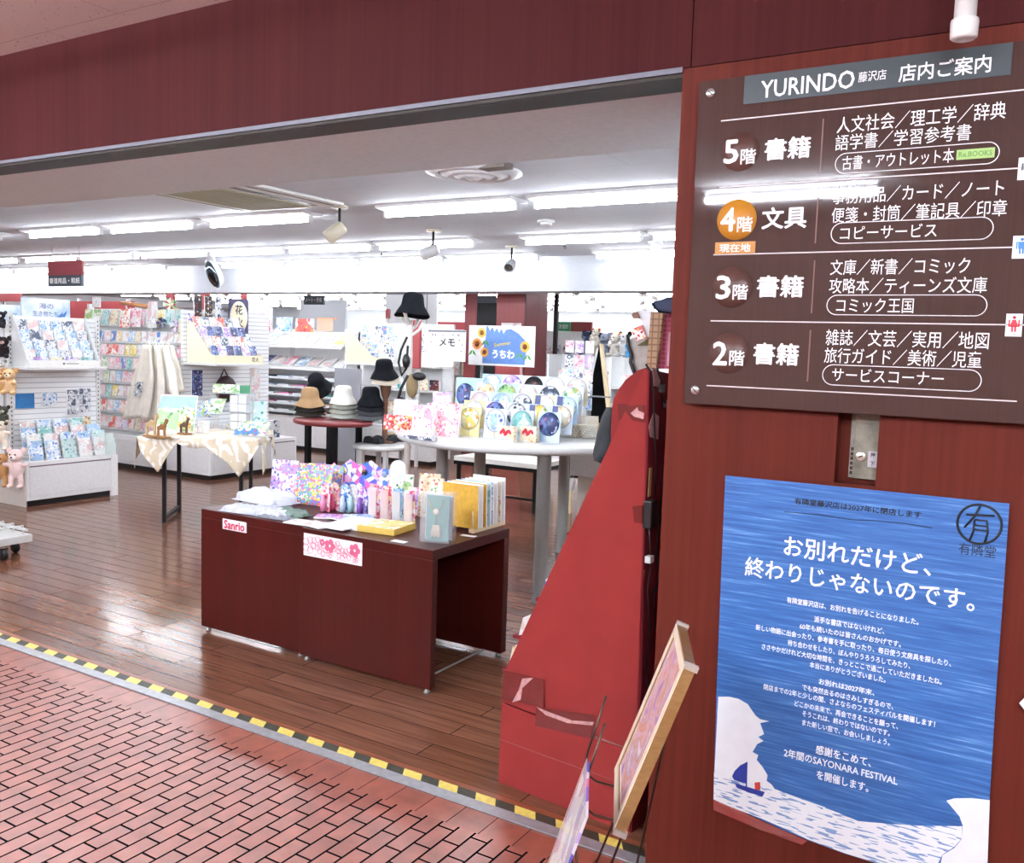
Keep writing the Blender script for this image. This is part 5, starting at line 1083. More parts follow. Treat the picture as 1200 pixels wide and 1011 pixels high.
def hat_mesh(kind):
    if kind == 'cloche': pr = [(.001, .215), (.045, .212), (.076, .198), (.092, .165), (.098, .12), (.102, .092), (.118, .070), (.145, .040), (.166, .010), (.168, .003), (.160, .004), (.140, .036), (.113, .064), (.096, .088), (.092, .118), (.086, .160), (.071, .190), (.001, .206)]
    else: pr = [(.001, .205), (.055, .203), (.078, .192), (.088, .165), (.093, .128), (.098, .100), (.106, .084), (.128, .050), (.148, .014), (.150, .007), (.142, .008), (.123, .046), (.101, .080), (.092, .098), (.087, .128), (.082, .160), (.073, .184), (.001, .197)]
    return pr
def hat(label, p, hexc, kind='bucket', tiltx=0, rz=0, sc=1.0, band=None, grp='bucket hats'):
    t = thing('bucket_hat', label, 'hat', (0, 0, 0), 0, grp); pr = hat_mesh(kind)
    b = MB(); n_ = len(pr); b.lathe(pr, 36)
    for k in range(len(b.v)):
        v = b.v[k]; r_ = math.hypot(v.x, v.y)
        if r_ > .11: v.z += .008*(r_-.11)/.05*math.sin(3*math.atan2(v.y, v.x)+1)
    b.build('felt', M(hexc, .95, spec=.2, noise=.12, scale=160), t)
    if band: MB().lathe([(.107, .085), (.102, .10)], 32).build('hat_band', M(band, .8), t)
    t.location = p; t.rotation_euler = (tiltx, 0, rz); t.scale = (sc,)*3; return t
def hstack(px, py, cols, labels, kind):
    p = PZ(px, py, ZH); z = ZH+.012; k = 0
    for hx_, lab in zip(cols, labels): hat(lab, (p.x, p.y, z), hx_, kind, 0, 0, 1.0); z += .047; k += 1
hstack(363, 488, ['3A3430', '2A2624', 'AC8C68'], ['dark brown hat at the bottom of the beige stack', 'black hat in the middle of the beige stack', 'camel beige felt hat topping its stack on the red table'], 'cloche')
hstack(402, 491, ['B3B8AC', 'A2A79A', '8E9286', 'EFEDE4'], ['sage hat lowest under the white hat', 'sage grey hat second under the white hat', 'dark sage hat just beneath the white hat', 'white felt hat topping its stack on the red table'], 'bucket')
hstack(434, 493, ['5A5C60', '3E4044', '1C1E24', '14161C'], ['charcoal hat lowest in the black stack', 'dark grey hat second in the black stack', 'black hat just beneath the topmost of the black stack', 'black felt hat topping its stack on the red table'], 'bucket')
def display_head(px, py_top, y, hexc, label, hatcols, hlabs, tiltx, rz, base_z, hat_z, skin='CDA27A'):
    q = PY(px, py_top, y); t = thing('hat_stand', label, 'hat stand', (q.x, q.y, base_z), 0, 'hat display heads')
    zt_ = hat_z; MB().lathe([(.09, base_z), (.09, base_z+.015), (.03, base_z+.03), (.025, zt_-.20), (.04, zt_-.17), (.055, zt_-.10), (.062, zt_-.02), (.055, zt_+.06), (.03, zt_+.085), (.001, zt_+.09)], 20, (q.x, q.y, 0)).build('head_form', M(skin, .6), t)
    for k, (hh, lb) in enumerate(zip(hatcols, hlabs)): hat(lb, (q.x, q.y-.02*k, zt_+.052*k-.04), hh, 'bucket', tiltx, rz, 1.0)
zq = PY(374, 452, HC.y+.42).z
display_head(374, 452, HC.y+.42, 'C', 'beige display head behind the camel hat', ['16181E'], ['black hat tipped toward the viewer on a display head behind the camel hat'], .75, .4, ZH, zq)
# low white stool with black bags, second head on it
ws = PZ(448, 521, .45); sb = thing('white_stool', 'low round white stool with slim legs behind the red hat table', 'stool', (ws.x, ws.y, 0)); WSR = .30
MB().lathe([(WSR-.02, .41), (WSR, .42), (WSR, .445), (WSR-.01, .45), (.001, .45)], 32, (ws.x, ws.y, 0)).build('seat', M_TABLE, sb)
for k in range(6):
    a_ = k*math.pi/3+.3; q = Vector((ws.x+WSR*.86*math.cos(a_), ws.y+WSR*.86*math.sin(a_), 0)); MB().box((q.x-.02, q.y-.02, 0), (q.x+.02, q.y+.02, .415)).build('leg', M_TABLE, sb)
for k, (px, py, w_, d_, lab) in enumerate(((438, 519, .24, .14, 'black cloth pouch nearest the hats on the white stool'), (450, 518, .28, .15, 'black cloth pouch in the middle of the white stool'), (462, 517, .22, .14, 'black cloth pouch at the far end of the white stool'), (455, 516, .14, .08, 'beige strap pouch lying across the black pouches'))):
    folded(lab, PZ(px, py, .4505), w_, d_, .07 if k < 3 else .03, .4*k, 20+k, '1E2024' if k < 3 else 'BFA98A', .0 if k < 3 else .06, 'cloth_pouch', 'pouch', 'pouches on the white stool')
qh = PY(453, 452, ws.y+.1).z
display_head(452, 452, ws.y+.16, 'C', 'brown display head behind the black hat stack', ['D9CFBC', '15171D'], ['cream brimmed hat lowest on the brown display head', 'black hat worn over the cream brim on the brown display head'], .15, .3, .452, qh+.06, '6A4632')
# coat stand
cs = at_t(480, 500); cs = PZ(481, 640, 0); cs = Vector((-4.62, 6.05, 0)); q = PY(480, 400, 6.05); cs = Vector((q.x, 6.05, 0)); zt_ = PY(479, 372, 6.05).z
cst = thing('coat_stand', 'white wooden coat stand with a hat and bags on its arms', 'coat stand', cs); M_POLE = M('EDEBE6', .4)
MB().lathe([(.026, .03), (.026, zt_-.1), (.020, zt_-.02)], 16, cs).build('pole', M_POLE, cst)
for k in range(4):
    a_ = k*math.pi/2+.5; MB().tube([cs+Vector((0, 0, .14)), cs+Vector((.13*math.cos(a_), .13*math.sin(a_), .09)), cs+Vector((.24*math.cos(a_), .24*math.sin(a_), .016))], .016, 8).build('foot', M_POLE, cst)
for k, (a_, z_) in enumerate(((2.9, zt_-.10), (.1, zt_-.16), (-1.3, zt_-.06), (1.6, zt_-.12), (2.8, zt_-.62))): MB().tube([cs+Vector((0, 0, z_)), cs+Vector((.09*math.cos(a_), .09*math.sin(a_), z_+.06)), cs+Vector((.13*math.cos(a_), .13*math.sin(a_), z_+.12))], [.014, .014, .018], 8).build('peg', M_POLE, cst)
qh = PY(481, 372, 6.0); hat('black bucket hat tilted on the very top of the white coat stand', (qh.x+.0, 6.02, qh.z+.005), '12151B', 'bucket', -.12, .2, .98)
q = PY(473, 420, 5.95); bgt = thing('shoulder_bag', 'black strapped shoulder bag hanging from the white coat stand', 'bag', q)
MB().tube([PY(x, y, 5.95) for x, y in ((477, 395), (470, 410), (467, 425), (471, 440), (476, 432), (478, 405))], .010, 7).build('strap', M_BLACK, bgt); MB().ell(PY(476, 423, 5.95), (.035, .03, .06)).build('pouch', M_BLACK, bgt)
q = PY(470, 480, 5.9); bgt = thing('shoulder_bag', 'black rucksack hanging low on the white coat stand behind the table', 'bag', q)
MB().ell(PY(470, 482, 5.92), (.07, .05, .12)).build('body', M('1D2026', .7), bgt); MB().tube([PY(x, y, 5.88) for x, y in ((478, 440), (470, 455), (465, 475), (468, 495))], .012, 7).build('strap', M('1D2026', .7), bgt)
q = PY(486, 450, 5.9); bgt = thing('shoulder_bag', 'khaki and black pouch hanging on the white coat stand beside the navy fan', 'bag', q)
MB().ell(PY(483, 452, 5.9), (.055, .04, .10)).build('body', M('8C7A5A', .8), bgt); MB().ell(PY(491, 441, 5.9), (.065, .04, .035)).build('flap', M('1B1C20', .5), bgt)
# ------------------------------------------------------------------ gondola shelving
M_UPR = M('DADBD8', .45); M_PANEL = M('EDEEEE', .4); M_CREAMB = M('EFE7C8', .5)
def louvre_mat():
    m, nt, bb = nodes('louvred_panel'); tc = nt.nodes.new('ShaderNodeTexCoord'); sp = nt.nodes.new('ShaderNodeSeparateXYZ'); nt.links.new(tc.outputs['Object'], sp.inputs[0])
    f = mathn(nt, 'FRACT', mathn(nt, 'MULTIPLY', sp.outputs[2], 22.0)); nt.links.new(mixc(nt, mathn(nt, 'LESS_THAN', f, .18), lin('EEF0F1'), lin('B9BDC2')), bb.inputs['Base Color']); bb.inputs['Roughness'].default_value = .45; return m
M_LOUV = louvre_mat()
def base_cabinet(root, lo, hi, faces, n=2):
    """white plinth cabinet: body, recessed black kick and framed front boards on the named faces"""
    (x0, y0), (x1, y1), h = lo, hi[:2], hi[2]
    MB().box((x0+.02, y0+.02, 0), (x1-.02, y1-.02, .06)).build('kick_board', M_BLACK, root)
    MB().box((x0, y0, .05), (x1, y1, h)).build('base_cabinet', M_GABINET, root, bevel=.004)
    for f in faces:
        for k in range(n):
            if f == '+x': MB().box((x1, y0+(y1-y0)*k/n+.03, .085), (x1+.006, y0+(y1-y0)*(k+1)/n-.03, h-.05)).build('front_board', M_PANEL, root, bevel=.002)
            else: MB().box((x0+(x1-x0)*k/n+.015, y0-.006, .085), (x0+(x1-x0)*(k+1)/n-.015, y0, h-.05)).build('front_board', M_PANEL, root, bevel=.002)
            if f == '+x': MB().box((x1, y0+(y1-y0)*k/n+.03, h-.046), (x1+.003, y0+(y1-y0)*(k+1)/n-.03, h-.036)).build('shadow_gap', M('6E5A5A', .6), root)
CNT = ['pink', 'blue', 'white', 'multi', 'green', 'yellow', 'red', 'purple', 'teal', 'cream']
# A: sea goods gondola
gx0, gx1, gy0, gy1, gh = -7.98, -7.5, 4.44, 5.30, .385
ga = thing('gondola_shelf', 'white gondola shelf of blue sea goods facing the aisle', 'display shelf', (-7.74, 4.87, 0))
base_cabinet(ga, (gx0, gy0), (gx1, gy1, gh), ['+x'], 1)
MB().box((gx0, gy0-.012, .0), (gx1+.004, gy0, gh-.01)).build('end_board', M('C9C3BA', .5), ga); MB().box((gx1-.05, gy1-.05, 0), (gx1+.012, gy1+.012, gh)).build('corner_post', M_GABINET, ga)
MB().box((-7.765, gy0+.03, gh), (-7.735, gy1-.03, 1.63)).build('back_panel', M_LOUV, ga)
for y in (gy0, gy1-.035):
    u = MB().box((-7.775, y, gh), (-7.725, y+.035, 1.66)).build('upright', M_UPR, ga)
    b = MB()
    for k in range(32): b.box((-7.7245, y+.012, .42+k*.038), (-7.724, y+.022, .436+k*.038))
    b.build('slots', M('55585C', .6), u)
zs = 1.195
MB().box((-7.73, gy0+.0, zs-.022), (-7.475, gy1-.10, zs)).build('shelf', M_UPR, ga, bevel=.003)
# sea carton on the shelf
sc = thing('sloping_carton', 'grey sloping display carton of sea themed cards on the high shelf', 'display carton', (-7.6, 4.8, zs)); zs += .001
pf = [(-7.72, zs), (-7.485, zs), (-7.485, zs+.055), (-7.50, zs+.06), (-7.66, zs+.36), (-7.70, zs+.44), (-7.72, zs+.44)]
for y in (4.47, 5.14): MB().prism([(x, y, z) for x, z in pf], (0, .006, 0)).build('side_wall', M('D3D5D4', .6), sc)
MB().box((-7.491, 4.476, zs), (-7.485, 5.14, zs+.055)).build('front_lip', M('F0EFEA', .5), sc); MB().box((-7.72, 4.476, zs), (-7.714, 5.14, zs+.42)).build('rear_wall', M_PANEL, sc)
b = MB(); b.box((-7.4848, 4.78, zs+.022), (-7.4843, 4.80, zs+.038)); b.box((-7.4848, 4.81, zs+.027), (-7.4843, 4.93, zs+.033)); b.build('printed_line', M('6A6A70', .6), sc)
for k in range(4): MB().box((-7.54-.045*k, 4.476, zs+.03+.085*k), (-7.535-.045*k, 5.14, zs+.06+.085*k)).build('step', M_PANEL, sc)
for k in range(4):
    for j in range(6):
        card('sea_card', '%s sea card, %s along the %s step of the grey sloping carton' % (('white', 'pale blue', 'blue', 'grey')[(j+k) % 4], ORD[j], ('front', 'second', 'third', 'rear')[k]), 'sticker card', (-7.545-.045*k, 4.53+.108*j, zs+.03+.085*k), .095, .12, .006,
             printed(('white', 'blue', 'blue', 'grey')[(j+k) % 4], 42, .4), math.pi/2, .18, 'sea cards in the grey carton')
for j, c_ in enumerate(('purple', 'yellow', 'purple', 'teal')):
    b = MB().box((-7.535, 4.55+.145*j, zs+.058), (-7.532, 4.66+.145*j, zs+.085)); tag(b.build('name_strip', printed(c_, 30, .35)), '%s tinted name strip on the lip of the grey sea carton' % ('violet', 'yellow', 'mauve', 'aqua')[j], 'label strip', 'name strips on the sea carton')
# signs over the gondola
def board_x(name, label, x, p0, p1, mat, lines, ink, mh, bold=.02):
    a = PX(*p0, x); c = PX(*p1, x); t = thing(name, label, 'sign', (x, (a.y+c.y)/2, min(a.z, c.z)))
    z0, z1 = c.z, a.z; y0, y1 = a.y, c.y
    MB().box((x-.008, y0, z0), (x, y1, z1)).build('board', mat, t); MB().box((x-.02, (y0+y1)/2-.02, 1.60), (x-.009, (y0+y1)/2+.02, z0+.1)).build('bracket', M_UPR, t)
    b = MB()
    for body, u, v, w_ in lines: b.text(body, (x+.0012, y0+(y1-y0)*u, z0+(z1-z0)*v), UY, UZ, width=(y1-y0)*w_, height=(z1-z0)*mh, bold=bold, align='C')
    b.build('lettering', ink, t); return t, (y0, y1, z0, z1)
m, nt, bb = nodes('sea_sign_print'); tc = nt.nodes.new('ShaderNodeTexCoord'); n = nt.nodes.new('ShaderNodeTexNoise'); n.inputs['Scale'].default_value = 7; nt.links.new(tc.outputs['Object'], n.inputs[0])
r = nt.nodes.new('ShaderNodeValToRGB'); r.color_ramp.elements[0].position = .35; r.color_ramp.elements[0].color = lin('F2F6FB'); r.color_ramp.elements[1].position = .75; r.color_ramp.elements[1].color = lin('9DC0EA'); nt.links.new(n.outputs[0], r.inputs[0]); nt.links.new(r.outputs[0], bb.inputs['Base Color'])
t, (y0, y1, z0, z1) = board_x('sea_sign', 'pale blue sign with brushed navy lettering above the sea goods', -7.74, (25, 348), (82, 378), m, [('海の', .5, .68, .30), ('生き物たち', .48, .34, .52)], M('28407E', .5), .24, .0)
b = MB()
for cy_, cz_, s_ in ((.78, .22, 1), (.88, .34, .8)): b.prism([(-7.738, y0+(y1-y0)*cy_+dy_*s_, z0+(z1-z0)*cz_+dz_*s_) for dy_, dz_ in ((-.05, -.02), (0, .02), (.03, .05), (.02, 0), (.0, -.03))], (.0006, 0, 0))
b.build('fish_motif', M('4A78BE', .5), t)
board_x('sea_sign', 'second pale blue sign with dark script at the picture edge', -7.74, (-30, 355), (24, 380), m, [('Summer', .72, .55, .42)], M('4A5A6A', .5), .2, .0)
# packs standing on the sea gondola's base, hung on its back
for r_ in range(4):
    for j in range(5 if r_ < 3 else 4):
        col = ('blue', 'white', 'blue', 'white', 'teal')[(j*2+r_) % 5]
        card('sea_pack', '%s sea stationery pack, %s along the %s row on the sea shelf base' % ({'blue': 'blue', 'white': 'white', 'teal': 'aqua'}[col], ORD[j], ('front', 'second', 'third', 'rear')[r_]), 'stationery pack', (-7.535-.05*r_, 4.56+.155*j+.02*(r_ % 2), gh+.002+.055*r_), .125, .17, .012, printed(col, 32, .42), math.pi/2, .22, 'sea stationery packs')
lr = thing('pack_riser', 'clear stepped riser under the blue sea packs', 'display riser', (-7.62, 4.87, gh))
for r_ in range(1, 4): MB().box((-7.56-.05*r_, 4.5, gh+.055*r_-.004), (-7.51-.05*r_, 5.24, gh+.055*r_)).build('step', CL, lr)
for y in (4.5, 5.235): MB().box((-7.71, y, gh+.001), (-7.53, y+.004, gh+.06)).build('side_wall', CL, lr)
for y, z, w_, h_, mt, lab in ((4.57, .83, .17, .13, M('2E78B8', .4, noise=.15), 'deep blue pouch hung on the louvres beside the plush toys'), (4.80, .85, .13, .11, printed('blue', 30), 'blue and white boxed set hung in the middle of the louvres'), (5.02, .76, .11, .22, printed('grey', 45), 'grey speckled pack hung on the louvres'), (5.14, .77, .11, .22, printed('grey', 60), 'black and blue speckled pack hung nearest the card wall')):
    card('hanging_pack', lab, 'hanging pack', (-7.725, y, z), w_, h_, .02, mt, math.pi/2, .0, 'packs hung on the louvred back')
card('hanging_pack', 'small round brown motif card low on the louvres', 'hanging pack', (-7.725, 5.15, .64), .09, .09, .012, printed('cream', 22, .5), math.pi/2, 0, 'packs hung on the louvred back')
t = thing('display_bin', 'clear pale green bin of cards standing at the base edge', 'bin', (-7.56, 5.24, gh)); 
for k in range(3): MB().box((-7.525+.02*k, 5.205, gh+.002), (-7.515+.02*k, 5.285, gh+.20-.045*k)).build('divider', M('DCEAE6', .4), t)
flat_b = MB().box((-.06, -.09, 0), (.06, .09, .02)); o = flat_b.build('blue_folder', M('3558A8', .4)); o.location = (-7.75, 5.45, 0); bpy.data.objects.remove(o)

# B: card wall island with firework end
bx0, bx1, by0, by1, bh = -10.4, -7.56, 6.45, 7.70, .375
gb = thing('gondola_shelf', 'long white gondola island with the greeting card wall', 'display shelf', (-9, 7.0, 0))
base_cabinet(gb, (bx0, by0), (bx1, by1, bh), ['+x', '-y'], 3)
MB().box((bx0, 7.0, bh), (-8.02, 7.03, 1.80)).build('back_panel', M_PANEL, gb)
MB().box((-8.03, 6.46, bh), (-7.99, by1-.03, 1.78)).build('end_panel', M_LOUV, gb)
for x in (bx0, -9.2): MB().box((x, 6.97, bh), (x+.04, 7.04, 1.86)).build('upright', M_UPR, gb)
tier_z = [1.60, 1.40, 1.245, 1.09, .935, .775, .61, .43]
for k, z in enumerate(tier_z):
    y = 6.93-.058*k; MB().box((bx0+.05, y-.045, z-.012), (-8.06, y, z)).build('card_rail', CL, gb); MB().box((bx0+.05, y-.047, z-.012), (-8.06, y-.044, z+.02)).build('rail_lip', CL, gb)
    MB().box((bx0+.05, y, z-.012), (-8.06, y+.004, min(1.8, z+.10))).build('rail_back', M_PANEL, gb)
tiers_n = ['top', 'second', 'third', 'fourth', 'fifth', 'sixth', 'seventh', 'lowest']
namec = dict(pink='pink', blue='blue', white='white', multi='many coloured', green='green', yellow='yellow', red='red', purple='violet', teal='aqua', cream='cream', navy='navy')
rnd = random.Random(11)
for k, z in enumerate(tier_z):
    y = 6.93-.058*k; n_ = 20 if k else 14; st_ = (-8.12-(bx0+.11))/(n_-1)
    for i in range(n_):
        wt = ['white', 'white', 'pink', 'red', 'multi', 'blue', 'yellow', 'green', 'cream', 'teal'] if k < 6 else ['pink', 'pink', 'red', 'red', 'white', 'purple', 'blue', 'cream']
        c_ = rnd.choice(wt)
        card('greeting_card', '%s greeting card, %s along the %s tier of the card wall' % (namec[c_], ORD[i], tiers_n[k]), 'greeting card', (bx0+.11+st_*i, y-.031, z+.001), .10 if k else .145, .135 if k else .19, .006, printed(c_, 36, .36), rnd.uniform(-.06, .06), .16, 'greeting cards on the card wall')
# tops: red partition boards behind, hats of toys, orange rail
rp = PY(82, 350, 8.2); rq = PY(150, 384, 8.2)
t = thing('red_partition', 'long dark red partition board behind the card wall', 'partition', ((rp.x+rq.x)/2, 8.2, 0))
MB().box((rp.x, 8.2, 1.2), (rq.x+.1, 8.24, PY(120, 353, 8.2).z)).build('board', M('A84448', .5), t)
for x in (rp.x+.1, rq.x-.1): MB().box((x, 8.245, 0), (x+.04, 8.285, 2.0)).build('post', M_UPR, t)
q0, q1 = PY(142, 355, 6.98), PY(174, 359, 6.98); t = thing('wooden_rod', 'orange wooden rod with finger grips above the card wall', 'rod', q0)
MB().tube([q0, q1], .022, 10).build('rod', M('C88A5A', .5), t)
for k in range(2): MB().tube([q0+(q1-q0)*(.15+.7*k), Vector((q0.x+(q1.x-q0.x)*(.15+.7*k), 7.015, 1.78))], .008, 6).build('bracket', M_UPR, t)
for px, py, y, w_, h_, mt, lab in ((113, 360, 6.99, .16, .12, 'white', 'white paper bundle on the top of the card wall nearest the sea signs'), (158, 383, 6.86, .20, .22, 'pink', 'large pale pink card hung at the top of the card wall under the orange rod'), (178, 384, 6.84, .16, .30, 'white', 'tall white picture card hung beside the orange rod'), (146, 384, 6.82, .17, .22, 'red', 'red heart patterned large card below the orange rod')):
    q = PY(px, py, y); card('hanging_card', lab, 'greeting card', (q.x, y, q.z), w_, h_, .01, printed(mt, 22, .4), 0, .05)
# folded fans and dark goods at the right end of the top
for px, py, s_, hx, lab in ((200, 357, .13, '3E7A6A', 'green folded windmill toy on top of the card wall'), (190, 378, .10, '3E3A68', 'dark violet bundle near the end of the card wall top'), (207, 381, .13, '7A86A8', 'grey and pink packaged set at the end of the card wall top')):
    q = PY(px, py, 6.85); t = thing('paper_toy', lab, 'toy', q); b = MB()
    for k in range(5):
        a_ = k*2*math.pi/5+.3; b.prism([q, q+Vector((s_*math.cos(a_), -.01, s_*.6*math.sin(a_))), q+Vector((s_*.8*math.cos(a_+.7), -.02, s_*.55*math.sin(a_+.7)))], (0, .012, 0))
    b.build('folded_paper', printed({'3E7A6A': 'green', '3E3A68': 'navy', '7A86A8': 'purple'}[hx], 22, .5), t)
    MB().tube([q, Vector((q.x, 6.99, min(q.z-.05, 1.79)))], .006, 6).build('stick', M_PINE, t)
q = PY(228, 405, 6.80); card('hanging_card', 'tall pale blue picture panel at the end of the card wall', 'picture panel', (q.x-.02, 6.80, q.z-.1), .20, .42, .012, printed('blue', 16, .4), 0, .03)
q = PY(218, 405, 6.78); card('hanging_card', 'pale figure panel at the end of the card wall beside the blue one', 'picture panel', (q.x-.05, 6.78, q.z), .15, .30, .012, printed('cream', 22, .35), 0, .03)
# tote bags on an arm in front of the card wall
arm = PY(185, 402, 6.25); ta = thing('bag_arm', 'thin white arm reaching from the card wall with hanging totes', 'hook arm', (arm.x, 6.9, arm.z))
MB().tube([Vector((arm.x, 7.0, arm.z+.0)), Vector((arm.x, 6.12, arm.z))], .008, 8).build('rod', M_UPR, ta); MB().box((arm.x-.03, 6.985, arm.z-.04), (arm.x+.03, 7.0, arm.z+.04)).build('plate', M_UPR, ta)
M_COT = M('F2ECE0', .95, noise=.06, scale=14)
def tote(label, y, dxs, dz, w0, w1, seed, printpic=False):
    p = Vector((arm.x, y, arm.z)); t = thing('tote_bag', label, 'tote bag', p, 0, 'hanging cotton totes'); b = MB()
    def fn(u, v):
        wd = w0+(w1-w0)*min(1, v*2.2); x = (u-.5)*wd + dxs*v**1.3; fold = .022*math.sin(11*u+seed)*(1-.35*v)+.016*math.sin(23*u+3*v+seed)
        return (p.x+x, p.y-.012+fold-.02*v, p.z-.02-dz*v-.02*math.sin(5*u+seed)*v)
    b.grid(fn, 30, 18); b.build('body', M_COT, t, solid=.012)
    for s in (-1, 1): MB().tube([Vector((p.x+s*w0*.25, p.y-.005, p.z-.06)), Vector((p.x+s*w0*.15, p.y, p.z+.0)), Vector((p.x+s*.004, p.y, p.z+.016))], .008, 6).build('strap', M_COT, t)
    if printpic: MB().prism([Vector(fn(u, v))+Vector((0, -.034, 0)) for u, v in ((.42, .50), (.66, .50), (.66, .70), (.42, .70))], (0, .003, 0)).build('printed_picture', printed('grey', 22, .5), t)
tote('cream cotton tote bag foremost on the arm with a small printed picture', 6.13, -.18, .78, .15, .40, 1.0, True)
tote('cream cotton tote bag second on the arm behind the printed one', 6.21, .02, .80, .16, .30, 2.2)
tote('short cream cotton tote bag hanging aside toward the firework shelf', 6.29, .16, .50, .16, .30, 3.1)
tote('folded short cream tote bag rearmost on the arm', 6.37, .18, .46, .14, .28, 4.4)
# firework shelf and carton
zf = 1.225
MB().box((-7.99, 6.47, 1.20), (-7.50, 7.22, 1.225)).build('shelf', M_UPR, gb, bevel=.003)
b = MB()
for k in range(34): b.box((-7.9895, 6.464, .42+k*.038), (-7.9885, 6.474, .436+k*.038))
fc = thing('sloping_carton', 'cream sloping display carton of firework packs on the end shelf', 'display carton', (-7.75, 6.85, zf)); zf += .001
pf = [(-7.98, zf), (-7.545, zf), (-7.545, zf+.085), (-7.62, zf+.10), (-7.93, zf+.44), (-7.98, zf+.44)]
for y in (6.50, 7.15): MB().prism([(x, y, z) for x, z in pf], (0, .008, 0)).build('side_wall', M_CREAMB, fc)
MB().box((-7.553, 6.508, zf), (-7.545, 7.15, zf+.085)).build('front_lip', M_CREAMB, fc)
for k in range(3): MB().box((-7.66-.09*k, 6.508, zf+.02), (-7.655-.09*k, 7.15, zf+.10+.10*k)).build('step', M_CREAMB, fc)
MB().text('花火', (-7.5445, 7.05, zf+.042), UY, UZ, height=.05, bold=.02, align='C').build('lettering', M('3A3836', .5), fc)
for k in range(4):
    for j in range(6):
        c_ = ('navy', 'white', 'purple', 'red', 'navy', 'grey')[(j*2+k) % 6]
        card('firework_pack', '%s firework pack, %s along the %s step of the cream carton' % (dict(navy='navy', white='white', purple='violet', red='red', grey='grey')[c_], ORD[j], ('front', 'second', 'third', 'rear')[k]), 'firework pack', (-7.61-.09*k, 6.56+.107*j, zf+.06+.10*k), .095, .13, .008, printed(c_, 30, .42), math.pi/2, .3, 'firework packs in the cream carton')
q = PX(352-90, 372, -7.9)
for j, (y, z, w_, h_, mt, lab) in enumerate(((6.62, 1.68, .10, .26, 'dark', 'black and red striped firework wrap, first above the cream carton'), (6.76, 1.68, .10, .26, 'dark', 'black and red striped firework wrap, second above the cream carton'), (6.90, 1.70, .08, .24, 'grey', 'black and white firework wrap beside the lantern sign'), (6.55, 1.58, .12, .16, 'purple', 'violet round firework pack above the cream carton'), (6.98, 1.56, .12, .14, 'blue', 'blue firework pack above the cream carton'))):
    card('firework_wrap', lab, 'firework pack', (-7.955, y, z), w_, h_, .012, printed(mt, 30, .5), math.pi/2, .02, 'firework wraps above the carton')
t = thing('lantern_sign', 'paper lantern shaped sign lettered in black above the firework carton', 'sign', (-7.93, 7.14, 1.55))
MB().box((-7.94, 7.02, 1.55), (-7.93, 7.30, 1.93)).build('board', M('4A4468', .5), t); MB().lathe([(.125, 0), (.125, .004), (.001, .004)], 30, (-7.929, 7.16, 1.73), R=Matrix.Rotation(math.pi/2, 3, 'Y'), sx=1.4).build('lantern_print', M('F0E8CC', .5), t)
b = MB(); b.text('花', (-7.9235, 7.16, 1.81), UY, UZ, height=.11, bold=.02, align='C'); b.text('火', (-7.9235, 7.16, 1.67), UY, UZ, height=.11, bold=.02, align='C'); b.build('lettering', M('26242A', .5), t)
MB().box((-7.985, 7.1, 1.5), (-7.94, 7.14, 1.6)).build('bracket', M_UPR, t)
for y, z, w_, h_, mt, lab in ((6.62, .86, .14, .28, 'navy', 'navy patterned bag hung under the firework shelf'), (7.45, .80, .12, .36, 'white', 'white dotted pack hung under the firework shelf')):
    card('hanging_pack', lab, 'hanging pack', (-7.975, y, z), w_, h_, .02, printed(mt, 26, .4), math.pi/2, 0)
t = thing('dark_bag', 'dark maroon bag hung under the firework shelf', 'bag', (-7.93, 6.98, .80)); MB().ell((-7.93, 6.98, .93), (.05, .15, .15)).build('body', M('2E1418', .5, noise=.6, scale=22), t); MB().tube([(-7.95, 6.92, 1.05), (-7.96, 6.98, 1.15), (-7.95, 7.04, 1.05)], .008, 6).build('strap', M_BLACK, t)
for j in range(5): card('pack', '%s boxed set, %s from the aisle on the island base under the firework shelf' % (('white', 'green', 'blue', 'white', 'grey')[j], ORD[j]), 'boxed set', (-7.68, 6.60+.21*j, bh+.003), .17, .20, .05, printed(('white', 'green', 'blue', 'white', 'grey')[j], 25), math.pi/2, 0, 'boxed sets on the island base')

# C: paper shelf by the far aisle, facing the entrance
cx0, cx1, cyf, cyb, ch = -10.3, -8.12, 9.12, 9.42, .46
gc = thing('gondola_shelf', 'white wall shelf of paper trays and slanted pads below the beam', 'display shelf', (-9.2, 9.25, 0))
MB().box((cx0, 9.40, ch), (cx1, 9.44, 1.62)).build('back_panel', M_PANEL, gc); base_cabinet(gc, (cx0, cyf), (cx1+.02, cyb, ch), ['-y'], 4)
MB().box((cx1-.03, cyf+.05, ch), (cx1, 9.44, 1.66)).build('side_panel', M_PANEL, gc); MB().box((-9.30, cyf+.18, 1.12), (-9.28, 9.40, 1.64)).build('divider', M_PANEL, gc)
for k in range(5):
    z = .50+.115*k; MB().box((cx0, cyf-.05, z), (cx1-.03, 9.40, z+.008)).build('tray_shelf', M('C5C9CE', .4, .3), gc); MB().box((cx0, cyf-.054, z-.004), (cx1-.03, cyf-.05, z+.028)).build('tray_lip', M('DDE0E3', .4), gc)
    for j in range(7):
        hx = ['F4F5F6', 'EFEFEF', '3A3E48', 'D88AB0', '3E9A88', 'C8D8F0', 'F4F5F6', 'A87A5A'][(j*3+k*5) % 8]; w_ = .22
        o = tag(MB().cbox((0, 0, .018), (w_, .22, .030)).build('paper_ream', M(hx, .5)), '%s paper stack, %s from the firework end in the %s tray' % ({'F4F5F6': 'white', 'EFEFEF': 'pale grey', '3A3E48': 'dark', 'D88AB0': 'pink', '3E9A88': 'green', 'C8D8F0': 'pale blue', 'A87A5A': 'brown'}[hx], ORD[j], ('lowest', 'second', 'middle', 'fourth', 'top')[k]), 'paper stack', 'paper stacks in the trays')
        o.location = (cx0+.2+.295*j, cyf+.10, z+.009)
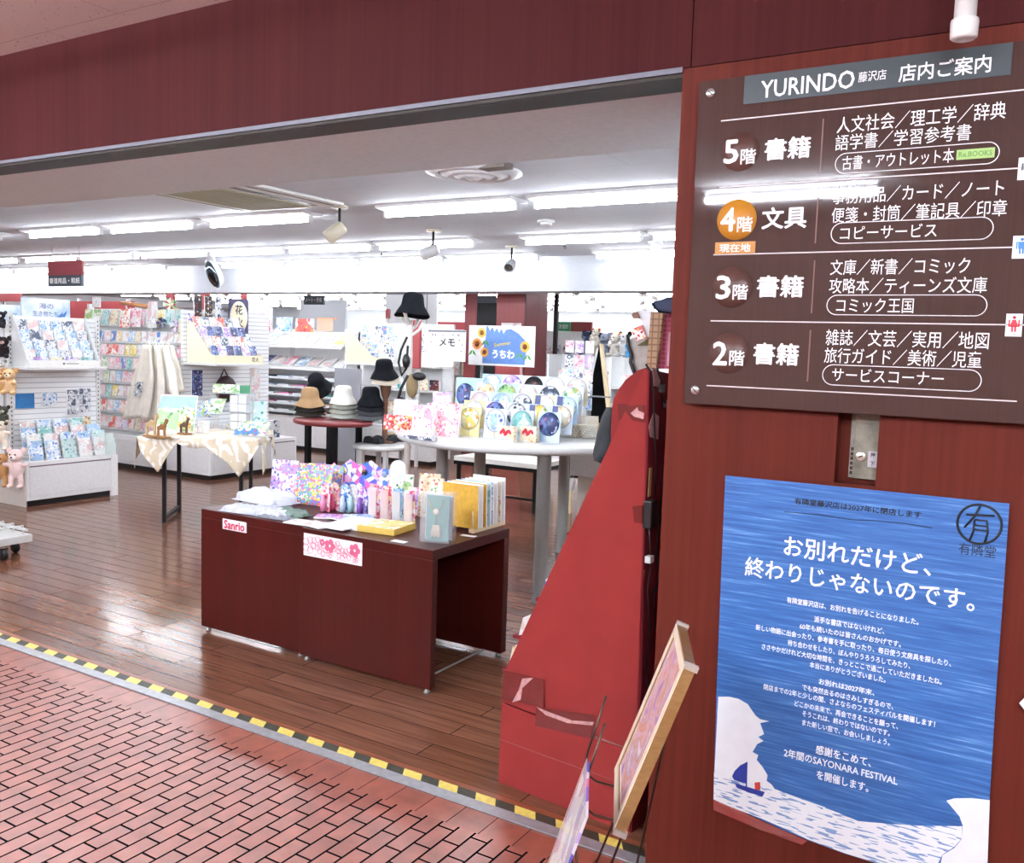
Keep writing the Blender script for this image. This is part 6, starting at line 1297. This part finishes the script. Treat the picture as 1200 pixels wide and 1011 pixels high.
for z, n_ in ((1.10, 9), (1.40, 8)):
    MB().prism([(cx0, cyf-.02, z), (cx1-.03, cyf-.02, z), (cx1-.03, 9.38, z+.16), (cx0, 9.38, z+.16)], (0, 0, .01)).build('slanted_shelf', M_UPR, gc); MB().box((cx0, cyf-.03, z-.01), (cx1-.03, cyf-.018, z+.03)).build('shelf_lip', M_PANEL, gc)
    for j in range(n_):
        c_ = ['white', 'white', 'blue', 'yellow', 'navy', 'white', 'pink', 'blue', 'white'][(j+int(z*10)) % 9]
        card('writing_pad', '%s writing pad, %s from the firework end on the %s slanted shelf' % (namec.get(c_, c_), ORD[j], 'lower' if z < 1.2 else 'upper'), 'writing pad', (cx0+.20+j*(1.85/(n_-1)), cyf+.02, z+.048), .17, .23, .012, printed(c_, 20, .36), 0, 1.02, 'writing pads on the slanted shelves')
for j, (px, py, w_, h_, mt, lab) in enumerate(((301, 390, .62, .42, 'white', 'large white notice board over the paper shelf'), (312, 377, .20, .16, 'pink', 'pink lettered topper board on the paper shelf'), (333, 380, .30, .20, 'blue', 'row of blue and white topper cards on the paper shelf'), (357, 379, .34, .18, 'red', 'red and white topper banner on the paper shelf'))):
    q = PY(px, py, 9.36-.02*j); card('topper_board', lab, 'topper board', (q.x, 9.36-.02*j, 1.61), w_, h_, .008, printed(mt, 12, .4), 0, .02)
q = PY(382, 380, 9.38); t = thing('salmon_board', 'plain salmon orange board at the end of the paper shelf top', 'board', (q.x, 9.38, 1.6)); MB().box((q.x-.15, 9.37, 1.63), (q.x+.13, 9.38, q.z+.07)).build('board', M('E8A890', .5), t); MB().box((q.x-.16, 9.36, q.z+.07), (q.x+.2, 9.385, q.z+.09)).build('top_rail', M('D89878', .5), t)
card('striped_pack', 'sloping pink and blue triangular pad pack on the upper slanted shelf', 'pad pack', (-9.95, 9.05, 1.47), .55, .16, .02, printed('pink', 18, .5), 0, .6)

# D: stationery shelf with cream carton to its right, grey board in front
gd = thing('gondola_shelf', 'white stationery shelf behind the hats with a cream carton', 'display shelf', (-7.5, 9.3, 0))
MB().box((-8.06, 9.45, .47), (-6.6, 9.48, 1.75)).build('back_panel', M_PANEL, gd); base_cabinet(gd, (-8.08, 9.0), (-6.6, 9.44, .46), ['-y'], 3)
for z in (.62, .92, 1.22): MB().box((-8.06, 9.05, z-.02), (-6.6, 9.45, z)).build('shelf', M_UPR, gd)
fc2 = thing('sloping_carton', 'cream sloping carton of small stationery above the grey board', 'display carton', (-7.85, 9.15, 1.22)); pf = [(-8.04, 0), (-7.5, 0), (-7.5, .08), (-7.58, .09), (-7.98, .42), (-8.04, .42)]
for y in (9.06, 9.36): MB().prism([(x, y, 1.221+z) for x, z in pf], (0, .008, 0)).build('side_wall', M_CREAMB, fc2)
MB().box((-7.508, 9.068, 1.221), (-7.5, 9.36, 1.30)).build('front_lip', M_CREAMB, fc2)
for k in range(4):
    for j in range(6): card('stationery_pack', '%s stationery pack, %s along the %s row above the cream carton' % (('white', 'grey', 'multi coloured', 'blue')[(j+k) % 4], ORD[j], ('lowest', 'second', 'third', 'top')[k]), 'stationery pack', (-7.92+.105*j, 9.20+.035*k, 1.235+.12*k), .09, .12, .008, printed(('white', 'grey', 'multi', 'blue')[(j+k) % 4], 34, .45), 0, .1, 'stationery packs over the cream carton')
q0, q1 = PY(392, 431, 8.6), PY(422, 470, 8.6); t = thing('grey_board', 'plain grey speckled board standing behind the white hat', 'board', ((q0.x+q1.x)/2, 8.6, 0))
MB().box((q0.x, 8.6, .0), (q1.x, 8.62, q0.z)).build('board', M('8F9097', .8, noise=.1, scale=90), t)
for x in (q0.x+.02, q1.x-.06): MB().box((x, 8.55, 0), (x+.04, 8.70, .02)).build('foot', M_UPR, t)
for z in (.46, .62, .92):
    for j in range(6): card('boxed_goods', '%s boxed goods, %s along the %s stationery shelf behind the hats' % (('white', 'cream', 'dark', 'grey', 'white', 'teal')[(j+int(z*10)) % 6], ORD[j], {.46: 'lowest', .62: 'middle', .92: 'upper'}[z]), 'boxed goods', (-7.55+.17*j, 9.22, z+.003), .14, .13, .05, printed(('white', 'cream', 'dark', 'grey', 'white', 'teal')[(j+int(z*10)) % 6], 24, .4), 0, 0, 'boxed goods on the stationery shelf')
for j in range(9): card('hung_tool', '%s pen set, %s from the paper shelf hanging high on the stationery back panel' % (('grey', 'white', 'blue')[j % 3], ORD[j]), 'pen set', (-7.25+.075*j, 9.385, 1.40), .05, .22, .01, printed(('grey', 'white', 'blue')[j % 3], 40, .5), 0, 0, 'pen sets hanging on the back panel')

# E, F: shelving beyond the beam
def far_gondola(label, x0, x1, y, top, seed, lab_goods, pal, nrow=4, ncol=8):
    g = thing('gondola_shelf', label, 'display shelf', ((x0+x1)/2, y, 0)); rnd = random.Random(seed)
    MB().box((x0, y+.36, 0), (x1, y+.40, top)).build('back_panel', M_PANEL, g); base_cabinet(g, (x0, y), (x1, y+.36, .40), ['-y'], 2)
    for s in (x0, x1-.03): MB().box((s, y+.02, .40), (s+.03, y+.40, top)).build('side_panel', M_PANEL, g)
    zz = [.42+(top-.55)*k/nrow for k in range(nrow)]
    for k, z in enumerate(zz):
        if k: MB().box((x0+.03, y+.03, z-.02), (x1-.03, y+.36, z)).build('shelf', M_UPR, g)
        for j in range(ncol):
            c_ = rnd.choice(pal); w_ = (x1-x0-.2)/ncol
            card('boxed_goods', '%s %s, %s along the %s shelf counted upward' % (namec.get(c_, c_), lab_goods, ORD[j], ORD[k]), 'boxed goods', (x0+.1+w_*(j+.5), y+.14, z+.003), w_*.82, min(.26, (top-.55)/nrow*.75), .05, printed(c_, 22, .4), 0, 0, lab_goods)
    return g
far_gondola('white shelf of pale boxes straight under the beam behind the coat stand', -6.95, -5.9+.1, 11.6, 1.75, 5, 'packet behind the coat stand', ['white', 'grey', 'white', 'blue'])
far_gondola('white shelf of pale stationery past the beam behind the memo sign', -8.9, -7.3, 12.2, 1.75, 6, 'packet far past the beam', ['white', 'white', 'grey', 'cream'])
far_gondola('tall pale shelf of small goods between the column and the blackboard', -5.62, -4.1, 9.9+.2, 1.42, 8, 'packet between column and blackboard', ['white', 'cream', 'purple', 'grey', 'white'])
far_gondola('white shelf of small bottles and cards behind the blackboard', -4.05, -2.6, 8.6, 1.42, 9, 'small packet behind the blackboard', ['white', 'white', 'pink', 'blue', 'grey', 'green'], 5, 11)
far_gondola('long white shelf far past the beam behind the firework wraps', -14.5, -11.8, 12.5, 1.7, 10, 'packet in the farthest aisle', ['white', 'pink', 'blue', 'grey'])
# column, dark doorway, red boards
col = thing('red_column', 'square red wooden column under the white beam', 'column', (-5.95, 10.35, 0))
q0, q1, q2 = PY(581, 400, 10.05), PY(615, 400, 10.05), PY(640, 400, 10.05)
ce = q1.x; MB().box((q0.x, 10.05, 0), (ce, 10.62, Z_CEIL)).build('shaft', M_COLUMN, col)
for p in ((ce-.006, 10.045),): MB().box((p[0]-.01, 10.043, 0), (p[0]+.008, 10.06, Z_CEIL)).build('corner_strip', M('5E2628', .4), col)
n_ = PY(599, 381, 10.03); t = card('notice_sheet', 'small white notice sheet on the red column', 'notice', (n_.x, 10.035, n_.z-.17), .30, .20, .004, printed('white', 30, .3), 0, 0)
dw = thing('dark_doorway', 'black open doorway panel beside the red column', 'doorway', (-6.6, 10.5, 0))
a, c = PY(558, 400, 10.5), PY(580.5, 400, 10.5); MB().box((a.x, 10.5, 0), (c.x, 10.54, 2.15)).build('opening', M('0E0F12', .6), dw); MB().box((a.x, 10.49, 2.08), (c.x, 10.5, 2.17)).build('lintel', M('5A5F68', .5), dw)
a, c = PY(544, 400, 10.52), PY(557.5, 400, 10.52); MB().box((a.x, 10.52, 0), (c.x, 10.56, Z_CEIL)).build('red_jamb', M_COLUMN, dw)
a, c = PY(641, 400, 10.3), PY(651, 400, 10.3); t = thing('black_slot_panel', 'tall black panel on the far side of the red column', 'panel', (a.x, 10.64, 0)); MB().box((a.x-.1, 10.64, 0), (PY(652, 400, 10.64).x, 10.68, 2.3)).build('panel', M('101114', .5), t)
for p0, p1, y, lab in (((-20, 344), (23, 353), 8.3, 'dark maroon board above the pale blue signs at the picture edge'), ((668, 377), (692, 410), 12.0, 'dark red partition board far behind the blackboard'), ((513, 377), (546, 390), 12.9, 'pair of salmon red boards beyond the memo sign'), ((194, 344), (203, 362), 9.0, 'narrow dark red post above the card wall end'), ((235, 344), (244, 372), 9.0, 'dark red post behind the firework wraps'), ((282, 344), (287, 356), 9.0, 'short dark red post behind the lantern sign'), ((452, 362), (456, 373), 14.0, 'tiny dark red sign past the beam over the pale shelf'), ((484, 375), (491, 432), 8.8, 'tall dark red post behind the coat stand')):
    a, c = PY(*p0, y), PY(*p1, y); t = thing('red_board', lab, 'board', ((a.x+c.x)/2, y, 0)); zt_ = min(a.z, 2.16 if y > 9.4 else 2.5); MB().box((a.x, y, c.z), (c.x, y+.04, zt_)).build('board', M('A8484C', .5), t); MB().box(((a.x+c.x)/2-.02, y+.041, 0), ((a.x+c.x)/2+.02, y+.07, zt_-.02)).build('post', M_UPR, t)
t = thing('white_grid_partition', 'white gridded partition wall behind the card wall', 'partition', (-12, 12, 0)); a, c = PY(150, 360, 11.9), PY(292, 360, 11.9); MB().box((a.x, 11.9, 0), (c.x, 11.95, 2.05)).build('panel', M_LOUV, t)
t = thing('grey_partition', 'pale grey partition wall beyond the paper shelf', 'partition', (-11, 14, 0)); a, c = PY(352, 360, 14.5), PY(405, 360, 14.5); MB().box((a.x, 14.5, 0), (c.x, 14.55, 2.35)).build('panel', M('C9CDD2', .6), t)
t = thing('white_partition', 'plain white partition wall behind the black bucket hat', 'partition', (-8, 14, 0)); a, c = PY(452, 360, 15), PY(512, 360, 15); MB().box((a.x, 15, 0), (c.x, 15.05, 2.5)).build('panel', M('EDF1F3', .6), t); MB().box((PY(500, 360, 15).x, 14.99, 0), (PY(501, 360, 15).x, 15, 2.5)).build('joint', M('AAB0B4', .5), t)

# blackboard A-frame
ab = thing('blackboard', 'black A-frame board edged in white and pine behind the round table', 'A-frame board', PY(702, 480, 7.3).xyz*Vector((1, 1, 0)) if False else Vector((PY(702, 480, 7.3).x, 7.3, 0)))
y = 7.3; tp = PY(703.5, 405, y)
def B_(px, py, yy=y): return PY(px, py, yy)
lf_, rg_ = B_(662, 560), B_(734, 560)
MB().prism([B_(702, 406), B_(668, 560), B_(721, 560)], (0, .02, 0)).build('board', M('060708', .9, spec=.08), ab)
MB().prism([B_(700, 402), B_(702.5, 402), B_(670, 575), B_(665, 575)], (0, .035, 0)).build('white_stile', M_TABLE, ab); MB().prism([B_(702, 403), B_(705, 403), B_(727, 575), B_(721, 575)], (0, .035, 0)).build('pine_stile', M_PINE, ab)
for px in (665, 722): q = B_(px, 575); MB().box((q.x, y, 0), (q.x+.035, y+.04, q.z+.01)).build('foot', M_PINE, ab)
MB().box((B_(694, 465).x, y-.004, B_(694, 465).z), (B_(716, 465).x, y, B_(694, 464).z+.006)).build('chalk_line', M('8A8C8E', .8), ab)
# white low cabinet under the fan table's far side
wc = thing('white_counter', 'low white panelled counter standing beyond the round table', 'counter', (-2.6, 6.35, 0))
a, c = PY(622, 655, 6.1), PY(705, 655, 6.1); MB().box((PZ(640, 655).x, 6.05, 0), (-1.6, 6.5, .56)).build('body', M('E9E2D4', .5), wc, bevel=.003); MB().box((PZ(640, 655).x-.12, 5.98, .56), (-1.55, 6.55, .76)).build('top_box', M_GABINET, wc, bevel=.004)
dk = thing('low_black_table', 'low black framed table seen under the round fan table', 'table', (-4.2, 7.2, 0)); 
a = PZ(556, 545, .2); xx0, xx1, yy = -4.85, -3.95, 7.0
MB().box((xx0, yy, .42), (xx1, yy+.55, .46)).build('table_top', M('D8D6D0', .5), dk); MB().box((xx0, yy-.004, .385), (xx1, yy+.55, .42)).build('apron', M_BLACKM, dk)
for x in (xx0+.02, xx1-.05):
    for y_ in (yy+.02, yy+.5): MB().box((x, y_, 0), (x+.03, y_+.03, .39)).build('leg', M_BLACKM, dk)
MB().box((xx0+.05, yy+.025, .12), (xx1-.05, yy+.045, .14)).build('stretcher', M_BLACKM, dk)

# ------------------------------------------------------------------ plush toys
def blob(parts, name, mat, parent, vox=.008):
    b = MB()
    for c_, r_ in parts: b.ell(c_, r_)
    o = b.build(name, mat, parent); md = o.modifiers.new('fuse', 'REMESH'); md.mode = 'VOXEL'; md.voxel_size = vox; md.use_smooth_shade = True
    sm = o.modifiers.new('soften', 'SMOOTH'); sm.iterations = 6; sm.factor = .5
    return o
_PL = {}
def plush(label, loc, hexc, earc, muzz, rz=0, sc=1.0, trunk=False, group='plush animals', dangling=False):
    k = (hexc, earc, muzz, trunk, dangling)
    t = thing('plush_animal', label, 'plush toy', (0, 0, 0), 0, group)
    F = M(hexc, .98, spec=.1, noise=.1, scale=90)
    arm_z = .13
    pts = [((0, 0, .09), (.062, .05, .08)), ((0, -.012, .205), (.062, .056, .056)), ((-.07 if dangling else -.052, -.02 if dangling else -.04, arm_z), (.045, .02, .02) if dangling else (.022, .035, .022)), ((.07 if dangling else .052, -.02 if dangling else -.04, arm_z), (.045, .02, .02) if dangling else (.022, .035, .022))]
    pts += [((-.045, -.055, .028), (.025, .055, .026)), ((.045, -.055, .028), (.025, .055, .026))] if not dangling else [((-.04, -.015, .0), (.024, .024, .06)), ((.04, -.015, .0), (.024, .024, .06)), ((-.042, -.035, -.05), (.026, .042, .02)), ((.042, -.035, -.05), (.026, .042, .02))]
    if trunk: pts += [((0, -.075, .185), (.018, .03, .018)), ((0, -.098, .16), (.016, .018, .03))]
    blob(pts, 'body', F, t)
    E_ = M(earc, .98, spec=.1, noise=.1, scale=90)
    for s in (-1, 1):
        MB().ell((s*.058, 0, .245 if not trunk else .225), (.026, .012, .028) if not trunk else (.045, .012, .045)).build('ear', E_, t)
        MB().ell((s*.022, -.064, .217), (.007, .005, .007)).build('eye', M('15130F', .2), t)
    if not trunk: MB().ell((0, -.062, .19), (.028, .022, .020)).build('muzzle', M(muzz, .95, noise=.1, scale=90), t)
    MB().ell((0, -.085 if not trunk else -.115, .197 if not trunk else .15), (.009, .006, .007)).build('nose', M('2A211E', .4), t)
    t.location = loc; t.rotation_euler = (0, 0, rz); t.scale = (sc,)*3; return t
# hung beside the sea gondola's end
he = thing('hook_panel', 'white perforated end panel with hooks of plush key toys at the picture edge', 'display panel', (-7.95, 4.42, gh))
MB().box((-8.30, 4.40, .38), (-7.79, 4.425, 1.60)).build('panel', M_PANEL, he)
for z in (.78, 1.05, 1.28, 1.46):
    for x in (-8.12, -7.95, -7.83): MB().tube([(x, 4.40, z), (x, 4.26, z), (x, 4.25, z+.012)], .003, 6).build('hook', M_STEEL, he)
plush('pale pink plush bear with outstretched arms hanging at the white gondola end', PZ(22, 553, .50)*0+PY(20, 562, 4.30), 'E6CDC8', 'E2C4C0', 'EFE0DC', .55, 1.0, dangling=True)
plush('brown plush bear hanging lowest beside the pink one at the picture edge', PY(3, 562, 4.26), 'B4875A', '9A6E44', 'D8B48C', .5, .85, dangling=True)
plush('cream plush toy hanging over the pink bear', PY(3, 520, 4.30), 'E8DAC8', 'D8C4B0', 'F2E8DC', .5, .75, dangling=True)
plush('tan round faced plush cat head high on the hooks', PY(12, 463, 4.32), 'D2AE84', 'B88E62', 'EBD6B8', .7, .85)
plush('honey coloured plush toy behind the tan one on the hooks', PY(2, 462, 4.30), 'C89A62', 'A87A48', 'E2C49C', .7, .8)
plush('black and white plush key toy in the middle of the hooks', PY(5, 420, 4.33), '2A2426', '2A2426', 'C8B0A8', .7, .7)
plush('small black plush key toy topmost on the hooks', PY(2, 385, 4.33), '2C2A2E', '3A3A3E', 'B8B8B8', .7, .55)
plush('mottled green and black plush key toy below the middle of the hooks', PY(5, 498, 4.32), '4A4E44', '33362E', 'C0C4B4', .7, .62)
plush('grey spotted plush key toy at the picture edge between the hooks', PY(2, 442, 4.33), 'C6C6C2', '8A8A88', 'EDEDEA', .7, .55)
# row on the shelf behind the blackboard
ys = 8.75
for k, (px, hexc, earc, mz, tr, sc, lab) in enumerate(((697, 'A89F94', '141312', 'BDB4AA', False, .95, 'black eared plush dog nearest the blackboard edge on the shelf top'), (709, '747A88', '666C7A', '747A88', True, .95, 'grey plush elephant sitting on the shelf top'), (721, 'B9B2A8', 'A2642A', 'C4BDB4', False, .95, 'white and ginger plush animal on the shelf top'), (732, 'B8B8B8', '101012', 'C0C0C0', False, 1.0, 'white plush panda with black ears at the end of the shelf top'))):
    q = PY(px, 404, ys); plush(lab, (q.x, ys, 1.421), hexc, earc, mz, -.2, sc, tr)
plush('small blue bodied plush toy lying at the end of the shelf top', (PY(737, 404, 8.66).x, 8.66, 1.421), '4A9AD0', '4A9AD0', 'F0F0F0', .6, .5)
plush('white and orange plush toy perched on top of the blackboard', (PY(700, 404, 7.25).x-.03, 7.28, PY(700, 407, 7.25).z), 'B9B2A8', '9A5A26', 'C4BDB4', -.3, .62)
plush('dark blue and grey plush toy sitting beside the blackboard top', (PY(687, 416, 10.3).x, 10.32, 1.421), '3E4A62', '2C3446', '8A94A6', -.3, 1.15)

# ------------------------------------------------------------------ white wire trolley at the edge
q = PZ(4, 657); q2 = PZ(20, 648)
tl = thing('wire_trolley', 'white wire trolley on black castors at the picture edge', 'trolley', (-6.3, 3.3, 0))
MB().box((-6.75, 3.22, .085), (-5.88, 3.52, .135)).build('base_tray', M_TABLE, tl, bevel=.004)
for x, y in ((q.x, q.y), (q2.x-.02, q2.y), (-6.6, 3.28), (-6.6, 3.46)):
    w_ = MB().lathe([(.012, -.014), (.036, -.014), (.040, -.008), (.040, .008), (.036, .014), (.012, .014)], 20, (x, y, .0405), R=Matrix.Rotation(math.pi/2, 3, 'X')).build('castor', M_BLACK, tl)
    MB().box((x-.018, y-.02, .06), (x+.018, y+.02, .086)).build('fork', M_BLACK, w_)
for k in range(7):
    x = -5.94-.115*k; MB().tube([(x, 3.25, .13), (x, 3.25, .19), (x, 3.49, .19), (x, 3.49, .13)], .006, 6).build('wire', M_TABLE, tl)
MB().tube([(-5.90, 3.25, .165), (-6.72, 3.25, .165)], .012, 8).build('rail', M_TABLE, tl); MB().tube([(-5.90, 3.49, .165), (-6.72, 3.49, .165)], .012, 8).build('rail', M_TABLE, tl)
